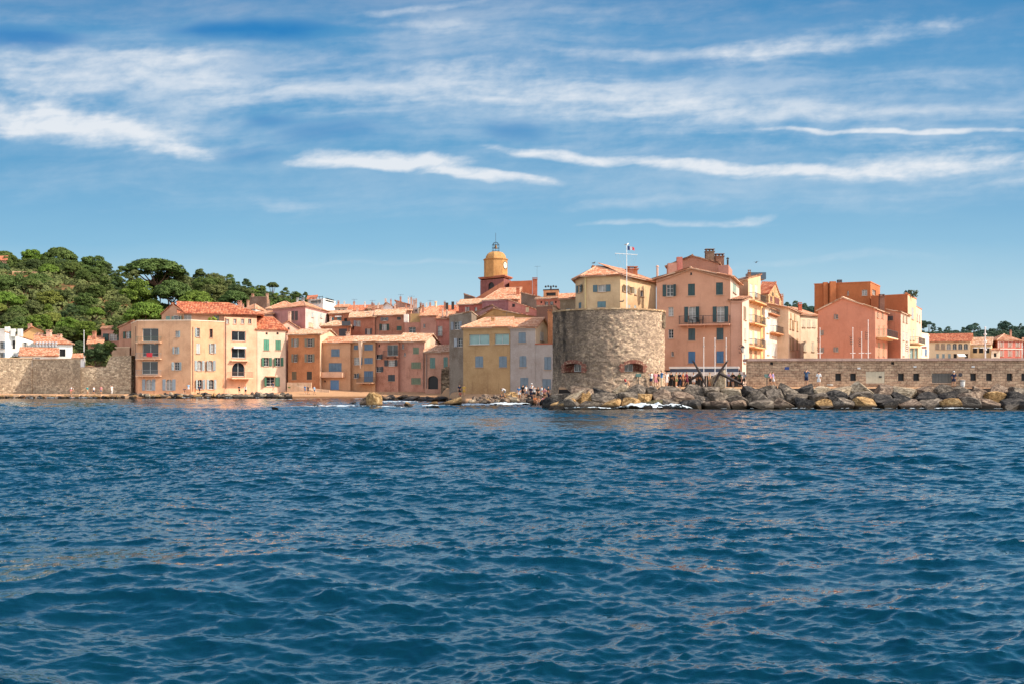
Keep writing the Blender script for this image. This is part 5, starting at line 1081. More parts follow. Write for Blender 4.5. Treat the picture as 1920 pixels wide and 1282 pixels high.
    h.body(quad((1739, 243), (1819, 240), (1824, 256), (1745, 260)), (641, 0), 'gx', 626.5, 'red', win={0: w}); p = XY(1803, 238.5); mb = MB(); mb.box((p.x, p.y, ZP(666, 239)), 1.7, 1.2, .1, 0, Euler((.5, 0, 0)).to_matrix()); h.part(mb, 'awning', paint('#f0ece4'))
    h = Bld('awning_house', 'low cream house with three white awnings under a tan roof', 'house', stucco('#dab988', .3))
    h.body(quad((1819.3, 241), (1858, 239), (1862, 252), (1824, 254)), (647, 0), 'gx', 633, 'tan', win={0: [(1828, 657, 8, 9, 'd'), (1839.5, 657, 8, 9, 'd'), (1851.5, 657, 7, 9, 'd')]})
    for x in (1828, 1839.5, 1851.5): p = XY(x, 239.5); h.box('awning', (p.x, p.y-.2, ZP(652, 240)), .95, .8, .2, paint('#efeae0'))
    h = Bld('red_white_house', 'red house with white window surrounds and an orange roof at the right edge', 'house', stucco('#b0594a', .25))
    W3 = [(x, y, 4, 10, 'c', '#a58a78') for x in (1878, 1893.5, 1908) for y in (645, 662)]
    h.body(quad((1845, 258), (1870.5, 246), (1917, 250), (1895, 268)), (638, 1), 'hip', 627, 'orange', win={1: W3}); A, B, d, n = h.edge(1); mb = MB()
    for px, y0, y1, wd in [(1871.5, 638, 672, 2), (1916, 638, 672, 2)]+[(x+s_*3.4, y-6, y+6, 1.3) for x in (1878, 1893.5, 1908) for y in (645, 662) for s_ in (-1, 1)]:
        u, Y = ray_u(px, A, B); p = A+d*u+n*.03; z0_, z1_ = ZP(y1, Y), ZP(y0, Y); mb.box((p.x, p.y, (z0_+z1_)/2), wd*Y/F, .1, z1_-z0_)
    for y in (639.5, 654): m_ = A.lerp(B, .5)+n*.06; mb.box((m_.x, m_.y, ZP(y, 248)), (B-A).length, .14, .2, 0, Matrix.Rotation(math.atan2(d.y, d.x), 3, 'Z'))
    h.part(mb, 'stone_trim', paint('#e2cfc0')); h.chimney(1895, 256, 622, 630, 3, '#c08a70')
    h = Bld('low_cream_house', 'low cream house between the awning house and the red house', 'house', stucco('#e2cbb0', .2)); h.body(quad((1858.5, 236), (1873, 236), (1874, 243), (1860, 243)), (657, 0), 'shed', 653, 'orange', win={0: [(1866, 665, 5, 7, 'd')]}, o=.15)
    h = Bld('corner_house', 'brick red house cut off by the right edge', 'house', stucco('#a8523e', .3)); h.body(quad((1918, 252), (1990, 252), (1992, 266), (1920, 266)), (640, 0), 'gx', 634, 'orange', win={0: [(1924, 655, 5, 9, 'p')]})
    h = Bld('hidden_red_gable', 'low red roof peeping out between the arcaded building and the red house', 'house', stucco('#b05a48', .3)); h.body(quad((1828, 275), (1848, 274), (1850, 286), (1830, 287)), (640, 0), 'shed', 632, 'red')
    # ---- breakwater wall
    b = Bld('breakwater_wall', 'long brown dressed stone wall on the breakwater with small square windows', 'wall', MAT['ashlar'])
    cs = quad((1399, 109.5), (2250, 106.5), (2250, 111), (1403, 113)); xs = [1571.7, 1599.7, 1689.4, 1718, 1825, 1854.5, 1893, 1920.5, 1960, 2000]
    w = [(x, 706.5, 11, 13.5, 'd') for x in xs]+[(1641, 707, 35, 22, 'o', '#cdbda0'), (1766, 708.5, 37, 18, 'o', '#5a554e'), (1447, 681, 6, 5, 'd'), (1674, 680.5, 6, 5, 'd')]
    b.body(cs, (676.5, 0), 'none', win={0: w})
    mb = MB(); R = Matrix.Rotation(math.atan2(cs[1].y-cs[0].y, cs[1].x-cs[0].x), 3, 'Z'); L = (cs[1]-cs[0]).length; k = 40; ez = b.last[1]
    for i in range(k): p = cs[0].lerp(cs[1], (i+.5)/k); mb.box((p.x+.2, p.y+1.4, ez+.13+rnd.uniform(-.004, .004)), L/k-.012, 3.3, .26, 0, R)
    b.part(mb, 'coping', stucco('#b49284', .5))
    A, B, d, n = b.edge(0)
    def onw(px, py, o=.06): u, Y = ray_u(px, A, B); p = A+d*u+n*o; return (p.x, p.y, ZP(py, Y))
    mb = MB()
    for px, py in ((1610, 690), (1715, 687), (1824, 687)): mb.box(onw(px-1.5, py), .12, .14, .16); mb.box(onw(px+1.5, py), .12, .14, .16)
    b.part(mb, 'wall_lights', paint('#eceae6')); mb = MB(); mb.box(onw(1475.5, 690, .03), .45, .04, .28); b.part(mb, 'plaque', paint('#2c4a86')); mb = MB(); c = Vector(onw(1800.5, 702, .05)); mb.add([c+Vector((.2*math.cos(t), 0, .2*math.sin(t))) for t in [k*math.pi/8 for k in range(16)]], [tuple(range(16))]); b.part(mb, 'round_sign', paint('#2c2a33'))
    mb = MB(); mb.box(onw(1650, 706, .12), .26, .05, .2); b.part(mb, 'letter_slot', paint('#33302c'))
# ------------------------------------------------------------------ rocks
def rock_mesh(seed, mats_, flat=1.0):
    r = random.Random(seed); bm = bmesh.new(); bmesh.ops.create_icosphere(bm, subdivisions=5, radius=1)
    pl = []
    for b in ((1, 0, 0), (-1, 0, 0), (0, 1, 0), (0, -1, 0), (0, 0, 1), (0, 0, -1)):
        n = (Vector(b)+Vector((r.gauss(0, .28), r.gauss(0, .28), r.gauss(0, .28)))).normalized(); pl.append((n, r.uniform(.52, .68)))
    for k in range(r.randint(3, 6)):
        n = Vector((r.gauss(0, 1), r.gauss(0, 1), r.gauss(0, .9))).normalized(); pl.append((n, r.uniform(.62, .8)))
    V = np.array([v.co[:] for v in bm.verts]); s = seed*3.1
    n1 = gf(V[:, 0]*1.7+s, V[:, 1]*1.7+V[:, 2]*1.3, 4); n2 = gf(V[:, 2]*5+s, V[:, 0]*4+V[:, 1]*4, 4)
    for i, v in enumerate(bm.verts):
        k = 1.0
        for n, d in pl:
            t = n.dot(v.co)
            if t > d: k = min(k, d/t)
        v.co = v.co*(k*1.32*(1+.03*n1[i]+.028*n2[i]))
    me = bpy.data.meshes.new('boulder'); bm.to_mesh(me); bm.free(); me.materials.append(mats_)
    me.polygons.foreach_set('use_smooth', [False]*len(me.polygons)); me.update(); return me
@cached
def rock_mat(c1, c2, c3):
    t = NT('rock'); p = t.obj(); w = t.pos(); oi = t.node('ShaderNodeObjectInfo').outputs['Random']
    q = t.node('ShaderNodeVectorMath', {'operation': 'ADD'}, i0=p, i1=t.node('ShaderNodeCombineXYZ', X=t.m('MULTIPLY', oi, 40)).outputs[0]).outputs[0]
    n = t.noise(q, 1.9, 7, .75, 1.2); n2 = t.noise(t.mapping(q, (1, 1, 3), rot=(.6, .3, 0)), 3.2, 6, .75)
    c = t.ramp(n, [(.38, lin(c1)), (.5, lin(c2)), (.62, lin(c3))])
    c = t.mix(t.m('MULTIPLY', t.m('SUBTRACT', n2, .55, clamp=True), 5, clamp=True), c, lin(c1, .6))
    z = t.node('ShaderNodeSeparateXYZ', Vector=w).outputs[2]
    wet = t.m('SUBTRACT', 1.0, t.m('MULTIPLY', t.m('SUBTRACT', z, t.m('MULTIPLY', n, .5)), 4, clamp=True), clamp=True)
    c = t.mix(wet, c, lin('#2b2216'))
    return t.out(c, t.m('SUBTRACT', .95, t.m('MULTIPLY', wet, .5)), t.bump(t.m('ADD', n2, t.m('MULTIPLY', t.noise(q, 9, 5, .75), .5)), .9, .06), spec=.25)
RC = {'ochre': ('#4a3822', '#94744a', '#c9a878'), 'dark slate': ('#1a1a1c', '#343230', '#625c55'), 'grey': ('#302c28', '#5f564c', '#948878'), 'pale': ('#5f5344', '#96866f', '#c6b69c'), 'olive': ('#2c2a1e', '#5a553c', '#8a8060'), 'brown': ('#382d26', '#6e5d4f', '#a8947e')}
ORD = ['first', 'second', 'third', 'fourth', 'fifth', 'sixth', 'seventh', 'eighth', 'ninth', 'tenth', 'eleventh', 'twelfth', 'thirteenth', 'fourteenth', 'fifteenth', 'sixteenth', 'seventeenth', 'eighteenth', 'nineteenth', 'twentieth']
def ordn(k):
    if k < 20: return ORD[k]
    t = {2: 'twenty', 3: 'thirty', 4: 'forty', 5: 'fifty', 6: 'sixty', 7: 'seventy'}[(k+1)//10]
    return ({'twenty': 'twentieth', 'thirty': 'thirtieth', 'forty': 'fortieth', 'fifty': 'fiftieth', 'sixty': 'sixtieth', 'seventy': 'seventieth'}[t]) if (k+1) % 10 == 0 else t+'-'+ORD[(k+1) % 10-1]
def build_rocks():
    ms = [rock_mesh(k, rock_mat(*RC['grey'])) for k in range(12)]; r = random.Random(21)
    def put(name, px, Y, z, w, d, h, col, label, group, rot=None):
        o = bpy.data.objects.new(name, ms[r.randrange(12)]); link(o); o.location = ((px-960)*Y/F, Y, z)
        o.rotation_euler = rot or (r.uniform(-.35, .35), r.uniform(-.5, .5), r.uniform(0, 6.3)); 
        o.scale = (w/2*1.12, d/2*1.12, h/2*1.15)
        o.material_slots[0].link = 'OBJECT'; o.material_slots[0].material = rock_mat(*RC[col]); tag(o, label, 'rock', group)
        return o
    rows = [('waterline', 104.0, .25, 40, .0, ['ochre', 'grey', 'dark slate', 'brown', 'brown', 'grey']), ('middle', 105.3, .95, 38, 18, ['dark slate', 'grey', 'brown', 'grey', 'grey', 'dark slate', 'ochre']), ('top', 106.3, 1.5, 34, 8, ['pale', 'grey', 'grey', 'pale', 'brown', 'dark slate'])]
    for rn, Y, z, step, off, cols in rows:
        px = 1062+off if rn != 'waterline' else 1050; k = 0; cnt = {}
        while px < 1975:
            w = step*r.uniform(.85, 1.3); c = r.choice(cols)
            if rn == 'waterline' and px < 1460 and r.random() < .25: c = 'olive'
            cnt[c] = cnt.get(c, 0)
            wm = w*Y/F; tilt = r.uniform(-.15, .35) if px > 1450 else r.uniform(-.2, .2)
            put('boulder', px+w/2, Y+r.uniform(-.3, .3), z+r.uniform(-.12, .12), wm*r.uniform(.88, 1.08), r.uniform(1.2, 1.8), r.uniform(.95, 1.4), c, f"{ordn(cnt[c])} {c} boulder from the stone tower in the {rn} row of the breakwater", 'boulders of the breakwater', (r.uniform(-.3, .3), tilt, r.choice([0, math.pi])+r.uniform(-.4, .4)))
            cnt[c] += 1; px += w*.93; k += 1
    # slanting slabs at the foot of the tower
    for i, (px, Y, z, w, h, tl) in enumerate([(1062, 105.2, .75, 3.6, .6, -.65), (1075, 105.6, 1.0, 3.4, .55, -.6), (1052, 104.6, .3, 3.0, .6, -.5)]):
        put('slab', px, Y, z, w, 1.6, h, ['pale', 'brown', 'ochre'][i], ['pale slanting slab leaning on the foot of the round tower', 'brown slanting slab behind the pale one at the foot of the tower', 'ochre slab at the waterline below the round tower'][i], None, (0, tl, .1))
    for i, (px, Y, z, w, h) in enumerate([(1040, 106.5, .2, 1.9, 1.2), (1046, 105.2, .0, 2.0, .9), (1054, 106.8, .9, 1.8, 1.1), (1034, 107.5, .0, 1.6, .8)]): put('boulder', px, Y, z, w, 2, h, ['dark slate', 'ochre', 'grey', 'brown'][i], f"{['dark slate', 'ochre', 'grey', 'brown'][i]} boulder tucked under the left foot of the round tower", None)
    # brown heap in front of the ochre and lavender houses
    cnt = {}
    for i in range(44):
        px = 884+i*3.55+r.uniform(-3, 3); t = r.random(); t = (i*.618) % 1
        if px > 990: t *= .8
        Y = 122.5+t*5.0; z = .05+t*.75*math.sin(min(1, max(0, (px-870)/70))*1.57)*r.uniform(.8, 1.1)
        c = r.choice(['brown', 'ochre', 'pale', 'brown']) if px < 985 else r.choice(['dark slate', 'brown'])
        cnt[c] = cnt.get(c, 0); put('heap_rock', px, Y, z, r.uniform(.9, 1.9), r.uniform(.8, 1.5), r.uniform(.6, 1.0), c, f"{ordn(cnt[c])} {c} rock from the left in the jagged heap below the lavender house", 'rocks heaped below the shore houses'); cnt[c] += 1
    # rocks in the bay
    bay = [(700, 109, .45, 1.5, 1.75, 'ochre', 'tall pointed ochre rock standing in the bay with a gull on top', (.1, .1, .2)), (688, 109.6, .2, 1.6, 1.0, 'brown', 'low brown rock leaning against the pointed rock in the bay', None),
           (812, 115, .08, 1.3, .5, 'ochre', 'flat ochre rock in the surf right of the pointed rock', None), (852, 118, .2, 1.9, .8, 'ochre', 'wide ochre rock in the surf in front of the ochre house', None), (838, 119, .1, 1.4, .5, 'brown', 'brown rock beside the wide ochre rock in the surf', None),
           (765, 114, .1, .9, .5, 'ochre', 'small ochre rock awash in the bay', None), (750, 111, .03, 1.1, .3, 'pale', 'pale flat rock just above the foam in the bay', None), (818, 108, .02, .8, .25, 'brown', 'tiny brown rock nearest to the sea in the bay', None),
           (662, 130, .05, 1.1, .35, 'dark slate', 'dark rock awash left of the pointed rock', None), (590, 112, .04, .6, .3, 'brown', 'tiny rock awash far left in the bay', None), (516, 104, .02, .7, .2, 'brown', 'lone brown rock at the left end of the foam line', None)]
    for px, Y, z, w, h, c, lab, rt in bay: put('bay_rock', px, Y, z, w, w*.9, h, c, lab, None, rt)
    cnt = 0
    for i in range(26):
        px = 708+i*6+r.uniform(-3, 3); Y = 148+r.uniform(0, 26); put('reef_rock', px, Y, .05+r.uniform(0, .2), r.uniform(1.2, 2.6), r.uniform(1, 2), r.uniform(.4, .7), r.choice(['brown', 'dark slate', 'brown']), f"{ordn(i)} flat brown rock from the left in the low reef off the beach", 'flat rocks of the low reef')
    for i in range(70):
        px = 244+i*4.3+r.uniform(-2, 2); t = r.random(); Y = 181.8+t*3.2; put('shore_rock', px, Y, .1+t*.5, r.uniform(.5, 1.5), r.uniform(.5, 1.2), r.uniform(.35, .85), r.choice(['brown', 'pale', 'grey', 'ochre', 'dark slate']), f"{ordn(i)} small rock from the left along the foot of the left houses", 'small rocks along the left shore')
    for i in range(24):
        px = 2+i*10+r.uniform(-3, 3); put('quay_rock', px, 181.6+r.uniform(0, 1), .12, r.uniform(.6, 1.6), .8, r.uniform(.4, .75), r.choice(['brown', 'ochre', 'dark slate']), f"{ordn(i)} rock from the left at the foot of the quay path", 'rocks at the foot of the quay path')

# ------------------------------------------------------------------ trees
@cached
def leaf_mat(a, b):
    t = NT('foliage'); p = t.obj(); oi = t.node('ShaderNodeObjectInfo').outputs['Random']
    n = t.noise(p, 5.5, 4, .7); n2 = t.noise(t.pos(), .22, 3, .5)
    c = t.mix(t.m('MULTIPLY', t.m('SUBTRACT', n, .35, clamp=True), 3.0, clamp=True), lin(a), lin(b))
    c = t.mix(t.m('MULTIPLY', n2, .5), c, lin(a, .75))
    c = t.mix(t.m('MULTIPLY', oi, .35), c, lin('#6a6a2c', .8))
    return t.out(c, .7, spec=.15)
LF = {'bright': ('#46611f', '#7c983e'), 'mid': ('#384c25', '#667d40'), 'dark': ('#2f4226', '#566a42'), 'yellow': ('#5a6426', '#8f964c'), 'olive': ('#4a5430', '#788250'), 'far': ('#3a544c', '#5c7a68')}
def crown_mesh(kind, seed):
    r = np.random.default_rng(seed); cl = []
    if kind == 'umbrella':
        for i in range(95):
            a = r.uniform(0, 2*np.pi); q = r.uniform(0, 1)**.5; x, y = q*np.cos(a)*.85, q*np.sin(a)*.85
            cl.append((x, y, .62*(1-q**2.2)+r.uniform(-.05, .06)+.2, r.uniform(.15, .27), .62))
        for i in range(14):
            a = r.uniform(0, 2*np.pi); q = r.uniform(.3, .85); cl.append((q*np.cos(a), q*np.sin(a), .2+r.uniform(-.1, .05), r.uniform(.12, .2), .5))
    elif kind == 'round':
        for i in range(95):
            v = r.normal(size=3); v /= np.linalg.norm(v); q = r.uniform(.35, .88); cl.append((v[0]*q, v[1]*q, .75+v[2]*q*.85, r.uniform(.15, .3), .8))
    elif kind == 'ragged':
        for i in range(60):
            z = r.uniform(0, 1.7); q = (1-abs(z-.7)/1.15)*.8*r.uniform(.4, 1.15); a = r.uniform(0, 2*np.pi); cl.append((q*np.cos(a), q*np.sin(a), z, r.uniform(.12, .26), .7))
    elif kind == 'bush':
        for i in range(60):
            v = r.normal(size=3); v /= np.linalg.norm(v); q = r.uniform(.4, .9); cl.append((v[0]*q, v[1]*q, .4+v[2]*q*.5, r.uniform(.14, .26), .8))
    V = []; n = 0
    for (x, y, z, s, fl) in cl:
        m = int(1500*s**1.5)+12; d = r.normal(size=(m, 3)); d /= np.linalg.norm(d, axis=1)[:, None]; d[:, 2] = np.where(d[:, 2] < -.3, -d[:, 2], d[:, 2])
        c = np.array([x, y, z])+d*np.array([s, s, s*fl])*r.uniform(.65, 1.05, (m, 1))
        nn = d+r.normal(size=(m, 3))*.45; nn /= np.linalg.norm(nn, axis=1)[:, None]
        t = np.cross(nn, r.normal(size=(m, 3))); t /= np.linalg.norm(t, axis=1)[:, None]; b = np.cross(nn, t); w = r.uniform(.017, .04, (m, 1))
        V.append(np.stack([c-t*w-b*w*.6, c+t*w-b*w*.6, c+t*w*.7+b*w*.8, c-t*w*.7+b*w*.8], 1).reshape(-1, 3)); n += m
    return np_mesh('crown', np.concatenate(V), np.arange(n*4).reshape(n, 4), leaf_mat(*LF['mid']), smooth=False)
CR = {}
def bark(): return paint('#6a5040', .95)
def tree(px, ytop, wpx, Y, kind, tint, label, group, hf=None, seed=None):
    if not CR:
        for k in ('umbrella', 'round', 'ragged', 'bush'): CR[k] = [crown_mesh(k, 10*j+len(k)) for j in range(3)]
    x = (px-960)*Y/F; g = gz(x, Y)-.3; zt = ZP(ytop, Y); R = wpx*Y/F/2; top = {'umbrella': .95, 'round': 1.55, 'ragged': 1.85, 'bush': .95}[kind]
    sz = R*(hf or 1.0); zb = zt-top*sz
    o = empty({'umbrella': 'umbrella_pine', 'round': 'round_tree', 'ragged': 'ragged_pine', 'bush': 'shrub'}[kind], label, 'shrub' if kind == 'bush' else 'tree', (x, Y, g), group)
    c = bpy.data.objects.new('crown', rnd.choice(CR[kind])); link(c, o); c.location = (0, 0, zb-g); c.scale = (R, R, sz); c.rotation_euler = (0, 0, rnd.uniform(0, 6.3))
    c.material_slots[0].link = 'OBJECT'; c.material_slots[0].material = leaf_mat(*LF[tint])
    if kind == 'bush': return o
    mb = MB(); h = max(zb-g, .5); tr = max(.16, R*.055); lx = rnd.uniform(-.1, .1)*h; base = Vector((lx, 0, h*.75)); mb.tube([(0, 0, -.5), (lx*.4, .1, h*.4), base], tr, 6, r2=tr*.75)
    for k in range(7 if kind == 'umbrella' else 5):
        a = 2*math.pi*k/7+rnd.random(); q = R*rnd.uniform(.35, .7); zz = zb-g+sz*(.42 if kind == 'umbrella' else rnd.uniform(.4, 1.0)); e = Vector((q*math.cos(a), q*math.sin(a), zz))
        mid = base.lerp(e, .5)+Vector((0, 0, -.06*R)); mb.tube([base, mid, e], tr*.55, 5, r2=tr*.2)
    mb.build('trunk', bark(), o); return o
def build_trees():
    G = 'trees on the wooded hill above the old town'
    sky = [(8, 471, 44, 340, 'umbrella', 'mid'), (60, 466, 50, 342, 'round', 'bright'), (112, 464, 66, 345, 'umbrella', 'mid'), (176, 480, 62, 340, 'round', 'mid'), (205, 494, 40, 335, 'ragged', 'dark'), (290, 485.5, 122, 322, 'umbrella', 'mid'),
           (228, 499, 44, 330, 'ragged', 'mid'), (374, 503, 46, 330, 'ragged', 'dark'), (402, 511, 44, 330, 'round', 'olive'), (432, 514, 44, 335, 'ragged', 'mid'), (462, 522, 38, 335, 'ragged', 'dark'), (489, 535, 26, 335, 'round', 'mid'), (511, 529, 24, 340, 'umbrella', 'dark'), (535, 539, 30, 335, 'ragged', 'mid'), (555, 547, 24, 332, 'round', 'mid'), (573, 547, 20, 332, 'ragged', 'dark'),
           (645, 572, 12, 300, 'round', 'mid'), (-40, 470, 60, 340, 'round', 'mid'), (-100, 470, 60, 340, 'umbrella', 'mid')]
    for i, (a, b, c, d, k, t) in enumerate(sky):
        kn = {'umbrella': 'umbrella pine', 'round': 'round-crowned tree', 'ragged': 'ragged pine'}[k]
        lab = 'huge umbrella pine with open spreading crown on the hill skyline above the flat-topped block' if i == 5 else ('tiny round tree between the roofs right of the white cubic house' if i == 16 else f"{kn} {ordn(i)} along the hill skyline counted from the left")
        if i >= 17: lab = f"{kn} just beyond the left edge, {['nearer', 'farther'][i-17]} one"
        tree(a, b, c, d, k, t, lab, G, hf=.62 if i == 5 else None)
    second = [(105, 486, 62, 325, 'umbrella', 'mid'), (92, 496, 44, 310, 'umbrella', 'bright'), (136, 492, 46, 312, 'umbrella', 'mid'), (73, 513, 60, 296, 'umbrella', 'mid'), (18, 515, 84, 290, 'round', 'mid'), (10, 547, 60, 262, 'umbrella', 'bright'), (196, 512, 60, 305, 'ragged', 'olive'), (160, 508, 44, 310, 'round', 'dark'),
              (258, 522, 74, 300, 'round', 'bright'), (252, 506, 50, 312, 'ragged', 'olive'), (325, 527, 78, 300, 'umbrella', 'mid'), (400, 531, 60, 305, 'round', 'olive'), (368, 545, 70, 290, 'umbrella', 'bright'), (440, 545, 60, 300, 'umbrella', 'mid'), (485, 552, 60, 300, 'umbrella', 'mid'), (530, 556, 50, 305, 'round', 'mid'), (275, 567, 88, 236, 'umbrella', 'bright'), (128, 522, 44, 300, 'round', 'olive'), (40, 492, 40, 318, 'ragged', 'dark'), (0, 493, 44, 318, 'umbrella', 'dark')]
    for i in range(22):
        a = 338+i*11.2; y = np.interp(a, [338, 374, 402, 450, 500, 575, 600], [530, 516, 520, 531, 545, 560, 566]); second.append((a, y+rnd.uniform(-2, 7), rnd.uniform(34, 46), rnd.uniform(312, 328), rnd.choice(['round', 'round', 'ragged']), rnd.choice(['mid', 'olive', 'dark', 'bright'])))
    second += [(318, 505, 60, 330, 'round', 'mid'), (342, 515, 46, 328, 'round', 'olive'), (300, 514, 50, 332, 'round', 'dark')]
    for i in range(14): second.append((4+i*16, np.interp(4+i*16, [0, 150, 230], [480, 480, 512])+rnd.uniform(0, 12), rnd.uniform(36, 50), rnd.uniform(322, 332), 'round', rnd.choice(['mid', 'dark', 'mid'])))
    for i, (a, b, c, d, k, t) in enumerate(second): tree(a, b, c, d, k, t, ('bright green umbrella pine low behind the flat-topped block' if i == 16 else f"{t} green {k if k != 'round' else 'round-crowned'} tree, {ordn(i)} of the second tier below the skyline"), G)
    n = 0
    for Y, y0 in ((300, 560), (285, 545), (272, 556), (262, 572), (252, 586), (244, 600)):
        for px in range(-60, 660 if Y > 280 else 470, 31 if Y > 260 else 27):
            x = px+rnd.uniform(-10, 10)
            gy = 720-(gz((x-960)*Y/F, Y)-H)*F/Y
            if x > 520 and Y < 285: continue
            if (95 < x < 135 and Y == 285) or (95 < x < 125 and Y == 300) or rnd.random() < .1 or n > 125: continue
            hpx = rnd.uniform(22, 36)*262/Y; yt = gy-hpx; w = rnd.uniform(32, 56)*262/Y
            if yt < 500 or (x > 420 and yt < 545): continue
            k = rnd.choice(['round', 'round', 'umbrella', 'ragged', 'round']); t = rnd.choice(['mid', 'dark', 'olive', 'mid', 'yellow', 'bright'])
            tree(x, yt, w, Y+rnd.uniform(-4, 4), k, t, f"{t} green {k if k != 'round' else 'round-crowned'} tree on the slope, {ordn(n % 20)} of {['lowest', 'low', 'middle', 'upper', 'high', 'far', 'top'][n//20]} slope trees", G, hf=.9 if k != 'umbrella' else None); n += 1
    # shrubs by the wall and near houses
    o = tree(186, 641, 46, 192.5, 'round', 'dark', 'big dark shrub hanging over the stepped sea wall', None, hf=1.0); o.name = 'wall_shrub'
    tree(205, 640, 30, 193, 'bush', 'mid', 'green shrub beside the big dark shrub on the sea wall', None, hf=1.3); tree(172, 655, 30, 192.5, 'bush', 'dark', 'low dark shrub at the left foot of the wall shrub', None, hf=1.6)
    for i, (x, y, w, Y) in enumerate([(146, 640, 30, 220), (120, 612, 40, 236), (95, 618, 30, 240), (185, 628, 40, 236), (205, 612, 36, 240), (160, 600, 44, 240), (130, 595, 50, 244), (60, 600, 50, 250), (25, 603, 50, 252), (230, 600, 40, 230)]):
        tree(x, y, w, Y, 'round' if i > 2 else 'bush', rnd.choice(['mid', 'dark', 'bright']), f"leafy tree {ordn(i)} of those just behind the white houses", 'trees behind the white houses', hf=1.1)
    tree(542, 724, 6, 195, 'bush', 'bright', 'small green shrub at the foot of the downpipe by the orange house', None)
    # far hills
    r = random.Random(3); G2 = 'pines on the far hills at the right'
    fx = [(1476, 566, 24), (1492, 564, 26), (1508, 568, 26), (1522, 574, 20)]+[(1731, 601, 18), (1742, 603, 12), (1751, 606, 14), (1762, 614, 20), (1778, 612, 22), (1792, 619, 16), (1806, 613, 22), (1822, 609, 22), (1829, 606, 12), (1836, 612, 9), (1845, 618, 20), (1860, 615, 16), (1872, 612, 10), (1884, 602, 22), (1900, 610, 26), (1914, 606, 10), (1926, 611, 24), (1950, 610, 26)]
    for i, (x, y, w) in enumerate(fx): tree(x, y, w*1.15, 640+r.uniform(-20, 20), r.choice(['umbrella', 'round', 'ragged']), 'far', f"dark far pine, {ordn(i)} from the left on the right-hand hills", G2)
    for i in range(44):
        x = 1725+i*5.6; tree(x, 621+r.uniform(-3, 4), r.uniform(20, 30), 560+r.uniform(-30, 30), 'round', 'far', f"bluish green round tree, {ordn(i)} from the left low on the right-hand hills", G2)
    for i in range(8): tree(1470+i*8.5, 574+r.uniform(-2, 4), 24, 560, 'round', 'far', f"bluish green tree, {ordn(i)} in the gap between street row and coral house", G2)
    # undergrowth
    R = np.random.default_rng(4); V = []; n = 0
    px = R.uniform(-200, 700, 5200); Y = R.uniform(214, 342, 5200); X = (px-960)*Y/F; Z = ground_z(X, Y); dens = fbm(X*.09+3, Y*.09, 3)
    ok = (dens > .36) & ~((px > 240) & (Y < 236)); X, Y, Z = X[ok], Y[ok], Z[ok]
    for x, y, z in zip(X, Y, Z):
        m = 40; s = R.uniform(.7, 1.9); d = R.normal(size=(m, 3)); d /= np.linalg.norm(d, axis=1)[:, None]; d[:, 2] = abs(d[:, 2]); c = np.array([x, y, z])+d*s*np.array([1, 1, .8])
        t = np.cross(d+R.normal(size=(m, 3))*.4, R.normal(size=(m, 3))); t /= np.linalg.norm(t, axis=1)[:, None]; b = np.cross(d, t); w = R.uniform(.16, .34, (m, 1))
        V.append(np.stack([c-t*w-b*w, c+t*w-b*w, c+t*w+b*w, c-t*w+b*w], 1).reshape(-1, 3)); n += m
    o = bpy.data.objects.new('undergrowth', np_mesh('undergrowth', np.concatenate(V), np.arange(n*4).reshape(n, 4), leaf_mat(*LF['olive']), smooth=False)); link(o); tag(o, 'green scrub covering the hillside between the trees', 'scrub', kind='stuff')
    for i, (x, y, w, hh, Y) in enumerate([(46, 517, 46, 18, 305), (108, 540, 26, 12, 296), (100, 527, 22, 8, 300), (222, 563, 30, 9, 296)]):
        h = Bld('hillside_wall', ['long ochre retaining wall among the pines high on the left', 'short orange earth wall below the left pines', 'small stone wall under the umbrella pines', 'low pale wall on the hillside above the terrace block'][i], 'wall', stucco('#c08f66', 1.0)); h.body(rect((x-w/2, Y), (x+w/2, Y+2), 1.2), (y-hh/2+2, 0), 'flat', cap='#c9a07a')
    h = Bld('hill_villa', 'villa with a red roof half hidden by pines at the far left', 'villa', stucco('#d09a78', .4)); h.body(quad((-12, 322), (12, 321), (14, 332), (-8, 333)), (489, 0), 'gx', 481, 'red')

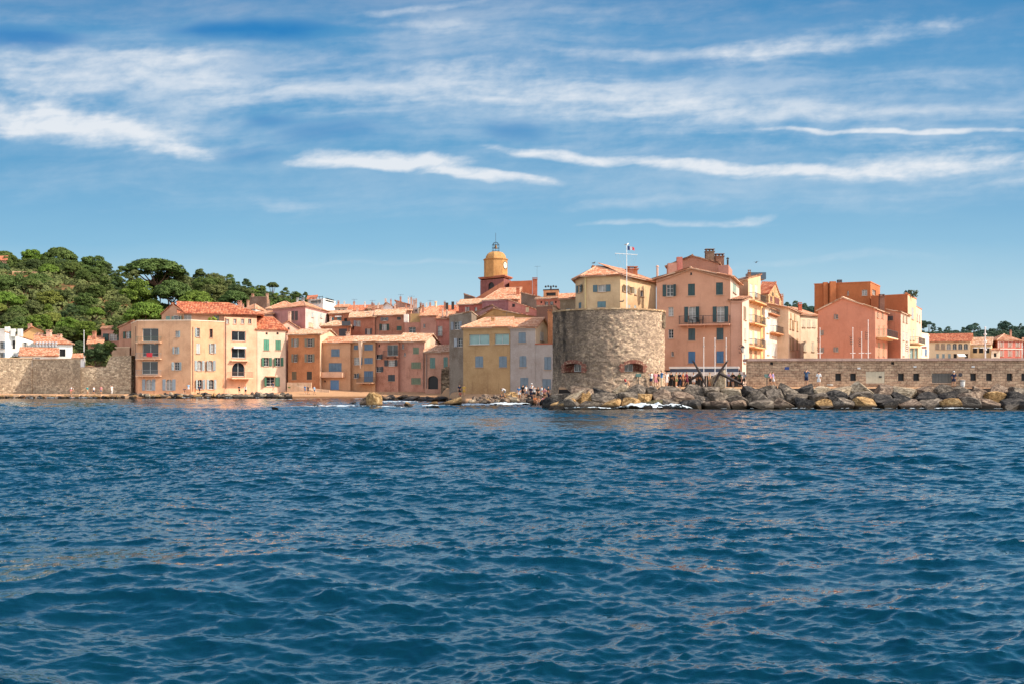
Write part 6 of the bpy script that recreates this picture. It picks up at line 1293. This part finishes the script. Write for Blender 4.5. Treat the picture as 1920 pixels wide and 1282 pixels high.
# ------------------------------------------------------------------ people
JT = {}
def pose(kind):
    """joint positions, facing -Y"""
    j = dict(pelvis=(0, 0, .93), spine=(0, .01, 1.12), chest=(0, 0, 1.30), neck=(0, .01, 1.47), head0=(0, -.005, 1.545), head1=(0, -.01, 1.67))
    for s, n in ((-1, 'l'), (1, 'r')):
        j['sh'+n] = (s*.165, .01, 1.40); j['el'+n] = (s*.235, .03, 1.13); j['wr'+n] = (s*.25, -.05, .89)
        j['hi'+n] = (s*.085, 0, .89); j['kn'+n] = (s*.10, -.02, .50); j['an'+n] = (s*.10, .03, .09); j['to'+n] = (s*.12, -.13, .035)
    u = lambda **k: j.update(k)
    if kind == 'walk': u(knl=(-.09, -.16, .52), anl=(-.09, -.20, .10), tol=(-.10, -.37, .06), knr=(.09, .02, .50), anr=(.09, .25, .14), tor=(.10, .12, .04), ell=(-.23, .14, 1.15), wrl=(-.22, .12, .93), elr=(.23, -.1, 1.15), wrr=(.2, -.24, .98))
    elif kind == 'photo': u(ell=(-.24, -.22, 1.28), wrl=(-.08, -.36, 1.48), elr=(.24, -.22, 1.28), wrr=(.08, -.36, 1.48))
    elif kind == 'relaxed': u(elr=(.29, .05, 1.15), wrr=(.14, -.10, 1.00), knr=(.15, -.07, .50), anr=(.17, .0, .09), tor=(.22, -.14, .035))
    elif kind == 'sit':
        for k in ('pelvis', 'spine', 'chest', 'neck', 'head0', 'head1'): x, y, z = j[k]; j[k] = (x, y-.10*(z-.9), z-.80)
        for s, n in ((-1, 'l'), (1, 'r')): j['hi'+n] = (s*.09, 0, .11); j['kn'+n] = (s*.14, -.42, .33); j['an'+n] = (s*.13, -.50, -.06); j['to'+n] = (s*.14, -.66, -.10); j['sh'+n] = (s*.165, -.04, .61); j['el'+n] = (s*.25, -.22, .40); j['wr'+n] = (s*.12, -.40, .42)
    elif kind == 'bend':
        u(spine=(0, -.06, 1.05), chest=(0, -.25, 1.14), neck=(0, -.40, 1.17), head0=(0, -.47, 1.15), head1=(0, -.57, 1.10))
        for s, n in ((-1, 'l'), (1, 'r')): j['sh'+n] = (s*.165, -.33, 1.12); j['el'+n] = (s*.2, -.38, .86); j['wr'+n] = (s*.15, -.5, .66); j['kn'+n] = (s*.12, -.12, .5)
    return {k: Vector(v) for k, v in j.items()}
BONES = [('pelvis', 'spine', 'torso'), ('spine', 'chest', 'torso'), ('chest', 'neck', 'neck'), ('neck', 'head0', 'head'), ('head0', 'head1', 'head')]+[b for n in 'lr' for b in (('chest', 'sh'+n, 'torso'), ('sh'+n, 'el'+n, 'uarm'), ('el'+n, 'wr'+n, 'farm'), ('pelvis', 'hi'+n, 'hip'), ('hi'+n, 'kn'+n, 'thigh'), ('kn'+n, 'an'+n, 'shin'), ('an'+n, 'to'+n, 'foot'))]
RAD = dict(pelvis=(.15, .11), spine=(.135, .095), chest=(.155, .105), neck=(.058, .058), head0=(.075, .085), head1=(.085, .095), sh=(.062, .06), el=(.042, .042), wr=(.027, .027), hi=(.105, .10), kn=(.062, .062), an=(.04, .042), to=(.035, .028))
def body_meshes(kind):
    if kind in JT: return JT[kind]
    j = pose(kind); names = list(j); vs = [j[n] for n in names]; ed = [(names.index(a), names.index(b)) for a, b, _ in BONES]; rad = [RAD.get(n, RAD.get(n[:-1])) for n in names]
    def addv(p, r, par): vs.append(p); rad.append((r, r)); ed.append((par, len(vs)-1)); return len(vs)-1
    for n, s in (('l', -1), ('r', 1)):
        w = j['wr'+n]; d = (w-j['el'+n]).normalized(); side = d.cross(Vector((0, 1, .2))).normalized(); pn = d.cross(side).normalized()
        palm = addv(w+d*.075, .026, names.index('wr'+n))
        for q in (-1.5, -.5, .5, 1.5):   # four fingers, unequal and slightly bent
            a = addv(vs[palm]+d*(.035)+side*q*.019, .009, palm); b = addv(vs[a]+d*(.034-.004*abs(q))+pn*.006, .0085, a); addv(vs[b]+d*(.026-.003*abs(q))+pn*.012, .0075, b)
        a = addv(w+d*.035+side*.032*(-s), .010, names.index('wr'+n)); addv(vs[a]+d*.035+side*.014*(-s), .009, a)
    h0 = names.index('head0'); fw = Vector((0, -1, 0)) if kind != 'bend' else Vector((0, -.3, -.95)); c = j['head0'].lerp(j['head1'], .35)
    addv(c+fw*.105, .012, h0)
    me = bpy.data.meshes.new('body_base'); me.from_pydata(vs, ed, []); o = bpy.data.objects.new('tmp_body', me); link(o)
    sk = o.modifiers.new('s', 'SKIN'); sk.use_smooth_shade = True
    if not me.skin_vertices: 
        bm = bmesh.new(); bm.from_mesh(me); bm.verts.layers.skin.verify(); bm.to_mesh(me); bm.free()
    for i, sv in enumerate(me.skin_vertices[0].data): sv.radius = rad[i]; sv.use_root = (i == 0)
    ss = o.modifiers.new('b', 'SUBSURF'); ss.levels = ss.render_levels = 1
    dg = bpy.context.evaluated_depsgraph_get(); dg.update(); body = bpy.data.meshes.new_from_object(o.evaluated_get(dg)); body.name = 'person_body'; bpy.data.objects.remove(o); 
    body.materials.clear(); body.materials.append(skin()); body.polygons.foreach_set('use_smooth', [True]*len(body.polygons))
    V = np.array([v.co[:] for v in body.vertices]); N = np.array([v.normal[:] for v in body.vertices])
    lab = []; t_ = []
    segs = [(np.array(j[a]), np.array(j[b]), l) for a, b, l in BONES]
    D = []; T = []
    for a, b, l in segs:
        ab = b-a; t = np.clip(((V-a)@ab)/(ab@ab), 0, 1); D.append(np.linalg.norm(V-(a+t[:, None]*ab), axis=1)); T.append(t)
    D = np.array(D); T = np.array(T); k = D.argmin(0); L = np.array([s[2] for s in segs])[k]; tt = T[k, np.arange(len(V))]
    def part(mask, off, nm):
        fs = [p.vertices[:] for p in body.polygons if all(mask[i] for i in p.vertices)]; used = sorted({i for f in fs for i in f}); ix = {v: i for i, v in enumerate(used)}
        m = bpy.data.meshes.new(nm); m.from_pydata([tuple(V[i]+N[i]*off) for i in used], [], [[ix[i] for i in f] for f in fs]); m.materials.append(skin()); m.polygons.foreach_set('use_smooth', [True]*len(m.polygons)); return m
    torso = np.isin(L, ['torso', 'uarm', 'hip']) | ((L == 'neck') & (tt < .55)); hd = j['head0'].lerp(j['head1'], .4); up = (j['head1']-j['head0']).normalized(); rel = (V-np.array(hd)); upc = rel@np.array(up); bk = -(rel@np.array(fw))
    out = dict(body=body, shirt=part(torso, .016, 'shirt'), shorts=part(((L == 'thigh') & (tt < .8)) | (L == 'hip') | ((L == 'torso') & (D[0] < .2) & (T[0] < .35)), .022, 'shorts'),
               trousers=part(((L == 'thigh')) | (L == 'shin') & (tt < .9) | (L == 'hip') | ((L == 'torso') & (T[0] < .35) & (D[0] < .2)), .022, 'trousers'), dress=part(torso | (L == 'thigh'), .028, 'dress'),
               hair=part((L == 'head') & ((upc > .02) | ((bk > -.03) & (upc > -.08))), .022, 'hair'), shoes=part(L == 'foot', .012, 'shoes'))
    JT[kind] = out; return out
@cached
def skin():
    t = NT('skin'); return t.out(t.mix(t.noise(t.obj(), 4, 3), lin('#b98058'), lin('#d3a07c')), .55)
CC = dict(white='#e8e6e2', black='#1c1c20', navy='#1d2b4a', blue='#2f6fa0', teal='#2c8a8c', pink='#dc8f96', red='#b5262f', yellow='#d6a84c', grey='#7c7f86', beige='#cdb794', orange='#c8743c', lilac='#b7a3cf', lightblue='#9cc3df', maroon='#7a1f35', brown='#5c3c2a', green='#4d6a3c', khaki='#8d7f5c', denim='#3f5878')
def person(px, fy, hpx, Y, kind, top, bot, label, rz=0, btype='shorts', hair='#2a1c14', scale=None):
    m = body_meshes(kind); full = {'sit': 1.0, 'bend': 1.3}.get(kind, 1.74); s = scale or min(1.08, max(.62 if 'child' in label else .92, hpx*Y/F/full)); x = (px-960)*Y/F
    if 960 < px < 1035 and kind != 'sit': fy += 3
    if 1240 < px < 1430 and kind != 'sit' and Y > 107.7: Y += 3.2; x = (px-960)*Y/F
    z = ZP(fy, Y)
    if px > 1200 and kind != 'sit': z = 2.14
    if kind == 'sit': z = z+.12
    g = empty('person', label, 'person', (x, Y, z), None, rz); g.scale = (s, s, s)
    def ch(nm, me, mat):
        o = bpy.data.objects.new(nm, me); link(o, g); o.material_slots[0].link = 'OBJECT'; o.material_slots[0].material = mat; return o
    ch('body', m['body'], skin())
    if btype == 'dress': ch('dress', m['dress'], paint(CC[top], .85))
    else:
        if top: ch('shirt', m['shirt'], paint(CC[top], .85))
        if bot: ch(btype, m[btype], paint(CC[bot], .85))
    ch('hair', m['hair'], paint(hair, .8)); ch('shoes', m['shoes'], paint('#e0dcd4' if rnd.random() < .4 else '#2b2622'))
    return g
def build_people():
    L = [(132.6, 739, 15, 187, 'bend', 'white', 'pink', 'person in white top bending forward, leftmost on the quay path', 1.2, 'shorts'), (164, 739.5, 16, 187, 'walk', 'teal', 'beige', 'person in teal top walking on the quay path', 1.4, 'shorts'), (176, 740, 17.5, 187, 'walk', 'white', 'navy', 'person in white shirt and navy shorts on the quay path', -1.4, 'shorts'),
         (189.5, 739.5, 15.5, 187, 'stand', 'pink', 'grey', 'person in pink top on the quay path before the stepped wall', 0, 'shorts'), (209.5, 738, 14, 187.5, 'walk', 'white', 'white', 'person in all white walking left of the flat-topped block', 1.2, 'trousers'),
         (353.5, 735, 14, 185.5, 'stand', 'lightblue', 'white', 'person in light blue standing on the rocks at the block corner', .3, 'shorts'), (346.5, 736, 9, 185, 'sit', 'navy', 'black', 'person in navy sitting on the rocks at the block corner', .2, 'shorts'), (366, 737.5, 10, 186, 'walk', 'orange', 'orange', 'small child in orange beside the downpipe', -1, 'shorts'), (374, 739, 19, 185.5, 'walk', 'navy', 'black', 'person in navy with dark shorts striding past the blue-grey shutters', 1.3, 'shorts'),
         (448.5, 738, 16, 187, 'relaxed', 'black', 'black', 'person in black standing under the arched balcony', 1.0, 'shorts'), (460.5, 739.5, 18.5, 186.5, 'photo', 'white', 'black', 'person in white shirt and black shorts under the arched balcony', -.4, 'shorts'), (512, 731.5, 12, 190, 'walk', 'navy', 'grey', 'person in navy before the lowest green shutters', 1.2, 'shorts'),
         (572, 737.5, 15, 190, 'walk', 'blue', 'blue', 'person in blue walking on the beach, left of three', 1.4, 'shorts'), (577.5, 738.5, 15.5, 189.5, 'walk', 'black', 'black', 'person in black walking on the beach, middle of three', 1.3, 'shorts'), (589.5, 739, 15.5, 189.5, 'walk', 'lightblue', 'denim', 'person in light blue walking on the beach, right of three', 1.3, 'shorts'),
         (798, 728, 8, 196, 'sit', 'white', 'grey', 'person in white sitting beside the arched passage', .5, 'shorts'), (861.5, 742.5, 17, 140, 'relaxed', 'navy', 'black', 'person in navy on the ledge below the grey tall house', .5, 'shorts'), (863, 744, 9, 139, 'sit', 'red', 'navy', 'child in red sitting on the ledge below the grey tall house', .2, 'shorts'), (870, 742.5, 16, 139.5, 'relaxed', 'yellow', 'yellow', 'person in yellow on the ledge below the grey tall house', 2.9, 'shorts'),
         (947, 745, 9.5, 125, 'bend', 'white', 'grey', 'person in white bending on the top of the brown rock heap', -1.4, 'shorts'), (940, 752, 12, 124, 'sit', 'black', 'black', 'person in black sitting on the brown rock heap', .4, 'shorts'),
         (973, 745, 17, 124, 'relaxed', 'blue', 'white', 'person in blue at the left end of the group on the rocks', .5, 'shorts'), (980.5, 742, 22, 126.5, 'stand', 'black', 'black', 'person in black with dark hair near the left end of the rock group', 2.8, 'shorts'), (986.5, 743, 17, 125, 'relaxed', 'white', 'denim', 'person in white top and denim shorts in the rock group', 1.0, 'shorts'),
         (996, 745, 22, 125, 'stand', 'navy', 'navy', 'person in navy in the middle of the rock group', 2.9, 'trousers'), (1001.5, 745, 19, 124.5, 'photo', 'white', 'black', 'person in white top and black shorts photographing in the rock group', 0, 'shorts'), (997, 740, 19, 128, 'stand', 'white', 'white', 'tall person in white with a pale cap behind the rock group', 3.1, 'shorts'), (1008.5, 746, 22, 125, 'relaxed', 'black', 'black', 'person in black dress in the right half of the rock group', .6, 'dress'), (1015.5, 745, 20, 125.5, 'stand', 'white', 'white', 'person in white dress in the right half of the rock group', 1.9, 'dress'),
         (1021, 748, 20, 124, 'relaxed', 'pink', 'brown', 'person in pink top and brown shorts in the right half of the rock group', -.6, 'shorts'), (1028, 745, 25, 124.5, 'relaxed', 'black', 'navy', 'person in black leaning at the tower foot', 1.4, 'trousers'), (1003, 757, 11, 122, 'sit', 'orange', 'orange', 'person in orange seated lowest near the water', .3, 'shorts'), (1010, 759, 11, 121.5, 'sit', None, 'lightblue', 'bare-chested person in light blue trunks seated near the water', -.2, 'shorts'), (1019.5, 757, 11, 122, 'sit', 'pink', 'black', 'person in pink seated near the water', .3, 'shorts'),
         (1171.5, 723.5, 12, 106.4, 'sit', 'red', 'grey', 'person in red sitting alone at the tower foot on the breakwater', 1.2, 'shorts'), (1221, 724.5, 29, 107, 'photo', 'white', 'navy', 'person in white shirt and navy shorts taking a photo beside the tower', -1.1, 'shorts'), (1229, 725, 21, 107.5, 'relaxed', 'pink', 'pink', 'person in pink dress beside the white shirt photographer', .6, 'dress'), (1233, 724, 20, 108.5, 'stand', 'navy', 'black', 'person in navy half hidden behind the tall man in blue', 2.6, 'shorts'),
         (1240.5, 725, 32, 106.8, 'photo', 'blue', 'beige', 'tall person in blue shirt and beige trousers with raised arms', 1.3, 'trousers'), (1250, 723.5, 19, 108, 'stand', 'white', 'white', 'person in white dress left of the cafe crowd', .2, 'dress'), (1258.5, 723, 21, 108.5, 'relaxed', 'black', 'black', 'person all in black in the cafe crowd', 2.7, 'trousers'), (1268, 723, 18, 108.5, 'stand', 'khaki', 'green', 'person in khaki shirt and green shorts in the cafe crowd', .9, 'shorts'), (1274.5, 722.5, 22, 109.5, 'stand', 'navy', 'navy', 'person in dark navy in the cafe crowd', 2.2, 'trousers'), (1281, 722.5, 18, 109, 'relaxed', 'orange', 'brown', 'person in orange shirt in the cafe crowd', 1.2, 'shorts'),
         (1287.5, 723, 17, 107.6, 'walk', 'maroon', 'maroon', 'person in maroon dress at the right end of the cafe crowd', 1.3, 'dress'), (1300.5, 722.5, 16, 109, 'stand', 'white', 'white', 'person in white dress standing between the anchors and the crowd', 2.9, 'dress'), (1310.5, 722.5, 18, 110.5, 'stand', 'brown', 'black', 'person in brown behind the left anchor', 2.6, 'trousers'), (1330.5, 722.5, 16, 108.5, 'relaxed', 'beige', 'khaki', 'blond person in beige beside the upright stone', .8, 'shorts', '#b0803f'),
         (1366.5, 723, 17, 108.4, 'stand', 'lilac', 'white', 'person in lilac behind the right anchor', 1.0, 'shorts'), (1374, 722, 19, 109.8, 'relaxed', 'black', 'denim', 'person in black top and denim shorts behind the right anchor', -.8, 'shorts'), (1387, 722.5, 19, 109, 'stand', 'green', 'black', 'person in green right of the anchors', 2.4, 'shorts'), (1395, 723, 23, 108.6, 'relaxed', 'white', 'black', 'person in white shirt beside the person in light blue', 2.9, 'shorts'),
         (1401.5, 723.5, 24, 107.8, 'relaxed', 'lightblue', 'white', 'person in light blue shirt and white trousers at the wall corner', .5, 'trousers', '#c8b090'), (1409.5, 723, 18, 108.2, 'stand', 'pink', 'blue', 'child in pink top and blue shorts by the wall corner', .2, 'shorts'), (1416.5, 723, 20, 108, 'relaxed', 'white', 'beige', 'person in white top and beige shorts right of the wall corner', -.5, 'shorts'), (1444, 723.5, 22, 107.6, 'walk', 'pink', 'brown', 'person in pink top walking along the breakwater wall', 1.3, 'shorts'), (1449.5, 723.5, 21, 108.2, 'walk', 'lilac', 'white', 'person in lilac top walking along the breakwater wall', 1.4, 'shorts'),
         (1512, 722, 35, 106.6, 'photo', 'denim', 'navy', 'tall person in denim blue top and navy shorts with raised arms on the boulders', 2.6, 'shorts'), (1535, 723, 18.5, 106.6, 'stand', 'white', 'white', 'person in white dress with a dark belt on the boulders', 2.9, 'dress'), (1788.5, 723, 23, 107.6, 'relaxed', 'navy', 'navy', 'person in navy with a white cap beside the slatted gate', 2.8, 'shorts')]
    for t in L:
        px, fy, hp, Y, k, top, bot, lab, rz, bt = t[:10]; person(px, fy, hp, Y, k, top, bot or top, lab, rz, bt, t[10] if len(t) > 10 else rnd.choice(['#1c130e', '#2a1c14', '#4a3020', '#6a4a2a']))
    for o in [o for o in bpy.data.objects if o.get('label', '').find('white cap') >= 0 or o.get('label', '').find('pale cap') >= 0]:
        mb = MB(); mb.lathe([(.115, 1.63), (.115, 1.69), (.08, 1.75), (.02, 1.77)], (0, -.01, 0), 12); mb.box((0, -.14, 1.645), .15, .12, .02); mb.build('cap', paint('#e9e6df'), o)

# ------------------------------------------------------------------ things on the shore
def build_things():
    iron = paint('#2c1f1a', .7)
    def anchor(lab, s0, s1, a0, a1, Y):
        """shank s0 (ring end) to s1 (crown), arms from a0 to a1 through the crown; photo pixels"""
        S0, S1, A0, A1 = P(*s0, Y), P(*s1, Y), P(*a0, Y), P(*a1, Y); org = Vector((S1.x, Y, 2.1)); o = empty('anchor', lab, 'anchor', org, 'old anchors on the breakwater')
        mb = MB(); mb.tube([S0-org, S1-org], .11, 8, r2=.17); mb.build('shank', iron, o)
        mid = (A0+A1)/2; bow = S1-mid; pts = [(A0.lerp(A1, t)+bow*(1-(2*t-1)**2)) for t in [k/10 for k in range(11)]]
        mb = MB(); mb.tube([p-org for p in pts[:6]], .07, 8, r2=.15); mb.tube([p-org for p in pts[5:]], .15, 8, r2=.07); mb.build('arms', iron, o)
        for e, q in ((pts[0], pts[1]), (pts[-1], pts[-2])):
            d = (q-e).normalized(); n = d.cross(Vector((0, 1, 0))).normalized(); c = e-org+d*.16; mb = MB(); w = .24
            f = [c-d*.28, c+Vector((0, w, 0)), c+d*.26, c-Vector((0, w, 0))]; mb.add([v+n*.04 for v in f]+[v-n*.04 for v in f], [(0, 1, 2, 3), (7, 6, 5, 4)]+[(i, i+4, (i+1) % 4+4, (i+1) % 4) for i in range(4)]); mb.build('fluke', iron, o)
        mb = MB(); d = (S1-S0).normalized(); c = S0-org+d*.3; mb.tube([c+Vector((0, -.9, .12)), c, c+Vector((0, .9, .12))], .07, 8); mb.build('stock', iron, o)
        mb = MB(); c = S0-org-d*.18; n = d.cross(Vector((0, 1, 0))); mb.tube([c+(d*math.cos(t)+n*math.sin(t))*.2 for t in [k*math.pi/8 for k in range(17)]], .035, 6, cap=False); mb.build('ring', iron, o)
    anchor('left rusty iron anchor with its thin shank pointing down to the left', (1296, 711), (1313, 699.5), (1299.5, 677), (1323, 722), 107.6)
    anchor('right rusty iron anchor with a thick shank sloping down to the right', (1394, 721), (1349, 699), (1364.5, 676), (1337.5, 722), 107.6)
    m = rock_mesh(77, rock_mat(*RC['pale'])); o = bpy.data.objects.new('standing_stone', m); link(o); o.location = P(1350, 713, 108.6); o.scale = (.78, .5, 1.05); tag(o, 'upright pale stone slab between the two anchors', 'stone')
    def pole(name, lab, px, y0, y1, Y, r, col, cat, grp=None):
        mb = MB(); b = P(px, y1, Y); h = ZP(y0, Y)-b.z; o = empty(name, lab, cat, b, grp); mb.tube([(0, 0, -.3), (0, 0, h)], r, 8, r2=r*.6); mb.build('pole', paint(col, .4), o); mb = MB(); mb.lathe([(r*.5, 0), (r*1.1, .05), (r*.9, .14), (.01, .18)], (0, 0, h), 8); mb.build('finial', paint(col, .4), o); return o, h
    for px, w in ((1319.5, 'leftmost'), (1340.5, 'middle'), (1361.5, 'rightmost')):
        o, h = pole('flagpole', f'{w} of three bare white flagpoles in front of the pink house', px, 636, 723, 111.5, .055, '#e8e4de', 'flagpole', 'bare white flagpoles before the cafe'); mb = MB(); mb.lathe([(.085, 0), (.085, .1)], (0, 0, h*.84), 8); mb.lathe([(.1, 0), (.1, .3)], (0, 0, 0), 8); mb.build('collar', paint('#b9b4ac', .4), o)
    # signal mast on the tower
    Y = 110; o, h = pole('signal_mast', 'white signal mast with a yardarm and a French tricolour on the stone tower', 1175, 462, 592, Y, .055, '#e9e7e2', 'mast')
    b = o.location; mb = MB(); za = ZP(477, Y)-b.z; mb.tube([((1153-1175)*Y/F, 0, za+.08), ((1195-1175)*Y/F, 0, za-.06)], .035, 6); mb.build('yardarm', paint('#e9e7e2'), o); mb = MB()
    for x in (-21, -14, -8, 10, 15, 19.5): mb.tube([(x*Y/F, 0, za), (x*.35*Y/F, 0, za-2.6)], .008, 3)
    mb.build('halyards', paint('#9a9a9a'), o)
    mb = MB(); x0 = .09; zt = ZP(461, Y)-b.z; W, Hh = .72, .44; n = 12
    for i in range(n):
        u0, u1 = i/n, (i+1)/n; f = lambda u, v: (x0+W*u, .10*math.sin(u*7)*u, zt-Hh*v*(1-.35*u)-.30*u*u-.05*math.sin(u*5)); mb.add([f(u0, 0), f(u1, 0), f(u1, 1), f(u0, 1)], [(0, 1, 2, 3)], 0 if i < 4 else (1 if i < 8 else 2))
    mb.build('flag', [paint('#16285e', .8), paint('#ecebe9', .8), paint('#b3202c', .8)], o)
    def gull(lab, px, py, Y, rz, wings=False, dark=False):
        mb = MB(); mb.sm = True; mb.tube([(-.24, 0, .10), (-.1, 0, .12), (.05, 0, .14), (.16, 0, .16)], .03, 8, r2=.08); mb.tube([(.1, 0, .16), (.19, 0, .26), (.24, 0, .27)], .06, 8, r2=.045); mb.tube([(.27, 0, .265), (.34, 0, .25)], .018, 5, 1, r2=.004)
        for s in (-1, 1): mb.tube([(.02, s*.03, .06), (.02, s*.03, -.02)], .008, 4, 1)
        if wings:
            for s in (-1, 1): mb.add([(.1, 0, .16), (.12, s*.35, .27), (.0, s*.7, .2), (-.08, s*.32, .24), (-.08, 0, .15)], [(0, 1, 3, 4), (1, 2, 3)], 2)
        else:
            for s in (-1, 1): mb.add([(.1, s*.075, .18), (-.05, s*.09, .2), (-.3, s*.02, .11), (-.08, s*.085, .08)], [(0, 1, 2, 3)], 2)
        p = P(px, py, Y); o = mb.build('bird' if dark else 'gull', [paint('#e9e9e6') if not dark else paint('#23252b'), paint('#c99a3c'), paint('#6f757c') if not dark else paint('#1a1b20')]); o.location = p; o.rotation_euler = (0, 0, rz); tag(o, lab, 'bird')
    gull('gull standing on top of the signal mast', 1174.5, 461.5, 110, .4, dark=False); gull('dark bird perched on the roof peak of the yellow building', 1113, 495.5, 140, .4, dark=True); gull('white gull standing on the pointed rock in the bay', 698.5, 742.5, 109, 2.6); gull('dark bird flying in the sky right of the brick chimneys', 1417.5, 494, 160, .7, True, True)
    gull('dark bird perched on the parapet of the stone tower', 1166, 568, 108, .2, dark=True)
    # lamp and bracket on the pink house corner
    p = P(1393, 652, 122.3); o = empty('street_lamp', 'black wall lantern at the corner of the pink house', 'lamp', p); mb = MB(); mb.tube([(-.35, .4, .25), (-.1, .1, .35), (0, 0, .25)], .03, 5); mb.build('bracket', paint('#1f1c1c'), o)
    mb = MB(); mb.lathe([(.03, .3), (.24, .05), (.22, 0)], (0, 0, 0), 6); mb.lathe([(.13, -.5), (.04, -.58)], (0, 0, 0), 6); mb.build('lamp_hood', paint('#1c1a1a'), o); mb = MB(); mb.lathe([(.2, 0), (.13, -.5)], (0, 0, 0), 6); mb.build('lamp_glass', paint('#d9d5c8', .2), o)
    p = P(1387.5, 658, 121.8); o = empty('wall_bracket_sign', 'rusty scrolled bracket on the pink house left of the lantern', 'bracket', p); mb = MB(); mb.tube([(-.2, 0, .3), (.1, 0, .25), (.2, 0, 0), (.05, 0, -.25), (-.1, 0, -.2), (-.05, 0, -.05)], .04, 5); mb.build('scroll', paint('#5a3a2a'), o)
    def stand(lab, px, y0, y1, Y):
        b = P(px, y1, Y); h = ZP(y0, Y)-b.z; o = empty('info_stand', lab, 'sign', b, 'dark information stands'); mb = MB(); mb.box((0, 0, h/2-.1), .07, .07, h); mb.build('post', paint('#2c3833'), o); mb = MB(); mb.box((0, -.1, h), .55, .04, .42, 0, Euler((-.7, 0, 0)).to_matrix()); mb.build('panel', paint('#3c5a52'), o)
    stand('dark green information stand at the foot of the stone tower', 1197, 703, 724, 106.6); stand('dark green information stand by the breakwater wall', 1438, 704, 723, 107.6)
    p = P(1804.5, 723, 108); o = empty('litter_bin', 'white cylindrical litter bin beside the slatted gate', 'bin', p); mb = MB(); mb.lathe([(.2, -.1), (.24, .1), (.26, .48)], (0, 0, 0), 14); mb.build('bin_body', paint('#e4e0d8'), o); mb = MB(); mb.lathe([(.29, .5), (.29, .56), (.2, .62)], (0, 0, 0), 14); mb.build('lid', paint('#8d8a84'), o)
    mb = MB(); mb.lathe([(.3, 0), (.32, .05), (.32, .1), (.26, .12)], (0, 0, 0), 14); o = mb.build('mooring_drum', paint('#c9c5bc')); o.location = P(1556, 722, 107.4); tag(o, 'flat pale drum on the breakwater left of the first window', 'drum')
    pole('white_mast', 'thin white mast on the left sea wall beside the small hut', 157.5, 621, 672, 194, .09, '#eceae6', 'mast')
    # decorated masts behind the breakwater
    for px, y0, lab, cs in ((1537.5, 617, 'ornamented white mast left of the coral gable', (640, 657)), (1599, 616, 'white mast with two dark curls before the coral house', (637, 645)), (1615.5, 624, 'white mast with a side spar before the coral house', (640, 648)), (1627.8, 602, 'tallest white mast before the coral house', (628, 636)), (1703, 640, 'short mast with curls before the pale house side', (650, 658))):
        o, h = pole('street_mast', lab, px, y0, 676, 136, .06, '#eceae6', 'mast', 'white masts behind the breakwater wall'); mb = MB(); b = o.location
        for y in cs:
            z = ZP(y, 136)-b.z
            for q in (0, .28): mb.tube([(0, 0, z+q), (-.3, 0, z+q-.03), (-.38, 0, z+q+.12), (-.26, 0, z+q+.2)], .035, 4)
        mb.build('curls', paint('#3a3634'), o); mb = MB(); z = ZP(662, 136)-b.z; mb.tube([(-.35, 0, z), (.35, 0, z+.04)], .04, 4); mb.build('crossbar', paint('#e4e2de'), o)
    o, h = pole('beacon_mast', 'thick white mast before the red house at the right', 1847.3, 615, 676, 150, .13, '#dcdcdc', 'mast'); 
    for y in (627, 640, 655): mb = MB(); mb.lathe([(.24, -.08), (.24, .08)], (0, 0, ZP(y, 150)-o.location.z), 8); mb.build('band', paint('#f0eeea'), o)
mats(); build_light(); build_camera(); build_sky(); build_ground(); build_sea(); build_foam()
town_left(); town_far_left(); town_mid(); town_right()
build_rocks(); build_trees(); build_people(); build_things()
